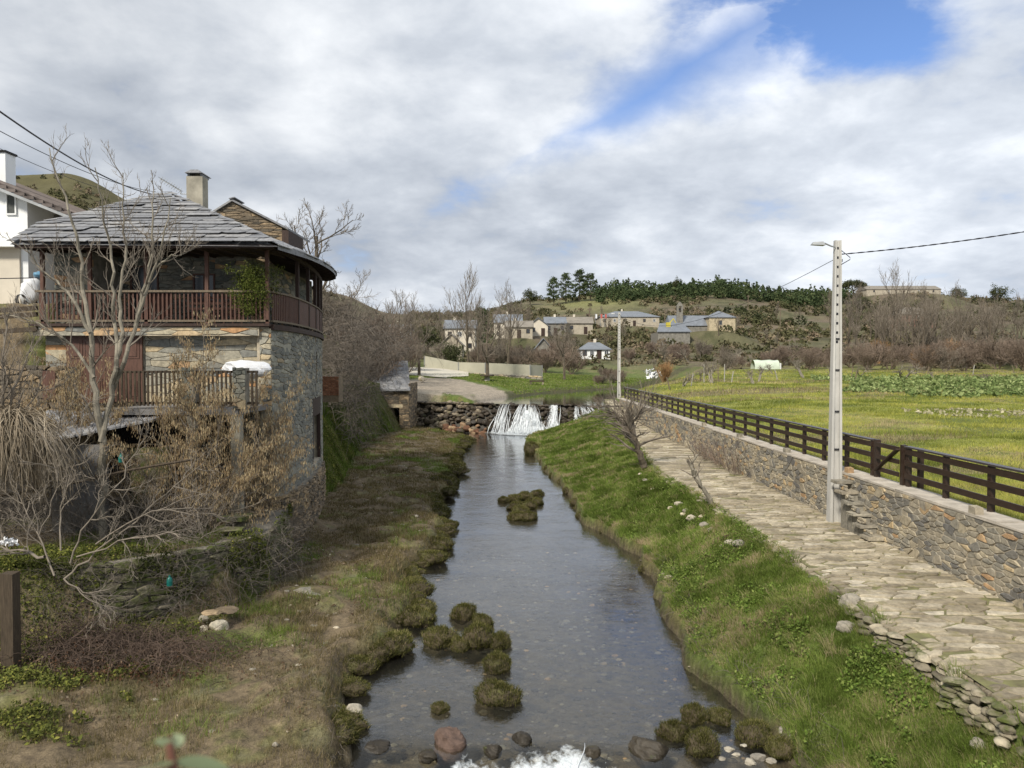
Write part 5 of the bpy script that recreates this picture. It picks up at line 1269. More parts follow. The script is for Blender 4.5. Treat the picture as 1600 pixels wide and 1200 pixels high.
    b = MB(); x = -10.6
    rg = np.random.default_rng(2)
    while x < -6.75:
        if min(abs(x+8.55), abs(x+7.2)) > .2: b.box((x, 19.58, ZT+.08), (x+.05, 19.62, ZT+1.0), None, .006)
        x += .115
    b.build('terrace_balusters', M['oldwood'], t)
    b = MB()
    for z in (.12, .95): b.box((-10.65, 19.63, ZT+z), (-6.75, 19.67, ZT+z+.06), (.5,)*3)
    b.build('terrace_rails', M['oldwood'], t)
make_house()

# ================================================================== OTHER WALLS AND BUILDINGS ON THE LEFT
def left_structures():
    # mossy terrace wall in front of the shed
    t = thing('terrace_wall', (-9, 16.4, .5), 'low terrace wall overgrown with moss and ivy below the balcony house', 'stone wall')
    fT, LT = curve_map([(-15, 14.9), (-11.0, 14.95), (-9.6, 15.35), (-8.2, 15.7), (-7.1, 16.9), (-6.15, 18.2), (-6.2, 19.6), (-6.55, 21.6)])
    b = MB(); ribbon(b, fT, 0, LT, -.1, 2.02, -.9, 0, 30); b.build('wall_core', M['ground' if 0 else 'darkmortar'], t)
    stone_wall(t, 'wall_face', [(0, LT, .1, 2.08)], .38, .11, .025, lambda u, v, h: (*fT(u, h-.02), v), M['drystone'], .07, 500, jit=.55, hv=1.3)
    # stone stair slabs on its right part
    s = thing('wall_stair', (-6.6, 18, .5), 'narrow ladder of dark slab steps built into the mossy terrace wall', 'steps')
    for k in range(7):
        p = P(372, 892-k*14, 18.4); b = MB(); b.box((p[0]-.33, p[1]-.55, p[2]), (p[0]+.30, p[1]+.2, p[2]+.07), (rngG.random(), .5, .5), .02); b.build('step', M['drystone'], s)
    # retaining wall on the far left, above the shed roof
    t2 = thing('upper_retaining_wall', (-13, 20.4, 2), 'rough stone retaining wall with pale blocks at the left edge above the thatch-like dry vines', 'stone wall')
    stone_wall(t2, 'wall_face', [(-20, -12.3, 2.0, 6.25), (-12.3, -10.75, 2.0, 4.95)], .36, .15, .03, front_map(20.4), M['gablestone'], .06, 520, jit=.5)
    b = MB(); b.box((-20, 20.42, 1.6), (-12.31, 21.0, 6.2), (.5,)*3); b.box((-12.3, 20.42, 1.6), (-10.76, 21.0, 4.92), (.5,)*3); b.build('wall_core', M['darkmortar'], t2)
    b = MB(); b.box((-12.9, 20.3, 5.3), (-12.55, 20.39, 6.1), (.5,)*3); b.build('brown_panel', M['wood'], t2)
    # slate shed
    t3 = thing('slate_shed', (-10.5, 18.8, 2), 'grey rendered shed with a low slate roof under the balcony house', 'shed')
    xl_, xr_ = P(80, 700, 18.6)[0], P(163, 700, 18.6)[0]
    b = MB(); b.box((xl_, 18.6, 1.9), (xr_, 18.8, 4.25), (.5,)*3); b.build('shed_wall', M['shedcon'], t3)
    b = MB(); b.box((xr_+.35, 19.2, 1.9), (P(262, 700, 19.2)[0], 19.35, 4.1), (.5,)*3); b.build('shed_rear_wall', M['drystone'], t3)
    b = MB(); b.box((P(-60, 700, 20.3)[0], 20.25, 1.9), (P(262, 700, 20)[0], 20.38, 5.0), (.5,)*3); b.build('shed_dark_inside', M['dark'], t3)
    q = [P(76, 689, 18.1), P(238, 657, 19.0), P(262, 648, 20.3), P(70, 641, 20.35)]; q = [np.array(p) for p in q]
    mb = MB()
    def rf(u, v, h):
        a = q[0]+(q[1]-q[0])*u[:, None]; c = q[3]+(q[2]-q[3])*u[:, None]; p = a+(c-a)*v[:, None]; return p[:, 0], p[:, 1], p[:, 2]+h
    stones(mb, cells(0, 1, 0, 1, .055, .085, .1, .003, 530), rf, .035, .5, .1, 531, base=-.03); b = MB(); b.add(np.array(q)-(0, 0, .03), [(0, 1, 2, 3)], (.2,)*3); 
    mb.add(np.array(q)-(0, 0, .03), [(0, 1, 2, 3)], (.2, .5, .5)); mb.build('shed_roof', M['slate'], t3)
    for px, d in ((300, 18.9), (386, 20.2)):
        pass
    # rail across the shed front
    b = MB(); b.tube([P(0, 775, 16.5), P(90, 760, 16.8), P(200, 735, 17.2), P(300, 718, 17.6)], .035, 6); o = b.build('wooden_rail', M['oldwood'], loc=P(0, 775, 16.5)); tag(o, 'long weathered pole lying across in front of the shed', 'rail')
    # white plastic covered heap on the terrace
    V, F3, F4 = rock(np.random.default_rng(1), (.75, .35, .3), 5, 3, .2); p = P(385, 578, 21.2); m = MB(); m.add2(V+p, F3, F4); o = m.build('plastic_sheet', M['plastic'], loc=p); tag(o, 'white plastic sheet draped over a heap on the terrace behind the railing', 'sheet')
    # foreground square post at the left edge
    p0, p1 = P(18, 1075, 13.2), P(22, 895, 13.2); b = MB(); b.box((p0[0]-.11, 13.1, p0[2]-.3), (p0[0]+.11, 13.32, p1[2]), (.5,)*3, .01); o = b.build('wooden_post', M['oldwood'], loc=p0); tag(o, 'thick dark square timber post at the lower left edge', 'post')
    # small teal things
    for (px, py, d, lab) in ((265, 908, 15.2, 'teal plastic bottle hanging in the ivy of the terrace wall'), (189, 716, 17.6, 'teal plastic bottle hanging in the bare branches by the shed')):
        p = P(px, py, d); b = MB(); b.lathe(p-np.array((0, 0, .1)), [(.0, 0), (.055, .005), (.06, .1), (.05, .15), (.02, .19), (.018, .22), (0, .22)], 10); o = b.build('plastic_bottle', M['green_plastic'], loc=p); tag(o, lab, 'bottle')
    p = P(14, 846, 14.0); rg = np.random.default_rng(5); V, F, C = leafcards(p+rg.normal(0, .05, (60, 3))*(1.6, .8, .8), .06, rg); o = build('plastic_bag', V, F, M['plastic'], None, C, loc=p); tag(o, 'crumpled white and green plastic bag in the branches at the left edge', 'bag')
    # planks/kerb lying behind, far left above the wall, with white parked car
    for k, (py, d) in enumerate(((487, 23.0), (497, 22.4), (520, 21.8))):
        a, c = P(-30, py, d), P(58, py-6, d); b = MB(); b.beam(a, c, .12, .13); o = b.build('wooden_beam', M['oldwood'], loc=a); tag(o, ('topmost', 'middle', 'lowest')[k]+' of three old beams stacked at the left edge beside the balcony', 'beam')
    b = MB(); b.beam(P(-40, 436, 21.5), P(60, 434, 21.9), .025, .025); o = b.build('hand_rail', M['cable'], loc=P(-40, 436, 21.5)); tag(o, 'thin dark handrail at the left edge in front of the white house', 'rail')
    # white house
    w = thing('white_house', (-20, 28, 7), 'white rendered house with dark window and sloping tiled roof at the left edge', 'house')
    D = 28.0
    xR = P(43, 350, D)[0]; e0 = P(-200, 218, D); e1 = P(43, 310, D)
    V = np.array([(-28, D, 6), (xR, D, 6), (xR, D+7, 6), (-28, D+7, 6), (-28, D, 15.5), (xR, D, e1[2]), (xR, D+7, e1[2]), (-28, D+7, 15.5)]); 
    V[4, 2] = V[7, 2] = e1[2]+(xR+28)*.40
    b = MB(); b.hexa(V); b.build('wall', M['white'], w)
    zb = P(0, 378, D)[2]
    b = MB(); b.box((-28, D-.10, 6), (P(33, 400, D)[0], D-.003, zb-.25), (.5,)*3); b.build('lower_wall', M['cream'], w)
    b = MB(); b.box((-28, D-.5, zb-.25), (P(36, 400, D)[0], D-.0, zb), (.5,)*3); b.build('ledge', M['white'], w)
    x0, z1 = P(10, 303, D)[0], P(10, 303, D)[2]; x1, z0 = P(27, 336, D)[0], P(27, 336, D)[2]
    window(w, x0, x1, z0, z1, D-.03, .05, 'window', 'shutter', 0, 'white')
    # recessed porch part
    b = MB(); b.box((xR+.003, D+1.6, 6), (P(100, 380, D+2)[0], D+7, e1[2]-.3), (.5,)*3); b.build('porch_wall', M['greystone'], w)
    b = MB(); b.box((P(52, 380, D+1.5)[0], D+1.5, 9.5), (P(74, 380, D+1.5)[0], D+1.6, 12.0), (.5,)*3); b.build('porch_door', M['dark'], w)
    b = MB(); sl = .40; n = 26; xe = P(112, 350, D)[0]+.9
    def zr(x): return e1[2]+(xR-x)*sl+.08
    V = [(-28, D-.45, zr(-28)), (xe, D-.45, zr(xe)), (xe, D+7.5, zr(xe)), (-28, D+7.5, zr(-28))]; V = np.array(V+[(a, b_, c-.16) for a, b_, c in V]); b.hexa(V[[4, 5, 6, 7, 0, 1, 2, 3]])
    b.build('roof', M['white'], w)
    b = MB()
    for k in range(40):
        x = xe-k*.34
        if x < -27: break
        b.box((x-.34, D-.5, zr(x)-.02), (x+.05, D+7.6, zr(x)+.1), (rngG.random(), .5, .5), .01)
    for y in np.arange(D-.4, D+7.5, .25): b.tube([(-27.5, y, zr(-27.5)+.12), (xe, y, zr(xe)+.10)], .07, 5)
    b.build('roof_tiles', m_plain('old_dark_tiles', (.12, .10, .09), .8, .4, 3), w)
    b = MB(); b.beam((xe-.1, D-.5, zr(xe)-.1), (-28, D-.5, zr(-28)-.1), .06, .1); b.build('gutter', M['metal'], w)
    cx = P(-6, 240, D+1)[0]; cz = P(0, 238, D+1)[2]; b = MB(); b.box((cx-.25, D+1, 12), (P(8, 238, D+1)[0], D+1.6, cz), (.5,)*3); b.build('chimney', M['white'], w)
    b = MB(); b.box((cx-.3, D+.95, cz), (P(10, 238, D+1)[0], D+1.65, cz+.08), (.5,)*3); b.build('chimney_cap', M['dark'], w)
    # second lower roof behind
    b = MB(); p, q_ = P(45, 305, 33), P(135, 345, 33); V = np.array([p, q_, q_+(0, 5, 0), p+(0, 5, 0)]); V = np.vstack([V-(0, 0, .15), V]); b.hexa(V); b.box((p[0], 33.2, 7), (q_[0]-.4, 37, q_[2]-.2)); o = b.build('outbuilding', M['tilefar'], loc=(p[0], 33, 7)); tag(o, 'low brown-roofed outbuilding between the white house and the slate roof', 'outbuilding')
    # covered bundle on the road beside the balcony
    p = P(48, 482, 25.5); V, F3, F4 = rock(np.random.default_rng(4), (.42, .4, .55), 9, 3, .18); c = thing('covered_scooter', p, 'white covered scooter parked on the road left of the balcony', 'scooter'); b = MB(); b.add2(V+p+(0, 0, .62), F3, F4); b.build('cover', M['plastic'], c, True)
    for yy in (-.5, .5): b = MB(); b.tube([p+(-.05, yy, .22), p+(.05, yy, .22)], .22, 14); b.build('wheel', M['rubber'], c)
    V, F3, F4 = rock(np.random.default_rng(6), (.2, .2, .14), 4, 2, .2); b = MB(); b.add2(V+p+(.32, 0, 1.15), F3, F4); b.build('blue_helmet', M['blueplastic'], c, True)
    # stone house with gable behind
    g = thing('gable_house', (-12, 33, 7), 'brown slate-stone house whose gable rises behind the balcony roof', 'house')
    D = 33.0; a, p, e = P(322, 342, D), P(364, 316, D), P(441, 356, D)
    stone = MB(); pl = cells(a[0], e[0], 8.0, p[2], .5, .10, .45, .015, 560); out = []
    for q_ in pl:
        k1 = (p[2]-a[2])/(p[0]-a[0]); k2 = (e[2]-p[2])/(e[0]-p[0])
        q_ = clip_poly(q_, -k1, 1, a[2]-k1*a[0]); q_ = clip_poly(q_, -k2, 1, p[2]-k2*p[0]) if len(q_) > 2 else q_
        if len(q_) > 2: out.append(q_)
    stones(stone, out, front_map(D), .03, .8, .08, 561); stone.build('gable_wall', M['gablestone'], g)
    b = MB(); V = np.array([(a[0], D+.01, 7), (e[0], D+.01, 7), e+(0, .01, 0), p+(0, .01, 0), a+(0, .01, 0)]); V = np.vstack([V, V+(0, 3.2, 0)])
    b.add(V, [(0, 1, 2, 4), (1, 6, 7, 2), (0, 4, 9, 5)]); b.F[3].append(np.array([(2, 3, 4), (7, 9, 8)])); b.build('wall_core', M['darkmortar'], g)
    b = MB()
    for (u, v) in ((a+(-.25, 0, -.16), p), (p, e+(.3, 0, -.14))):
        V = np.array([u+(0, -.15, .03), v+(0, -.15, .03), v+(0, 3.4, .03), u+(0, 3.4, .03)]); V = np.vstack([V, V+(0, 0, .09)]); b.hexa(V)
    b.hexa(np.vstack([[p+(-.1, -.2, .1), p+(.16, -.2, .16), p+(.16, 1, .16), p+(-.1, 1, .1)], [p+(-.12, -.2, .14), p+(.14, -.2, .2), p+(.14, 1, .2), p+(-.12, 1, .14)]])); b.build('roof', M['slate'], g)
    b = MB(); r1 = P(452, 400, D-.0); b.box((e[0]+.02, D-.1, r1[2]-.9), (r1[0], D+2.2, e[2]-.12)); b.build('side_panel', M['wooddark'], g)
    # mill by the weir
    m = thing('mill', (-10.8, 64, 0), 'small stone mill with dark water opening at the left end of the weir', 'mill')
    x1 = P(639, 620, 64)[0]; x0 = P(570, 620, 64)[0]-1; zt = P(600, 608, 64)[2]
    stone_wall(m, 'front_wall', rects_minus(x0, x1, .3, zt, [(P(588, 650, 64)[0], P(624, 650, 64)[0], .2, P(600, 637, 64)[2])]), .45, .13, .02, front_map(64), M['gablestone'], .05, 570)
    stone_wall(m, 'side_wall', [(64, 69.4, .3, zt+.5)], .5, .16, .02, lambda u, v, h: (x1+h, u, v), M['gablestone'], .05, 575)
    b = MB(); op = (P(588, 650, 64)[0], P(624, 650, 64)[0], P(600, 637, 64)[2])
    for (c0, c1) in (((x0, 64.02, 0), (op[0], 69.4, zt)), ((op[1], 64.02, 0), (x1-.01, 69.4, zt)), ((op[0], 64.02, op[2]), (op[1], 69.4, zt))): b.box(c0, c1, (.3,)*3)
    b.build('wall_core', M['darkmortar'], m); b = MB(); b.box((op[0], 66.5, 0), (op[1], 66.6, op[2])); b.build('dark_opening', M['dark'], m)
    b = MB(); b.box((op[0]-.3, 63.93, op[2]), (op[1]+.3, 64.02, op[2]+.3)); b.build('lintel', M['wallstone'], m)
    q0, q1, q2, q3 = P(560, 609, 63.6), P(641, 608, 63.6), P(637, 564, 69.5), P(575, 566, 69.5)
    mb = MB(); Q = [np.array(k_) for k_ in (q0, q1, q2, q3)]
    def rf2(u, v, h):
        a_ = Q[0]+(Q[1]-Q[0])*u[:, None]; c_ = Q[3]+(Q[2]-Q[3])*u[:, None]; p_ = a_+(c_-a_)*v[:, None]; return p_[:, 0], p_[:, 1], p_[:, 2]+h
    stones(mb, cells(0, 1, 0, 1, .10, .06, .2, .004, 580), rf2, .07, .8, .1, 581, base=-.05); mb.hexa(np.vstack([np.array(Q)-(0, 0, .15), np.array(Q)-(0, 0, .03)])); mb.build('roof', M['slate'], m)
    # brick pier / tank on the slope right of the house
    b = MB(); p = P(500, 618, 33); q_ = P(529, 588, 33); o_ = thing('brick_bin', ((p[0]+q_[0])/2, 33, p[2]), 'rusty orange brick box on the mossy slope right of the rounded wall', 'box')
    stone_wall(o_, 'brick_face', [(p[0], q_[0], p[2], q_[2])], .16, .10, .008, front_map(33), m_stone('rust_brick', [(0, (.17, .075, .045)), (1, (.30, .15, .09))]), .02, 590, jit=.1); b.box((p[0], 33.0, p[2]-.3), (q_[0], 33.8, q_[2]-.01)); b.build('bin_body', M['gablestone'], o_)
left_structures()

# ================================================================== VILLAGE
def far_house(h, idx):
    (p0, p1, yr, ye, yb, D, dep, wm, rm, kind, nw, lab) = h
    a = P(p0, yb, D); c = P(p1, yb, D); x0, x1, z0 = a[0], c[0], a[2]; ze = P(p0, ye, D)[2]; zr = P(p0, yr, D+dep/2)[2]
    t = thing('village_house' if 'barn' not in lab else 'barn', ((x0+x1)/2, D, z0), lab, 'barn' if 'barn' in lab else 'house')
    b = MB(); y1 = D+dep; ov = .35
    if kind == 'gy':   # gable to the camera
        xm = (x0+x1)/2; V = [(x0, D, z0-2.5), (x1, D, z0-2.5), (x1, D, ze), (xm, D, zr), (x0, D, ze), (x0, y1, z0-2.5), (x1, y1, z0-2.5), (x1, y1, ze), (xm, y1, zr), (x0, y1, ze)]
        b.add(V, [(0, 1, 2, 4), (1, 6, 7, 2), (0, 4, 9, 5), (5, 6, 7, 9)]); b.F[3].append(np.array([(2, 3, 4), (7, 9, 8)])); b.build('wall', M[wm], t)
        r = MB()
        for (u, v) in (((x0-ov, ze-.15), (xm, zr+.1)), ((xm, zr+.1), (x1+ov, ze-.15))):
            V = np.array([(u[0], D-ov, u[1]), (v[0], D-ov, v[1]), (v[0], y1+ov, v[1]), (u[0], y1+ov, u[1])]); r.hexa(np.vstack([V, V+(0, 0, .18)]))
        rf = r.build('roof', M[rm], t)
    else:
        if kind == 'gx': V = [(x0, D, z0-2.5), (x1, D, z0-2.5), (x1, y1, z0-2.5), (x0, y1, z0-2.5), (x0, D, ze), (x1, D, ze), (x1, y1, ze), (x0, y1, ze), (x0, D+dep/2, zr), (x1, D+dep/2, zr)]; b.add(V, [(0, 1, 5, 4), (1, 2, 6, 5), (2, 3, 7, 6), (3, 0, 4, 7)]); b.F[3].append(np.array([(5, 6, 9), (4, 8, 7)]))
        else: b.box((x0, D, z0-2.5), (x1, y1, ze))
        b.build('wall', M[wm], t); r = MB(); i = 0 if kind == 'gx' else min((x1-x0)*.3, dep*.5)
        A_ = [(x0-ov, D-ov, ze-.1), (x1+ov, D-ov, ze-.1), (x1+ov, y1+ov, ze-.1), (x0-ov, y1+ov, ze-.1)]; Rg = [(x0-ov*(i == 0)+i, D+dep/2, zr+.15), (x1+ov*(i == 0)-i, D+dep/2, zr+.15)]
        V = A_+Rg+[(q[0], q[1], q[2]+.16) for q in A_]
        r.add(V, [(6, 7, 5, 4), (8, 9, 4, 5), (0, 1, 7, 6), (1, 2, 8, 7), (2, 3, 9, 8), (3, 0, 6, 9), (3, 2, 1, 0)]); r.F[3].append(np.array([(7, 8, 5), (9, 6, 4)]))
        rf = r.build('roof', M[rm], t)
    W = x1-x0; hh = ze-z0; rows = 2 if hh > 4.2 else 1
    for rr in range(rows):
        for k in range(nw):
            xc = x0+W*(k+.5)/nw; ww = .9; zz = z0+(hh*(.62 if rows == 1 else (.25+.5*rr)))
            if rr == 0 and k == nw//2: # a door
                d = MB(); d.box((xc-.5, D-.08, z0), (xc+.5, D-.01, z0+2.1)); d.build('door', M['wooddark'], t); 
                if rows == 1: continue
                else: continue
            if W/nw < 1.3: ww = .6
            window(t, xc-ww/2, xc+ww/2, zz-.55, zz+.55, D-.05, .08, 'window', 'glass', 1, 'white' if k % 2 else 'wooddark')
    if kind != 'gy' and W < 30 and idx % 3 != 1:
        cx = x0+W*(.3+.4*((idx*37) % 10)/10); b = MB(); b.box((cx-.3, D+dep*.5, zr-.8), (cx+.3, D+dep*.5+.6, zr+.9)); b.build('chimney', M['cream'], rf)
    return t
for i, h in enumerate(HOUSES): far_house(h, i)
def church():
    t = thing('church', (45, 215, 12), 'stone village church with slate roofs, bell gable and square apse', 'church')
    def block(p0, p1, yr, ye, yb, D, dep, wm, kind):
        a = P(p0, yb, D); c = P(p1, yb, D); x0, x1, z0 = a[0], c[0], a[2]-2; ze = P(p0, ye, D)[2]; b = MB(); b.box((x0, D, z0), (x1, D+dep, ze)); b.build('wall', M[wm], t)
        r = MB(); zr = P(p0, yr, D+dep/2)[2]; ov = .35
        if kind == 'lean': V = [(x0-ov, D-ov, ze), (x1+ov, D-ov, ze), (x1+ov, D+dep, P(p0, yr, D+dep)[2]), (x0+2.5, D+dep, P(p0, yr, D+dep)[2])]; V += [(q[0], q[1], q[2]+.2) for q in V]; r.hexa(np.array(V))
        else:
            i = dep*.45 if kind == 'hip' else 0
            V = [(x0-ov, D-ov, ze), (x1+ov, D-ov, ze), (x1+ov, D+dep+ov, ze), (x0-ov, D+dep+ov, ze), (x0+i, D+dep/2, zr), (x1-i, D+dep/2, zr)]; r.add(V, [(0, 1, 5, 4), (2, 3, 4, 5), (3, 2, 1, 0)]); r.F[3].append(np.array([(1, 2, 5), (3, 0, 4)]))
        r.build('roof', M['slatefar'], t); return x0, x1, ze
    block(1048, 1112, 493, 509, 532, 214, 9, 'greystone', 'gx'); block(1108, 1149, 486, 496, 516, 212, 8, 'yellowstone', 'hip')
    x0, x1, ze = block(1028, 1078, 506, 519, 541, 203, 10.5, 'greystone', 'lean')
    a = P(1057, 500, 216); z0 = a[2]-3; b = MB(); w = 1.5; zt = P(1060, 474, 216)[2]; b.box((a[0], 215, z0), (a[0]+w*1.1, 216.2, zt-2.6)); b.box((a[0], 215, zt-2.6), (a[0]+.45, 216.2, zt-.9)); b.box((a[0]+1.2, 215, zt-2.6), (a[0]+1.65, 216.2, zt-.9)); 
    V = np.array([(a[0]-.1, 215, zt-.9), (a[0]+1.75, 215, zt-.9), (a[0]+1.75, 216.2, zt-.9), (a[0]-.1, 216.2, zt-.9), (a[0]+.7, 215, zt+.4), (a[0]+.95, 215, zt+.4), (a[0]+.95, 216.2, zt+.4), (a[0]+.7, 216.2, zt+.4)]); b.hexa(V); bg_ = b.build('bell_gable', M['greystone'], t)
    b = MB(); b.lathe((a[0]+.82, 215.6, zt-2.1), [(.0, .7), (.2, .65), (.25, .3), (.35, 0), (0, 0)], 10); b.build('bell', M['cable'], bg_)
    p = P(1126, 503, 211.9); window(t, p[0]-.5, p[0]+.5, p[2]-.9, p[2]+.5, 211.95, .1, 'window', 'glass', 0, 'beige')
    p = P(1044, 505, 209); b = MB(); b.beam(p-(0, 0, 3), p+(0, 0, .2), 1.2, 1.0); b.beam(p+(.3, 0, 0), p+(1.5, 0, 1.3), .25, .25); b.beam(p+(1.5, 0, 1.3), p+(2.1, 0, .1), .2, .2); o = b.build('yellow_machine', M['yellowpaint'], loc=p); tag(o, 'small yellow machine standing beside the church roof', 'machine')
    for px, c in ((938, 'flagred'), (945, 'flagred'), (930, 'plastic')):
        p = P(px, 510, 262); q = P(px, 490, 262); t2 = thing('flagpole', p, {938: 'flagpole with a red flag at the corner of the long hillside building', 945: 'flagpole with a red flag nearer the windows of the long hillside building', 930: 'flagpole with a pale flag at the far left of the long hillside building'}[px], 'flagpole')
        b = MB(); b.tube([p, q], .09, 5); b.build('pole', M['metal'], t2); b = MB(); b.box((q[0], 262, q[2]-1.7), (q[0]+.7, 262.05, q[2]-.2)); b.build('flag', M[c], t2)
church()
def lawn_things():
    # woven screen fence beyond the pond, its stone footing, stone table and bench
    pts = [((663, 556), (663, 572), 118), ((716, 566), (716, 585), 113), ((758, 567), (758, 588), 110), ((828, 570), (828, 591), 108), ((847, 571), (847, 592), 110)]
    t = thing('screen_fence', P(758, 588, 110), 'long pale woven screen fence around the garden beyond the pond', 'fence')
    for k in range(4):
        (a, b_, d), (a2, b2, d2) = pts[k], pts[k+1]; q = [P(*b_, d), P(*b2, d2), P(*a2, d2), P(*a, d)]; m = MB(); V = np.array(q[:2]+[q[1]+(0, .08, 0), q[0]+(0, .08, 0)]+[q[3], q[2], q[2]+(0, .08, 0), q[3]+(0, .08, 0)]); V[:4, 2] -= .1; m.hexa(V); m.build('screen_panel', M['screen'], t)
    for k in range(5):
        a, b_, d = pts[k]; m = MB(); m.beam(P(*b_, d)-(0, .1, .3), P(*a, d)+(0, -.1, .05), .09, .09); m.build('screen_post', M['metal'], t)
    a, b_ = P(741, 560, 110), P(741, 586, 111.2)
    w = thing('garden_wall', P(760, 592, 108), 'low rough stone footing wall under the woven screen fence', 'stone wall')
    A_, B_ = P(735, 592, 110), P(848, 598, 107)
    def f(u, v, h): 
        p = A_+(B_-A_)*u[:, None]; return p[:, 0], p[:, 1]-h, p[:, 2]+v
    stone_wall(w, 'footing_stones', [(0, 1, -.1, .95)], .05, .25, .003, f, M['wallstone'], .15, 600); m = MB(); V = np.array([A_-(0, 0, .3), B_-(0, 0, .3), B_+(0, .5, -.3), A_+(0, .5, -.3)]); m.hexa(np.vstack([V, V+(0, 0, 1.2)])); m.build('footing_core', M['darkmortar'], w)
    p = P(761, 597, 99); t = thing('stone_table', p, 'round stone table on a pale drum foot on the lawn beyond the pond', 'table'); m = MB(); m.lathe(p-(0, 0, .2), [(.0, 0), (.42, 0), (.36, 1.0), (0, 1.0)], 14); m.build('table_foot', M['concrete'], t); m = MB(); m.lathe(p+(0, 0, .8), [(0, 0), (.95, .0), (.95, .16), (0, .17)], 18); m.build('table_top', M['oldwood'], t)
    p = P(840, 600, 98); t = thing('stone_bench', p, 'dark low bench at the right end of the screen fence', 'bench'); m = MB(); m.box((p[0]-1.1, p[1]-.3, p[2]+.3), (p[0]+.9, p[1]+.3, p[2]+.5)); m.build('seat', M['oldwood'], t)
    for s_ in (-.9, .7): m = MB(); m.box((p[0]+s_-.12, p[1]-.25, p[2]-.3), (p[0]+s_+.12, p[1]+.25, p[2]+.3)); m.build('leg', M['drystone'], t)
    # concrete apron in front of the screens
    PX, DD = np.meshgrid(np.linspace(596, 732, 16), np.linspace(97, 119, 12)); PX = PX-(DD < 103)*(103-DD)*(PX > 690)*6; X = (PX-800)/1155*DD; Z = H(X.ravel(), DD.ravel()); n, m_ = X.shape; ii = np.arange(n-1)[:, None]*m_; jj = np.arange(m_-1)[None]
    o = build('pavement', np.stack([X.ravel(), DD.ravel(), Z+.12], 1), np.stack([ii+jj, ii+jj+1, ii+m_+jj+1, ii+m_+jj], -1).reshape(-1, 4), m_plain('pale_concrete_apron', (.46, .43, .36), .9, .15, .5)); tag(o, kind='structure')
    # grassy wedge below it
    p = P(659, 592, 88); V, F3, F4 = rock(np.random.default_rng(3), (.45, .4, .4), 3, 3, .15); m = MB(); m.add2(V+p, F3, F4, (1, .5, .5)); o = m.build('boulder', M['flag'], loc=p); tag(o, 'single pale boulder on the grass slope by the concrete apron', 'boulder')
    # greenhouse tunnel
    p = P(1198, 577, 132); t = thing('greenhouse', p, 'low rounded greenhouse tunnel of pale film behind the meadow', 'greenhouse'); m = MB(); n = 12; V = []
    for k, y in enumerate(np.linspace(-2.2, 2.2, 7)):
        s_ = 1+.04*math.sin(k*2.1)
        for a in np.linspace(0, math.pi, n): V.append((p[0]+y*1.0+(-.3), p[1]+1.25*math.cos(a)*-1*s_, p[2]-.2+1.85*math.sin(a)**.8*s_))
    F = [(k*n+i, k*n+i+1, (k+1)*n+i+1, (k+1)*n+i) for k in range(6) for i in range(n-1)]; m.add(V, F); m.build('film', M['greenhouse'], t, True)
    m = MB(); m.box((p[0]+1.95, p[1]-1.2, p[2]-.2), (p[0]+2.15, p[1]+1.2, p[2]+1.1)); m.build('end_panel', M['plastic'], t)
    for (px, py, d, k) in ((1100, 594, 90, 0), (1122, 594, 92, 1), (1132, 594, 92, 2), (1047, 601, 80, 3), (1080, 600, 84, 4), (1336, 592, 92, 5), (1215, 590, 95, 6), (1449, 583, 105, 7), (1520, 583, 110, 8), (1585, 582, 112, 9), (1143, 593, 90, 10), (1330, 590, 100, 11)):
        z = Hs(*P(px, py, d)[:2]); p = P(px, py, d); p[2] = z; hh = 2.2 if k < 3 else 1.4; m = MB(); l = (-.35 if k % 3 == 0 else .2)*(k > 2)
        m.tube([p-(0, 0, .1), p+(l*.5, 0, hh*.5), p+(l*1.1, 0, hh)], .065, 5); o = m.build('stake', M['greywood'] if k % 2 else M['concrete'], loc=p)
        tag(o, ['tall pale stake at the left end of the far meadow edge', 'tall stake right of the tallest one at the far meadow edge', 'short stake beside the tall stakes at the far meadow edge', 'pale stake left of the orange willow near the fence end', 'leaning stake right of the orange willow', 'stake leaning left just right of the near lamp pole', 'stake below the greenhouse tunnel', 'grey stake under the orange-brown willows on the right', 'stake near the stump at the far right of the meadow', 'rightmost stake at the far meadow edge', 'small leaning stake between the tall stakes and the vines', 'pale stake behind the leaning one near the lamp pole'][k], 'stake')
    # far utility poles on the slope
    for (px, py, h_, d, lab) in ((1039, 503, 9, 230, 'wooden utility pole left of the church bell gable'), (1219, 503, 8, 270, 'wooden utility pole on the slope right of the church'), (1169, 470, 8, 330, 'small utility pole high on the slope below the pine wood'), (921, 505, 9, 250, 'utility pole left of the long hillside building'), (1492, 500, 7, 300, 'utility pole on the slope at the far right'), (1555, 497, 7, 300, 'utility pole nearest the right edge on the slope')):
        p = P(px, py, d); p[2] = Hs(p[0], p[1]); m = MB(); m.tube([p-(0, 0, .5), p+(0, 0, h_)], .16, 5); m.box(p+(-.7, -.1, h_-.6), p+(.7, .1, h_-.4)); o = m.build('utility_pole', M['greywood'], loc=p); tag(o, lab, 'utility pole')
    # heap of debris and gate leaf by the pond
    m = MB(); p = P(1020, 588, 105); rg = np.random.default_rng(2); V, F, C = leafcards(p+rg.normal(0, .45, (50, 3))*(1, .6, .7)+(0, 0, .3), .5, rg); o = build('plastic_tarp', V, F, M['plastic'], None, C, loc=p); tag(o, 'crumpled white tarp heap beside the orange willow behind the pond', 'tarp')
lawn_things()

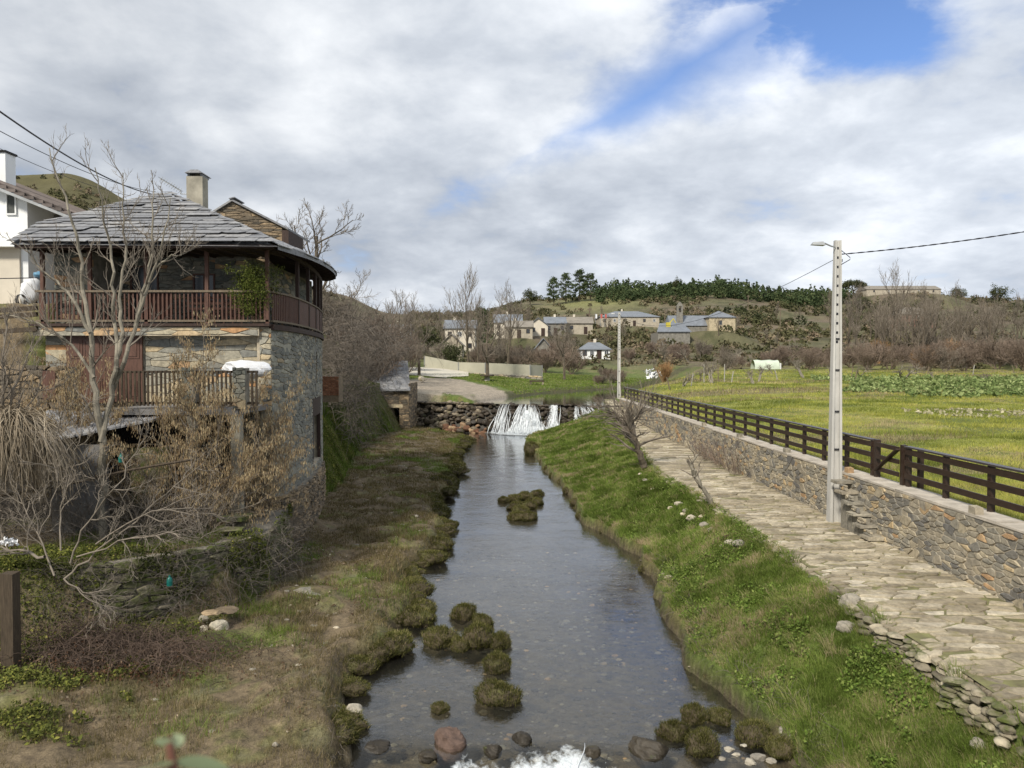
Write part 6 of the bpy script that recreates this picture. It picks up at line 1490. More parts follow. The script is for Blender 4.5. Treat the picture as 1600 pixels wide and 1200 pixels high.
# ================================================================== VEGETATION
def nrm(v): return v/(np.linalg.norm(v)+1e-9)
def grow(out, p, d, L, r, lev, cfg, rg):
    """one branch as a polyline, then its children"""
    n = cfg['seg'][lev]; pts = [p]; d = nrm(d); dirs = [d]
    for i in range(n):
        d = nrm(d+rg.normal(0, cfg['wob'][lev], 3)+np.array((0, 0, cfg['up'][lev]))); p = p+d*L/n; pts.append(p); dirs.append(d)
    rad = r*np.linspace(1, cfg['tap'][lev], n+1); out.append((np.array(pts), rad, lev))
    if lev+1 < len(cfg['seg']):
        k = cfg['n'][lev]; az = rg.uniform(0, 6.28)
        for c in range(k):
            t = cfg['t0'][lev]+(1-cfg['t0'][lev])*(c+rg.random())/k; f = t*n; i = min(int(f), n-1); q = pts[i]+(pts[i+1]-pts[i])*(f-i); dd = dirs[i+1]
            az += 2.4+rg.normal(0, .4); a = cfg['ang'][lev]*rg.uniform(.7, 1.25); u = nrm(np.cross(dd, (0.3, .2, .9) if abs(dd[2]) < .9 else (1, 0, 0))); v = np.cross(dd, u)
            cd = dd*math.cos(a)+(u*math.cos(az)+v*math.sin(az))*math.sin(a)
            grow(out, q, cd, L*cfg['len'][lev]*rg.uniform(.6, 1.15)*(1.15-.55*t), max(cfg['rmin'], (r*(1+(cfg['tap'][lev]-1)*t))*cfg['rr'][lev]), lev+1, cfg, rg)
def cfg(seg, n, ang, ln, up, wob=None, tap=None, t0=None, rr=None, rmin=.004):
    k = len(seg); return dict(seg=seg, n=n, ang=ang, len=ln, up=up, wob=wob or [.12]*k, tap=tap or [.45]*(k-1)+[.25], t0=t0 or [.3]*k, rr=rr or [.55]*k, rmin=rmin)
def tubes_split(out, split, kbig=7, ksm=3):
    a, b = MB(), MB()
    for pts, rad, lev in out: (a if lev <= split else b).tube(pts, rad, kbig if lev <= split else (4 if lev == split+1 else ksm), (.5, .5, .5))
    return a, b
# ---- variants of bare trees, copied around; each has a trunk and a crown of twigs
BARE = {}
def bare_variant(key, seed, c, H_, r, mt, mc, stems=1, spread=.25, split=1):
    rg = np.random.default_rng(seed); out = []; base = np.array((0, 0, -100.-seed))
    for s in range(stems):
        a = rg.uniform(0, 6.28); sp = spread*(stems > 1)*rg.uniform(.5, 1.4)
        grow(out, base+np.array((math.cos(a), math.sin(a), 0))*.12*(stems > 1), np.array((math.cos(a)*sp, math.sin(a)*sp, 1.)), H_*rg.uniform(.8, 1.05), r, 0, c, rg)
    t = thing('bare_tree', base, None, None); A_, B_ = tubes_split(out, split if len(c['seg']) > 2 else 0, 6, 3)
    A_.build('trunk', mt, t); B_.build('crown', mc, t); BARE[key] = [t, False]; return t
def place(key, x, y, z=None, s=1.0, rz=None, label='', cat='tree', group=None, name=None):
    t, used = BARE[key]; z = Hs(x, y) if z is None else z; rz = random.uniform(0, 6.28) if rz is None else rz
    sc = (s*random.uniform(.9, 1.1), s*random.uniform(.9, 1.1), s)
    if not used: BARE[key][1] = True; t.location = (x, y, z-.05); t.rotation_euler = (0, 0, rz); t.scale = sc; o = tag(t, label, cat, group)
    else: o = copy_thing(t, (x, y, z-.05), rz, sc, label, group); o['category'] = cat; o['label'] = label
    if name: o.name = name
    if group is None and 'group' in o.keys(): del o['group']
    return o
def veg_variants():
    c4 = cfg([7, 6, 5, 4, 3], [7, 6, 6, 5], [.75, .7, .65, .6], [.62, .62, .58, .6], [.06, .10, .10, .10, .06], [.06, .12, .15, .16, .16], [.35, .4, .4, .4, .3], [.22, .25, .2, .2, .2], [.55, .55, .6, .7, .7], .012)
    for k in range(3): bare_variant('big%d' % k, 10+k, c4, 6.6, .22, M['barkdark'], M['twig'])
    c3 = cfg([6, 6, 5, 4], [8, 8, 8], [.5, .5, .5], [.7, .6, .5], [.08, .16, .16, .12], [.06, .1, .12, .14], [.3, .35, .35, .3], [.15, .15, .15, .15], [.5, .5, .6, .7], .016)
    for k in range(3): bare_variant('tall%d' % k, 20+k, c3, 7.5, .16, M['barkdark'], M['twig'])
    cb = cfg([5, 5, 4, 3], [7, 7, 5], [.55, .55, .55], [.75, .65, .6], [.05, .08, .08, .05], [.12, .14, .16, .18], [.4]*4, [.1]*4, [.6, .6, .7, .7], .012)
    bare_variant('bush0', 30, cb, 1.9, .04, M['twigred'], M['twigred'], 9, .7); bare_variant('bush1', 31, cb, 1.9, .04, M['twig'], M['twig'], 9, .8); bare_variant('willow', 32, cfg([5, 5, 4], [9, 9], [.35, .4], [.8, .7], [.10, .12, .06], [.08, .1, .12], [.4]*3, [.05]*3, [.6, .7, .7], .016), 2.4, .05, M['twigorange'], M['twigorange'], 11, .5)
    cp = cfg([6, 5, 4, 3], [5, 5, 4], [.8, .8, .7], [.7, .65, .6], [.02, .08, .1, .1], [.2, .2, .22, .2], [.5]*4, [.45, .2, .2, .2], [.6, .6, .6, .7], .012)
    for k in range(2): bare_variant('orch%d' % k, 40+k, cp, 2.0, .12, M['bark'], M['twigpale'], 2, .35)
veg_variants()
# ---- evergreen trees: trunk and a crown of leaf clumps
def ever_variant(key, seed, kind, mat):
    rg = np.random.default_rng(seed); base = np.array((0, 0, -100.-seed)); t = thing('evergreen_tree', base, None, None); m = MB(); Pn = []
    if kind == 'pine':
        m.tube([base, base+(0.05, 0, 4), base+(0, .1, 8.6)], [.2, .13, .04], 6)
        for k in range(85):
            z = rg.uniform(1.6, 8.8); R_ = max(9.6-z, .1)**.62*.80*rg.uniform(.3, 1.1); a = rg.uniform(0, 6.28); c = base+np.array((math.cos(a)*R_, math.sin(a)*R_, z+rg.normal(0, .1))); Pn.append(c+rg.normal(0, .30, (34, 3))*(1, 1, .6)); 
            if k % 5 == 0: m.tube([base+(0, 0, z-.3), c], [.05, .02], 3)
    elif kind == 'umbrella':
        m.tube([base, base+(.2, 0, 2.5), base+(.1, .1, 4.6)], [.3, .24, .15], 7)
        for k in range(90):
            a = rg.uniform(0, 6.28); rr = 3.6*math.sqrt(rg.random()); z = 5.4+1.7*math.sqrt(max(0, 1-(rr/3.8)**2))*rg.uniform(.3, 1.05); c = base+np.array((math.cos(a)*rr, math.sin(a)*rr, z)); Pn.append(c+rg.normal(0, .38, (36, 3))*(1, 1, .6))
            if k % 8 == 0: m.tube([base+(.1, .1, 4.2), base+np.array((math.cos(a)*rr*.6, math.sin(a)*rr*.6, 5.2)), c], [.1, .06, .03], 4)
    else:
        m.tube([base, base+(.1, 0, 2), base+(0, .1, 3.6)], [.25, .2, .1], 6); cl = rg.normal(0, 1, (70, 3)); cl /= np.linalg.norm(cl, axis=1)[:, None]
        for c in cl:
            c = base+c*np.array((2.5, 2.5, 2.1))*rg.uniform(.45, 1.05)*(1+.25*math.sin(c[0]*5+seed))+(0, 0, 3.3); Pn.append(c+rg.normal(0, .36, (40, 3)))
    m.build('trunk', M['barkdark'], t); Pn = np.vstack(Pn); V, F, C = leafcards(Pn, .22, rg, long=1.7 if kind != 'oak' else 1.2); build('crown', V, F, mat, t, C); BARE[key] = [t, False]
for k in range(2): ever_variant('pine%d' % k, 60+k, 'pine', M['pine'])
ever_variant('umb0', 64, 'umbrella', M['oak']); ever_variant('oak0', 66, 'oak', M['oak']); ever_variant('oak1', 67, 'oak', M['oak'])
def at(px, D): return (px-800)/1155*D, D
def far_trees():
    rg = np.random.default_rng(77); random.seed(5)
    # --- singled out trees
    L = [
     ('big0', 762, 103, 1.25, 'tall bare tree standing right behind the round stone table on the lawn', 0),
     ('big1', 882, 112, 1.05, 'bare spreading tree right of the woven screen fence by the pond', 0),
     ('big2', 492, 60, 1.5, 'large bare tree rising just right of the balcony roof', 0),
     ('big0', 540, 72, 1.15, 'bare tree with outstretched crooked limbs second from the balcony roof', 0),
     ('big1', 622, 88, 1.25, 'bare tree between the balcony house and the village, beside the mill', 0),
     ('big2', 655, 98, 1.1, 'dark bare tree at the left end of the woven screen fence', 0),
     ('oak0', 706, 124, .75, 'small green evergreen bush behind the left end of the woven screen fence', 0),
     ('oak1', 668, 150, 1.0, 'dark evergreen tree left of the tall cream house', 0),
     ('pine0', 752, 190, 1.25, 'dark green conifer behind the tall cream house', 0),
     ('umb0', 1331, 395, 1.9, 'umbrella-shaped pine standing alone on the skyline right of the lamp pole', 0),
     ('oak0', 1349, 392, .9, 'smaller round evergreen just right of the umbrella pine on the skyline', 0),
     ('oak1', 1495, 430, 1.6, 'round evergreen on the skyline right of the long farm building', 0),
     ('oak0', 1557, 420, 2.0, 'broad round evergreen on the skyline, second from the right edge', 0),
     ('oak1', 1604, 415, 1.0, 'evergreen cut by the right edge of the picture on the skyline', 0),
     ('oak0', 1057, 440, 1.55, 'big round evergreen standing out above the pine wood on the ridge', 0),
     ('oak1', 828, 400, 1.6, 'round dark evergreen at the left end of the ridge above the village', 0),
     ('pine1', 865, 400, 1.7, 'dense dark pine left of the ridge group above the village', 0),
     ('pine0', 884, 405, 1.85, 'second pine of the ridge group above the village', 0),
     ('pine1', 905, 410, 2.0, 'tallest dark pine of the ridge group above the village', 0),
     ('pine0', 922, 410, 1.7, 'rightmost pine of the ridge group above the village', 0),
     ('willow', 1037, 96, .85, 'round orange willow bush behind the end of the timber fence', 0),
     ('willow', 1440, 128, 1.25, 'orange-tipped willow at the right side of the meadow', 0),
     ('willow', 1488, 138, 1.6, 'large orange-brown willow right of the orange-tipped one', 0),
     ('willow', 1372, 150, 1.5, 'low orange willow among the bare trees right of the lamp pole', 0),
     ('bush0', 1355, 128, 2.0, 'round brown bare bush just right of the near lamp pole at the meadow edge', 0),
     ('tall0', 1325, 175, 1.9, 'tall pale bare poplar right of the near lamp pole', 0),
     ('tall1', 1395, 190, 2.2, 'widest tall bare tree right of the near lamp pole', 0),
     ('tall2', 1450, 200, 1.9, 'tall bare tree in front of the dull red brick house', 0),
     ('big0', 30, 62, 1.35, 'bare tree behind the white house chimney', 0),
     ('big1', 62, 75, 1.15, 'bare tree on the hill between the white house and the slate roof', 0),
     ('orch0', 1113, 88, 1.1, 'gnarled fruit tree among the pale stakes at the meadow edge', 0),
     ('orch1', 1068, 84, 1.0, 'gnarled low vine tree right of the orange willow bush', 0),
     ('orch0', 1257, 100, 1.2, 'small pale bare fruit tree right of the greenhouse tunnel', 0),
     ('orch1', 1410, 96, 1.25, 'low bare tree at the meadow edge left of the stump', 0),
     ('orch0', 1185, 93, .9, 'dark crooked fruit tree below the greenhouse tunnel', 0),
    ]
    for key, px, D, s, lab, _ in L:
        x, y = at(px, D); nm = {'w': 'willow_bush', 'o': 'evergreen_tree' if key.startswith('oak') else 'fruit_tree', 'p': 'pine_tree', 'u': 'pine_tree'}.get(key[0], 'bare_tree')
        if key == 'bush0': nm = 'bare_bush'
        place(key, x, y, None, s, None, lab, 'bush' if 'bush' in lab or key == 'willow' else 'tree', None, nm)
    def locph(px, f):
        marks = [(20, 'behind the white chimney'), (90, 'above the white house roof'), (250, 'above the slate roof'), (420, 'behind the brown gable'), (530, 'beside the balcony roof'), (600, 'above the mill'), (650, 'at the screen fence end'), (700, 'below the tall cream house'), (760, 'right of the stone table'), (810, 'below the village row'), (860, 'by the stone barn'), (905, 'by the white cottage'), (985, 'under the flag building'), (1060, 'below the church'), (1130, 'right of the apse'), (1195, 'at the greenhouse'), (1260, 'left of the near pole'), (1330, 'right of the near pole'), (1400, 'left of the red house'), (1460, 'right of the red house'), (1520, 'above the cabbages'), (1590, 'near the right edge'), (1650, 'at the right edge')]
        m = min(marks, key=lambda a: abs(a[0]-px))[1]; return ', '+m+(', front row' if f < .33 else ', middle row' if f < .66 else ', back row')
    def band(n, px0, px1, D0, D1, keys, s0, s1, lab, grp, cat='tree', nm='bare_tree', avoid=None):
        k = 0; tries = 0
        while k < n and tries < n*12:
            tries += 1; px = rg.uniform(px0, px1); D = rg.uniform(D0, D1); x, y = at(px, D)
            if avoid and any(a <= px <= b and c <= D <= d for a, b, c, d in avoid): continue
            if tab(y, PA)-1.5 < x < tab(y, PB)+1.5 and y < 165: continue
            if any(abs(x-hx) < hr*.55 and abs(y-hy) < hr*.5 for hx, hy, _, hr in PADS): continue
            place(keys[rg.integers(len(keys))], x, y, None, rg.uniform(s0, s1), None, lab+locph(px, (D-D0)/(D1-D0)), cat, grp, nm); k += 1
    lawn = [(640, 905, 70, 119)]
    band(20, 500, 680, 75, 130, ['big0', 'big1', 'big2', 'tall0'], .7, 1.15, 'bare grey-brown tree', 'bare trees between the balcony house and the village', avoid=lawn)
    band(14, 500, 700, 62, 118, ['bush0', 'bush1'], 1.2, 2.2, 'bare brown shrub', 'bare shrubs between the balcony house and the village', 'bush', 'bare_bush', avoid=lawn+[(635, 905, 60, 125)])
    band(26, 690, 905, 122, 150, ['bush0', 'bush1', 'bush0', 'tall1'], 1.0, 1.75, 'reddish bare shrub', 'bare shrubs in front of the village', 'bush', 'bare_bush')
    band(16, 690, 930, 150, 186, ['tall0', 'big0', 'big1', 'bush0'], .6, 1.1, 'bare tree between the village houses', 'bare trees among the village houses')
    band(26, 600, 830, 215, 300, ['tall0', 'tall1', 'tall2', 'big0'], .8, 1.25, 'pale bare tree behind the village', 'bare trees behind the village')
    band(26, 900, 1310, 165, 330, ['tall0', 'big1', 'big2', 'bush0'], .5, .9, 'small bare slope tree', 'small bare trees on the church slope')
    band(34, 950, 1320, 125, 175, ['bush0', 'bush1', 'orch0', 'bush0'], .9, 1.7, 'bare bush in the hedge line', 'bare bushes behind the meadow', 'bush', 'bare_bush', avoid=[(1160, 1235, 100, 140)])
    band(60, 1290, 1660, 140, 260, ['tall0', 'tall1', 'tall2', 'big0', 'big2'], 1.0, 1.75, 'bare tree in the right wood', 'bare trees in the wood behind the meadow')
    band(26, 1320, 1660, 118, 160, ['bush0', 'bush1', 'bush0'], 1.5, 2.4, 'brown bare bush at the wood foot', 'bare bushes at the foot of the right wood', 'bush', 'bare_bush')
    band(8, 930, 1010, 96, 120, ['bush0', 'bush1'], .5, .8, 'low brown shrub on the pond bank', 'low shrubs on the far pond bank', 'bush', 'bare_bush')
    band(12, 1060, 1560, 84, 112, ['orch0', 'orch1'], .5, 1.0, 'low pruned fruit tree', 'low fruit trees along the meadow edge', 'tree', 'fruit_tree')
    band(16, 200, 420, 90, 220, ['tall0', 'big1'], .8, 1.2, 'bare tree on the left hill', 'bare trees on the left hill')
    band(14, -60, 130, 50, 120, ['big1', 'tall2', 'big0'], .6, 1.0, 'bare tree on the near left hill', 'bare trees behind the white house')
far_trees()
def masses():
    """wood on the ridge, scrub on the slopes: read as masses"""
    rg = np.random.default_rng(88)
    Pn = []; col = []
    for k in range(420):
        px = rg.uniform(930, 1325); D = rg.uniform(385, 470); x, y = at(px, D); z = Hs(x, y); h = rg.uniform(4, 9.5)*(.45+1.1*fbm(np.array([px*.03]), np.array([1.]), 8, 3)[0]); n = 70
        if rg.random() < .7: u = rg.normal(0, 1, (n, 3)); u /= np.linalg.norm(u, axis=1)[:, None]; q = u*(h*.38, h*.38, h*.34)+(x, y, z+h*.42)
        else: zz = rg.random(n)**1.3; a = rg.uniform(0, 6.28, n); rr = (1-zz)*h*.25*np.sqrt(rg.random(n))+.2; q = np.stack([x+np.cos(a)*rr, y+np.sin(a)*rr, z+h*.12+zz*h*.88], 1)
        Pn.append(q); col.append(np.full(n, rg.uniform(.1, .8))+rg.normal(0, .15, n))
    V, F, C = leafcards(np.vstack(Pn), .95, rg, col=np.clip(np.concatenate(col), 0, 1), long=1.3); o = build('pine_wood', V, F, M['pine'], None, C); tag(o, 'dark green pine wood along the ridge of the hill above the church', 'wood', kind='stuff')
    def scrub(name, n, px0, px1, D0, D1, h0, h1, mat, lab, per=55, size=.5, thr=.0, cw=None):
        Pn = []; col = []; k = 0; tr = 0
        while k < n and tr < n*6:
            tr += 1; px = rg.uniform(px0, px1); D = D0+(D1-D0)*rg.random()**.7; x, y = at(px, D)
            if fbm(np.array([x*.035]), np.array([y*.035]), 120, 3)[0] < thr: continue
            if tab(y, PA)-2 < x < tab(y, PB)+2 and y < 165: continue
            if any(abs(x-hx) < hr*.62 and -hr*.55 < y-hy < hr*.8 for hx, hy, _, hr in PADS): continue
            if 860 < px < 1010 and 300 < D < 400 and rg.random() < .8: continue
            z = Hs(x, y); h = rg.uniform(h0, h1); w = h*rg.uniform(.6, 1.1); u = rg.normal(0, 1, (per, 3)); u /= np.linalg.norm(u, axis=1)[:, None]; u[:, 2] = abs(u[:, 2])
            Pn.append(u*rg.uniform(.6, 1.05, (per, 1))*(w, w, h)+(x, y, z-.1)); c0 = rg.random(); col.append(np.clip(c0+rg.normal(0, .12, per), 0, 1)); k += 1
        V, F, C = leafcards(np.vstack(Pn), size, rg, col=np.concatenate(col), long=1.3); o = build(name, V, F, mat, None, C); tag(o, lab, 'scrub', kind='stuff')
    scrub('hill_scrub', 1500, 640, 1680, 190, 470, 1.0, 3.2, M['scrub'], 'olive and brown scrub covering the hill behind the village and church', 46, .75, .40)
    scrub('oak_scrub', 240, 960, 1680, 280, 440, 1.8, 4.5, M['oak'], 'dark round evergreen scrub scattered over the upper hill', 70, .8, .47)
    scrub('valley_scrub', 420, 640, 1680, 128, 200, .6, 2.0, M['scrub'], 'brown undergrowth at the foot of the hill behind the meadow', 46, .45, .35)
    scrub('left_hill_scrub', 900, -200, 520, 110, 345, .8, 2.6, M['scrub'], 'brown heath and scrub on the hill behind the houses on the left', 40, .7, .44)
masses()

# ------------------------------------------------------------------ grass
def edge_l(y): return tab(y, XL)+(fbm(y*0.75, 0*y+9, 6, 3)-0.5)*1.0
def edge_r(y): return tab(y, XR)+(fbm(y*0.8, 0*y+3, 5, 3)-0.5)*0.55
def grass():
    rg = np.random.default_rng(99)
    # right bank
    n = 190000; y = 8.2*(64/8.2)**rg.random(n); t = rg.random(n)**.9; xr = edge_r(y); xp = tab(y, XP); x = xr+.02+(xp-xr-.08)*t; z = H(x, y)
    cl = fbm(x*1.3, y*1.3, 140, 4, .6); cc = np.clip(.46+(cl-.5)*2.2+rg.normal(0, .24, n)+.35*np.exp(-(x-xr)/.25)+.25*np.exp(-(xp-x)/.2), 0, 1)
    tuf = fbm(x*2.6, y*2.6, 141, 3); h = (.045+.10*np.clip((tuf-.42)*3, 0, 1)+.035*rg.random(n))*(1+y*.006); w = np.maximum(.007, y*.00085)
    hang = np.exp(-(x-xr)/.3); V, F, C = blades(x, y, z, h, w, .55, rg, cc, D=(-.35-.6*hang, -.1+0*x)); tag(build('bank_grass', V, F, M['grass'], None, C), 'long rough grass on the right bank between the river and the path', 'grass', kind='stuff')
    # tall clumps hanging over
    k = 620; yc = 8.5*(60/8.5)**rg.random(k); tc = np.where(rg.random(k) < .35, rg.uniform(.92, 1.01, k), rg.random(k)); xr = edge_r(yc); xp = tab(yc, XP); xc = xr+(xp-xr)*tc; m = 42
    X = np.repeat(xc, m)+rg.normal(0, .07, k*m); Y = np.repeat(yc, m)+rg.normal(0, .07, k*m); Z = np.repeat(H(xc, yc), m); h = .21*np.repeat(rg.uniform(.6, 1.3, k), m); D0 = np.stack([X-np.repeat(xc, m), Y-np.repeat(yc, m)], 1)*6
    V, F, C = blades(X, Y, Z, h, np.maximum(.008, Y*.0007), .3, rg, np.clip(np.repeat(rg.uniform(.2, .95, k), m)+rg.normal(0, .12, k*m), 0, 1), D=(D0[:, 0]-.3, D0[:, 1])); tag(build('grass_clumps', V, F, M['grass'], None, C), 'arching grass clumps on the right bank', 'grass', kind='stuff')
    # left flat
    n = 190000; y = 9.0*(68/9.0)**rg.random(n); xl = edge_l(y); xt = tab(y, XT); x = xt-1.0+(xl-xt+1.0)*rg.random(n); z = H(x, y); cl = fbm(x*.9, y*.9, 150, 4, .6)
    keep = (fbm(x*1.8, y*1.8, 152, 4)+.25*np.exp(-(xl-x)/.4)+.3*(x < xt) > .37+.1*rg.random(n)); x, y, z, cl = x[keep], y[keep], z[keep], cl[keep]; n = len(x); g = fbm(x*.5, y*.5, 101, 5)+.12*rg.random(n) > .67
    h = .05+.07*rg.random(n)+.06*(cl > .55); w = np.maximum(.007, y*.0008); V, F, C = blades(x[~g], y[~g], z[~g], h[~g], w[~g], .7, rg, two=False); tag(build('brown_turf', V, F, M['turf'], None, C), 'short brown winter turf on the left flat', 'grass', kind='stuff')
    V, F, C = blades(x[g], y[g], z[g], h[g]*1.2, w[g], .6, rg, np.clip(rg.random(g.sum())*.8, 0, 1), two=False); tag(build('green_turf', V, F, M['grass'], None, C), 'patches of short green grass on the left flat', 'grass', kind='stuff')
    # slopes and terraces on the left
    n = 90000; y = rg.uniform(13.5, 62, n); xt = tab(y, XT); x = xt-(rg.random(n)**1.3)*4.5; ok = ~((y > 21.4) & (y < 32) & (x < -7.3-(y-22)*.11)); x, y = x[ok], y[ok]; z = H(x, y); n = len(x); cc = np.clip(.3+(fbm(x*1.1, y*1.1, 160, 4)-.5)*2+rg.normal(0, .2, n), 0, 1)
    V, F, C = blades(x, y, z, .10+.16*rg.random(n)*(fbm(x*2, y*2, 161, 3)), np.maximum(.008, y*.0008), .6, rg, cc, D=(.4+0*x, -.2+0*x)); tag(build('slope_grass', V, F, M['grass'], None, C), 'rough green grass on the slope right of the balcony house', 'grass', kind='stuff')
    # meadow: short turf in patches, pale yellow weeds, dead brown band
    n = 230000; y = 13*(125/13)**rg.random(n); x = 10.5+rg.random(n)*(y*.78+4-10.5); ok = (x > 10.45) & ~((y > 66) & (x < tab(y, PB)+.7)); x, y = x[ok], y[ok]; n = len(x); z = H(x, y)
    p1 = fbm(x*.22, y*.22, 170, 4, .6); p2 = fbm(x*.06, y*.22, 131, 4); cc = np.clip(.40+(p1-.5)*2.4+rg.normal(0, .14, n), 0, 1); cc = np.where((p2 > .55) & (rg.random(n) < .6), .95, cc)
    V, F, C = blades(x, y, z, (.05+.14*np.clip((fbm(x*.7, y*.7, 172, 4)-.42)*3, 0, 1)+.02*rg.random(n))*(1+y*.004), np.maximum(.010, y*.0011), .6, rg, cc, two=False); tag(build('meadow_grass', V, F, M['fieldgrass'], None, C), 'yellow-green grass of the meadow behind the timber fence', 'grass', kind='stuff')
    # dead weeds
    n = 26000; y = rg.uniform(22, 110, n); x = 11+rg.random(n)*(y*.75-8); ok = (fbm(x*.06, y*.22, 131, 4) > .52) & (fbm(x*.5, y*.5, 174, 3) > .47) & ~((y > 66) & (x < tab(y, PB)+1)); x, y = x[ok], y[ok]; z = H(x, y)
    V, F, C = blades(x, y, z, .22+.3*rg.random(len(x)), np.maximum(.012, y*.0007), .5, rg, two=False); tag(build('dead_weeds', V, F, M['deadweed'], None, C), 'band of dead brown weed stalks across the meadow', 'weeds', kind='stuff')
    # lawn beyond the pond
    n = 40000; y = rg.uniform(71, 122, n); x = tab(y, PA)-rg.random(n)*22; z = H(x, y); ok = ~((np.abs((x+6.5+(y-84)*0.16)/6.5)**2+((y-84)/13)**2) < 1) & ~((np.abs(x+8.2) < 1.5) & (np.abs(y-72.5) < 2.8)); x, y, z = x[ok], y[ok], z[ok]
    V, F, C = blades(x, y, z, .10+.1*rg.random(len(x)), y*.0011, .6, rg, np.clip(.45+rg.normal(0, .25, len(x)), 0, 1), two=False); tag(build('lawn_grass', V, F, M['grass'], None, C), 'mown grass on the lawn beyond the pond', 'grass', kind='stuff')
    # cabbages in rows on the right
    Pn = []; col = []
    for D in np.arange(60, 100, 2.1):
        for x in np.arange(22, 78, .75):
            px = 800+1155*x/D
            if px < 1330-(D < 70)*20+(D > 92)*-60 or px > 1680 or rg.random() < .12: continue
            if D < 66 and px < 1420: continue
            zz = Hs(x, D); m = 16; Pn.append(np.stack([x+rg.normal(0, .2, m), D+rg.normal(0, .2, m), zz+.12+abs(rg.normal(0, .2, m))], 1)); col.append(np.clip(rg.uniform(.2, .8)+rg.normal(0, .2, m), 0, 1))
    V, F, C = leafcards(np.vstack(Pn), .24, rg, col=np.concatenate(col), n_pref=(0, -.3, .8)); tag(build('cabbage_rows', V, F, M['cabbage'], None, C), 'rows of leafy pale green cabbages at the right of the meadow', 'crop', kind='stuff')
    q = np.stack([rg.uniform(24, 33, 420), rg.uniform(40, 46, 420)], 1); q = np.column_stack([q, H(q[:, 0], q[:, 1])+.1]); V, F, C = leafcards(q, .16, rg); tag(build('maize_litter', V, F, M['straw'].copy() if 0 else m_leaf('pale_dry_leaves', [(0, (.30, .27, .17)), (1, (.5, .46, .32))]), None, C), 'pale dry stalks and leaves lying on the meadow at the right', 'debris', kind='stuff')
grass()

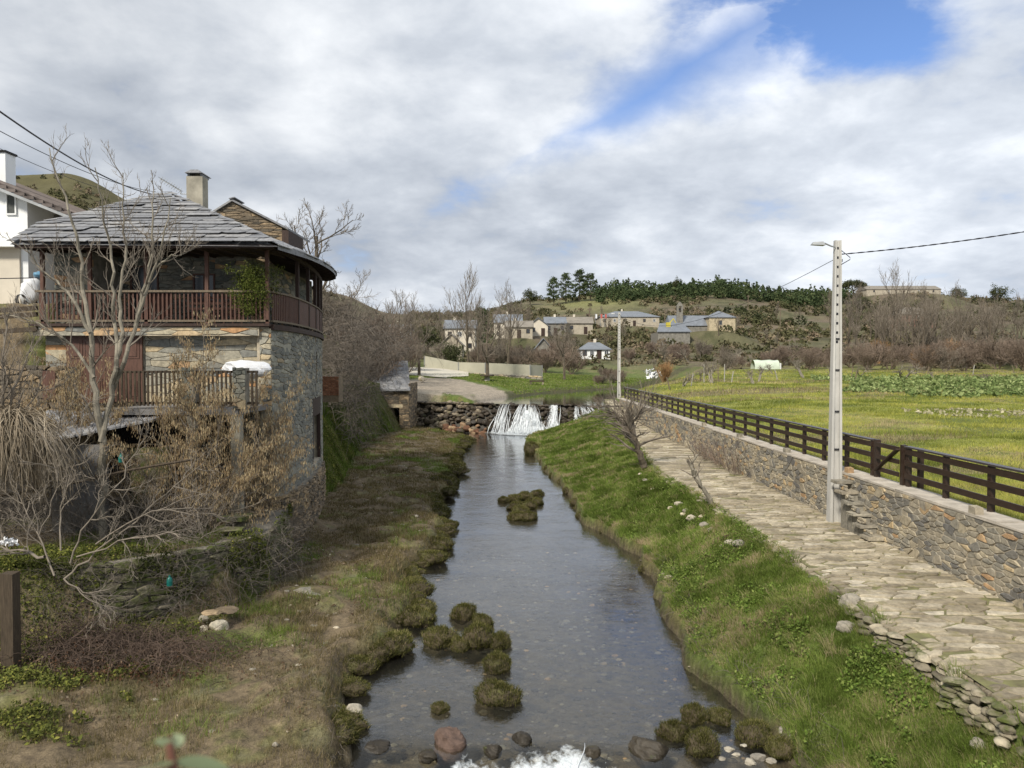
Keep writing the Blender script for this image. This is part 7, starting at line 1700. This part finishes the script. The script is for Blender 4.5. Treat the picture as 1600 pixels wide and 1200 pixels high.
# ------------------------------------------------------------------ ivy, moss and brambles
def ivy_and_brambles():
    rg = np.random.default_rng(111)
    # ivy over the terrace wall and the ground around it
    fT, LT = curve_map([(-15, 14.9), (-11.0, 14.95), (-9.6, 15.35), (-8.2, 15.7), (-7.1, 16.9), (-6.15, 18.2), (-6.2, 19.6), (-6.55, 21.6)])
    u = rg.uniform(0, LT, 42000); v = rg.uniform(.1, 2.3, len(u)); k = fbm(u*1.6, v*2.4, 180, 4, .6) > .52; u, v = u[k], v[k]; x, y = fT(u, .04+.10*rg.random(len(u))); c = np.stack([x, y, v], 1)
    m = fbm(u*.6, v*.8, 183, 3); V, F, C = leafcards(c, .036*rg.uniform(.5, 1.5, len(u)), rg, (0, -.8, .4), np.clip(.35+(m-.5)*2.4+rg.normal(0, .22, len(u)), 0, 1), 1.2)
    tag(build('ivy', V, F, M['ivy'], None, C), 'ivy and moss overgrowing the low terrace wall', 'ivy', kind='stuff')
    # low leafy growth at the bottom left and under the path edge
    n = 60000; x = rg.uniform(-12.5, -6.4, n); y = rg.uniform(10.8, 16.6, n); k = fbm(x*1.4, y*1.4, 185, 4, .6)+.10*(x < -9.2) > .54; x, y = x[k], y[k]; z = H(x, y)+rg.random(len(x))*.18; V, F, C = leafcards(np.stack([x, y, z], 1), .038*rg.uniform(.5, 1.5, len(x)), rg, (0, -.3, .8)); tag(build('ground_ivy', V, F, M['ivy'], None, C), 'dark ground ivy and nettles at the bottom left', 'undergrowth', kind='stuff')
    n = 60000; y = 8.5*(30/8.5)**rg.random(n); xp = tab(y, XP); xr = edge_r(y); x = xr+(xp-xr)*rg.random(n); k = fbm(x*1.3, y*1.3, 187, 4, .6) > .56; x, y = x[k], y[k]; z = H(x, y)+.03+rg.random(len(x))*.26; V, F, C = leafcards(np.stack([x, y, z-.08], 1), .034*rg.uniform(.5, 1.5, len(x)), rg, (-.3, -.3, .8)); tag(build('bramble_leaves', V, F, M['brambleleaf'], None, C), 'bramble leaves growing through the grass of the right bank', 'undergrowth', kind='stuff')
    # moss/ivy on the slope behind the house
    n = 40000; y = rg.uniform(27, 45, n); xt = tab(y, XT); x = xt-rg.random(n)*3; z = H(x, y)+rg.random(n)*.15; k = fbm(y*.7, z*.7, 189, 4) > .46; V, F, C = leafcards(np.stack([x, y, z], 1)[k], .06, rg, (.7, -.5, .4), np.clip(.55+rg.normal(0, .25, k.sum()), 0, 1)); tag(build('slope_ivy', V, F, M['ivy'], None, C), 'yellow-green moss and ivy on the steep slope behind the rounded wall', 'ivy', kind='stuff')
    def tangle(name, n, cf, L0, L1, r, mat, lab, droop=.35, seg=7, wob=.3, cat='brambles', dir0=None):
        mb = MB()
        for k in range(n):
            p = cf(); d = nrm(rg.normal(0, 1, 3)*(1, 1, .5)+(dir0 if dir0 is not None else np.array((0, 0, .4)))); L = rg.uniform(L0, L1); pts = [p]
            for i in range(seg): d = nrm(d+rg.normal(0, wob, 3)+(0, 0, -droop*(i/seg)*1.2)); p = p+d*L/seg; pts.append(p)
            mb.tube(np.array(pts), np.linspace(r, r*.4, seg+1)*rg.uniform(.6, 1.4), 3, (rg.random(), .5, .5))
        o = mb.build(name, mat); tag(o, lab, cat, kind='stuff'); return o
    # dead bramble heap below the terrace wall
    def c1():
        p = P(rg.normal(205, 62), rg.normal(1045, 36), 14.0); x, y = p[0], rg.uniform(13.2, 14.9); x = rg.normal(-7.5, 1.0); return np.array((x, y, Hs(x, y)+rg.random()*.4))
    tangle('dead_bramble_heap', 2100, c1, .3, 1.1, .0055, M['bramble'], 'heap of dead brown bramble stems below the terrace wall', .8)
    def c1b():
        x = rg.normal(-7.3, .9); y = rg.uniform(12.9, 14.9); return np.array((x, y, Hs(x, y)+.05+rg.random()*.25))
    V, F, C = leafcards(np.array([c1b() for _ in range(2600)]), .03, rg, (0, -.3, .8), long=1.8); tag(build('leaf_litter', V, F, m_leaf('dead_brown_leaf', [(0, (.05, .028, .018)), (.7, (.11, .06, .035)), (1, (.24, .17, .11))]), None, C), 'fallen brown leaves under the dead bramble heap', 'leaf litter', kind='stuff')
    n = 9000; y = 11.5*(46/11.5)**rg.random(n); xl = edge_l(y); xt = tab(y, XT); x = xt-.6+(xl-xt)*rg.random(n); k = fbm(x*.8, y*.8, 195, 4) > .47; x, y = x[k], y[k]; V, F, C = leafcards(np.stack([x, y, H(x, y)+.05], 1), .028*rg.uniform(.5, 1.6, len(x)), rg, (0, -.2, .9), long=1.7); tag(build('leaf_litter', V, F, m_leaf('dry_litter', [(0, (.07, .045, .03)), (.6, (.16, .11, .07)), (.9, (.26, .20, .14)), (1, (.45, .40, .32))]), None, C), 'dry leaves and bark chips scattered over the brown turf of the left flat', 'leaf litter', kind='stuff')
    def c8(): y = 12+rg.random()*26; x = rg.uniform(tab(y, XT)-.3, edge_l(np.array([y]))[0]-.5); return np.array((x, y, Hs(x, y)+.02))
    tangle('fallen_twigs', 420, c8, .15, .8, .005, M['bramble'], 'thin dead twigs lying on the left flat', .25, 4, .3, 'twigs', np.array((0, 0, -.1)))
    # dark bramble mass hanging by the mill
    def c2():
        D = rg.uniform(42, 60); px = rg.uniform(512, 640) if rg.random() < .7 else rg.normal(570, 25); f = (px-505)/130; py = rg.uniform(470+f*70, 640-f*10) if rg.random() < .75 else rg.uniform(600, 695); 
        if py > 560: px = min(px, rg.uniform(515, 578))
        return P(px, py, D)
    tangle('bramble_thicket', 2600, c2, 1.2, 3.8, .012, M['bramblegrey'], 'dark thicket of bare arching stems hanging between the house and the mill', .55, 6, .22, 'thicket')
    # dead vines like thatch at the left edge
    def c3(): return np.array((rg.uniform(-12.7, -10.6), rg.uniform(16.0, 17.4), rg.uniform(4.0, 4.95)))
    mb = MB()
    for k in range(2300):
        p = P(rg.uniform(-60, 45), rg.uniform(642, 668), rg.uniform(15.8, 17.6)); d = nrm(np.array((rg.normal(.35, .5), -.3, .25))); L = rg.uniform(.8, 2.5); pts = [p]
        for i in range(8): d = nrm(d+rg.normal(0, .12, 3)+(0, 0, -.30)); p = p+d*L/8; pts.append(p)
        mb.tube(np.array(pts), np.linspace(.009, .004, 9), 3, (rg.random(), .5, .5))
    tag(mb.build('dead_vines', M['straw']), 'drooping mass of dry grey-brown vine stems like thatch at the left edge', 'vines', kind='stuff')
    # dry stalks at the right bank foot and river edge
    def c4(): y = 8.6*(22/8.6)**rg.random(); x = edge_r(np.array([y]))[0]+rg.uniform(-.05, .5); return np.array((x, y, Hs(x, y)))
    tangle('dry_stalks', 700, c4, .15, .6, .004, M['bramblegrey'], 'dry brown stalks along the foot of the right bank', .3, 4)
    def c5(): y = 11*(40/11)**rg.random(); x = edge_l(np.array([y]))[0]-rg.uniform(-.05, .7); return np.array((x, y, Hs(x, y)))
    tangle('dry_stalks', 500, c5, .1, .45, .004, M['bramblegrey'], 'dry stalks in the tussocks along the left water edge', .3, 4)
    def c6(): x = rg.uniform(-13.5, -7.2); return np.array((x, rg.uniform(16.6, 20.5), 2.0+rg.random()*.6))
    def c7(): u = rg.uniform(2, LT); x, y = fT(np.array([u]), .1+.3*rg.random()); return np.array((x[0], y[0], rg.uniform(.5, 2.1)))
    tangle('wall_twigs', 1500, c7, .3, 1.1, .005, M['bramblegrey'], 'bare grey twigs trailing over the mossy terrace wall', .5, 6, .3, 'twigs')
    tangle('undergrowth_twigs', 1300, c6, .8, 2.4, .007, M['bramblegrey'], 'thin bare shoots growing on the terrace in front of the shed', .1, 6, .2, 'undergrowth', np.array((0, 0, 1.0)))
ivy_and_brambles()

# ------------------------------------------------------------------ the trees in front of the house
def guided(name, loc_px, D, stems, label, bark, twig, cf, kids, lens, dd=.0, seed=1, cat='tree', split=0, catk=None, rg=None):
    rg = np.random.default_rng(seed); out = []
    for (pp, r0, r1) in stems:
        ds = np.linspace(0, 1, len(pp)); pts = np.array([P(a, b, D+dd*3.4*float(vnoise(np.array([a*.016]), np.array([b*.016]), seed)[0]-.5)) for a, b in pp])
        tt = np.linspace(0, 1, len(pp)*3); sp = np.stack([np.interp(tt, ds, pts[:, k]) for k in range(3)], 1); sp += rg.normal(0, .025, sp.shape)*(np.arange(len(sp)) > 0)[:, None]
        rad = np.linspace(r0, r1, len(sp)); out.append((sp, rad, 0)); az = rg.uniform(0, 6)
        for k in range(kids):
            f = (.22+.76*(k+rg.random())/kids)*(len(sp)-1); i = min(int(f), len(sp)-2); q = sp[i]+(sp[i+1]-sp[i])*(f-i); d = nrm(sp[i+1]-sp[i]); az += 2.4+rg.normal(0, .5)
            u = nrm(np.cross(d, (.3, .9, .2))); v = np.cross(d, u); a = rg.uniform(.5, .95); cd = d*math.cos(a)+(u*math.cos(az)+v*math.sin(az)*.8)*math.sin(a)
            grow(out, q, cd, lens*rg.uniform(.5, 1.1)*(1.1-.6*f/(len(sp)-1)), max(.012, rad[i]*.5), 1, cf, rg)
    loc = P(*loc_px, D); t = thing(name, loc, label, cat); a, b = tubes_split(out, split, 8, 3); a.build('trunk', bark, t); b.build('branches', twig, t)
    if catk:
        tips = np.vstack([p[-4:] for p, r, l in out if l >= catk[1]]); n = catk[0]; q = tips[rg.integers(0, len(tips), n)]+rg.normal(0, .05, (n, 3)); k = 3; X = []; 
        h = rg.uniform(.05, .10, n); w = .009; a = rg.uniform(0, 3.14, n); dx = np.stack([np.cos(a)*w, np.sin(a)*w, 0*a], 1); z = np.zeros((n, 3)); z[:, 2] = h
        V = np.stack([q-dx*.4, q+dx*.4, q+dx-z*.6, q-z, q-dx-z*.6], 1); i = np.arange(n)[:, None]*5; C = np.repeat(np.stack([rg.random(n), rg.random(n), rg.random(n)], 1), 5, 0)
        o = build('catkins', V.reshape(-1, 3), [i+np.array([[0, 1, 2, 4]]), i+np.array([[4, 2, 3]])], M['catkin'], t, C); o['kind'] = 'stuff'
    return t
def near_trees():
    cf = cfg([4, 6, 5, 4], [5, 5, 4, 3], [.6, .6, .6, .6], [1, .62, .6, .6], [0, .14, .16, .14], [.1, .12, .14, .16], [.4, .35, .35, .3], [.15, .15, .2, .2], [.6, .6, .65, .7], .0055)
    guided('walnut_tree', (160, 835), 17.4, [
        ([(162, 840), (158, 760), (160, 700), (152, 640), (147, 580), (141, 520), (132, 450), (126, 400), (112, 340), (88, 270), (76, 232)], .095, .010),
        ([(158, 690), (172, 630), (182, 570), (180, 500), (178, 440), (172, 380), (158, 320), (148, 262)], .068, .010),
        ([(176, 610), (196, 560), (212, 510), (228, 465), (240, 420), (256, 365), (268, 310)], .058, .009),
        ([(182, 575), (190, 530), (188, 470), (196, 400), (193, 330), (192, 270)], .055, .009),
        ([(212, 510), (225, 450), (236, 400), (240, 340), (238, 292)], .05, .009),
        ([(141, 520), (115, 470), (88, 440), (60, 420), (35, 380)], .045, .009),
        ([(147, 590), (120, 545), (85, 520), (40, 498), (5, 490)], .04, .009),
        ([(240, 420), (268, 400), (290, 395)], .03, .008)],
        'tall multi-stemmed bare tree with pale bark in front of the balcony house', M['bark'], M['twigpale'], cf, 8, 1.4, .22, 3)
    cf2 = cfg([4, 6, 4, 3], [4, 5, 4], [.6, .6, .6], [1, .65, .6], [0, .03, .03, .02], [.1, .2, .22, .22], [.4, .35, .35, .3], [.1]*4, [.6, .6, .7], .005)
    guided('pruned_shrub', (95, 900), 14.4, [
        ([(100, 905), (140, 870), (190, 830), (250, 780), (300, 740), (345, 690)], .021, .005), ([(110, 880), (130, 820), (180, 760), (215, 700), (235, 640)], .018, .005),
        ([(85, 900), (60, 840), (40, 790), (10, 740)], .018, .005), ([(120, 870), (200, 845), (270, 830), (330, 850)], .017, .005), ([(150, 850), (230, 800), (290, 790), (345, 810)], .016, .005), ([(95, 860), (95, 800), (110, 740), (125, 680), (132, 620)], .017, .005),
        ([(100, 905), (140, 930), (165, 960)], .015, .005), ([(60, 840), (90, 770), (85, 700), (100, 640)], .013, .005), ([(70, 870), (30, 860), (-20, 845)], .03, .01)],
        'sprawling pale bare shrub with crooked branches at the lower left', M['twigpale'], M['twigpale'], cf2, 9, 1.0, .35, 5, 'shrub')
    cf3 = cfg([4, 5, 4], [6, 5], [.55, .6], [1, .6], [0, .06, .02], [.1, .14, .16], [.4, .35, .3], [.1]*3, [.6, .65], .005)
    S1 = [([(300, 880), (a, (880+b)/2), (c, b)], .028, .008) for a, b, c in ((280, 640, 250), (300, 600, 300), (330, 620, 350), (270, 700, 190), (350, 690, 410), (300, 560, 275), (310, 520, 320), (260, 760, 150), (345, 740, 400))]
    guided('hazel_bush', (300, 880), 18.6, S1, 'tan catkin-covered hazel bush in front of the store under the terrace', M['twig'], M['twig'], cf3, 16, 1.5, .45, 7, 'bush', 0, (21000, 2))
    S2 = [([(395, 860), (a, (860+b)/2), (c, b)], .026, .008) for a, b, c in ((380, 640, 360), (400, 590, 400), (420, 620, 445), (370, 700, 330), (425, 700, 455), (400, 680, 430))]
    guided('hazel_bush', (395, 860), 20.6, S2, 'hazel bush with hanging catkins against the rounded stone wall', M['twig'], M['twig'], cf3, 16, 1.4, .35, 8, 'bush', 0, (13000, 2))
    S3 = [([(90, 840), (a, (840+b)/2), (c, b)], .024, .008) for a, b, c in ((80, 620, 60), (110, 560, 95), (130, 590, 150), (60, 640, 20), (120, 640, 190), (100, 580, 120))]
    guided('hazel_bush', (90, 840), 18.9, S3, 'catkin-covered hazel bush at the left in front of the retaining wall', M['twig'], M['twig'], cf3, 14, 1.3, .35, 9, 'bush', 0, (10000, 2))
    S4 = [([(2, 700), (a, (700+b)/2), (c, b)], .04, .008) for a, b, c in ((0, 560, 25), (-10, 560, -20), (20, 520, 60), (5, 480, 10), (30, 600, 75))]
    guided('bare_bush', (2, 700), 16.6, S4, 'bare twiggy bush at the left edge beside the retaining wall', M['twigpale'], M['twigpale'], cf, 8, 1.2, .35, 10, 'bush')
    # the pollarded tree on the right bank, leaning, with arching shoots
    cf4 = cfg([4, 7, 5], [5, 4], [.5, .5], [1, .5], [0, -.02, .0], [.1, .10, .16], [.4, .3, .3], [.2]*3, [.6, .6], .007)
    guided('pollard_tree', (1005, 728), 33.0, [([(1007, 730), (998, 705), (992, 685), (985, 668), (975, 655)], .17, .06), ([(992, 685), (984, 676), (978, 655), (972, 640)], .08, .03), ([(985, 668), (996, 650), (1004, 636)], .06, .025), ([(978, 655), (962, 648), (950, 640)], .05, .02)], 'leaning pollarded tree with a mop of arching bare shoots beside the path', M['barkdark'], M['twig'], cf4, 26, 2.2, .15, 12)
    cf5 = cfg([3, 4, 3], [3, 3], [.5, .5], [1, .6], [0, .1, .05], [.1, .2, .2], [.4, .3, .3], [.3]*3, [.6, .6], .005)
    guided('dead_stump', (1110, 790), 24.0, [([(1116, 796), (1100, 765), (1085, 745), (1075, 720)], .085, .05), ([(1085, 745), (1082, 725), (1090, 708)], .05, .03)], 'dead leaning stump with a few thin shoots at the edge of the path', M['bark'], M['twig'], cf5, 4, .9, .1, 13)
    # thorny shoots by the wall behind the stump
    rg = np.random.default_rng(15); mb = MB()
    for k in range(130):
        y = rg.uniform(30, 37); p = np.array((WALLX-rg.uniform(.1, .5), y, 1.75)); d = nrm(np.array((rg.normal(-.2, .3), rg.normal(0, .3), 1))); pts = [p]; L = rg.uniform(.7, 1.7)
        for i in range(5): d = nrm(d+rg.normal(0, .15, 3)); p = p+d*L/5; pts.append(p)
        mb.tube(np.array(pts), np.linspace(.01, .004, 6), 3)
    tag(mb.build('wall_shrub', M['twigred'], loc=(9.3, 33, 1.7)), 'thin reddish bare shoots growing against the right-hand wall', 'shrub')
    # shrub in a pot on the balcony
    p = P(405, 480, 22.6); t = thing('potted_shrub', (p[0], 22.4, ZB+.06), 'bushy green shrub in a pot on the corner of the balcony', 'plant'); m = MB(); m.lathe((p[0], 22.5, ZB+.06), [(0, 0), (.15, 0), (.2, .35), (.18, .36), (0, .34)], 14); m.build('pot', M['gablestone'], t)
    m = MB(); Pn = []
    for k in range(80):
        e = np.array((p[0]+rg.normal(0, .30), 22.0+rg.normal(0, .28), ZB+.35+rg.random()*1.35)); m.tube([(p[0], 22.5, ZB+.35), ((p[0]+e[0])/2, 22.4, e[2]*.6+ZB*.4), e], [.012, .008, .004], 3); Pn.append(e+rg.normal(0, .10, (110, 3)))
    m.build('stems', M['barkdark'], t); V, F, C = leafcards(np.vstack(Pn), .022, rg, long=3.2); build('leaves', V, F, M['potleaf'], t, C)
    # leafy twig tip in the very foreground
    c = np.array((-.36, .86, 5.86)); c = P(268, 1185, .75); t = thing('leafy_twig', c, 'soft-focus green leaves of a twig poking up at the bottom edge', 'twig'); m = MB(); m.tube([P(280, 1330, .75), P(275, 1225, .75), P(266, 1170, .75), P(264, 1150, .75)], [.006, .005, .004, .003], 8); m.build('stem', m_plain('reddish_stem', (.16, .07, .05), .6, .2), t)
    def leaf(a, b, w, col):
        a = np.array(a); b = np.array(b); d = b-a; sdv = nrm(np.cross(d, (0, 1, .3))); n = 9; s = np.linspace(0, 1, n); wd = w*np.sin(np.pi*s**.8)**.8; mid = a+d*s[:, None]+np.array((0, 0, 1))*(-.25*np.linalg.norm(d)*(s**2))[:, None]; V = np.concatenate([mid+sdv*wd[:, None]+(0, 0, .002), mid, mid-sdv*wd[:, None]+(0, 0, .002)]); F = [(i, i+1, n+i+1, n+i) for i in range(n-1)]+[(n+i, n+i+1, 2*n+i+1, 2*n+i) for i in range(n-1)]
        build('leaf', V, np.array(F), M['lf'], t, np.full((len(V), 3), col), True)
    M['lf'] = m_leaf('fresh_leaf', [(0, (.20, .27, .12)), (1, (.52, .58, .36))], .4, .1, 30)
    leaf(P(270, 1196, .75), P(205, 1190, .70), .011, .6); leaf(P(272, 1194, .75), P(362, 1186, .78), .010, .5); leaf(P(266, 1168, .75), P(243, 1150, .74), .008, .8); leaf(P(266, 1168, .75), P(288, 1146, .76), .008, .9)
near_trees()
# unused prototypes go
for k, (t, used) in list(BARE.items()):
    if not used:
        for ch in list(t.children): bpy.data.objects.remove(ch)
        bpy.data.objects.remove(t)
for i, t in enumerate(TUSS):
    if i not in _used:
        for ch in list(t.children): bpy.data.objects.remove(ch)
        bpy.data.objects.remove(t)
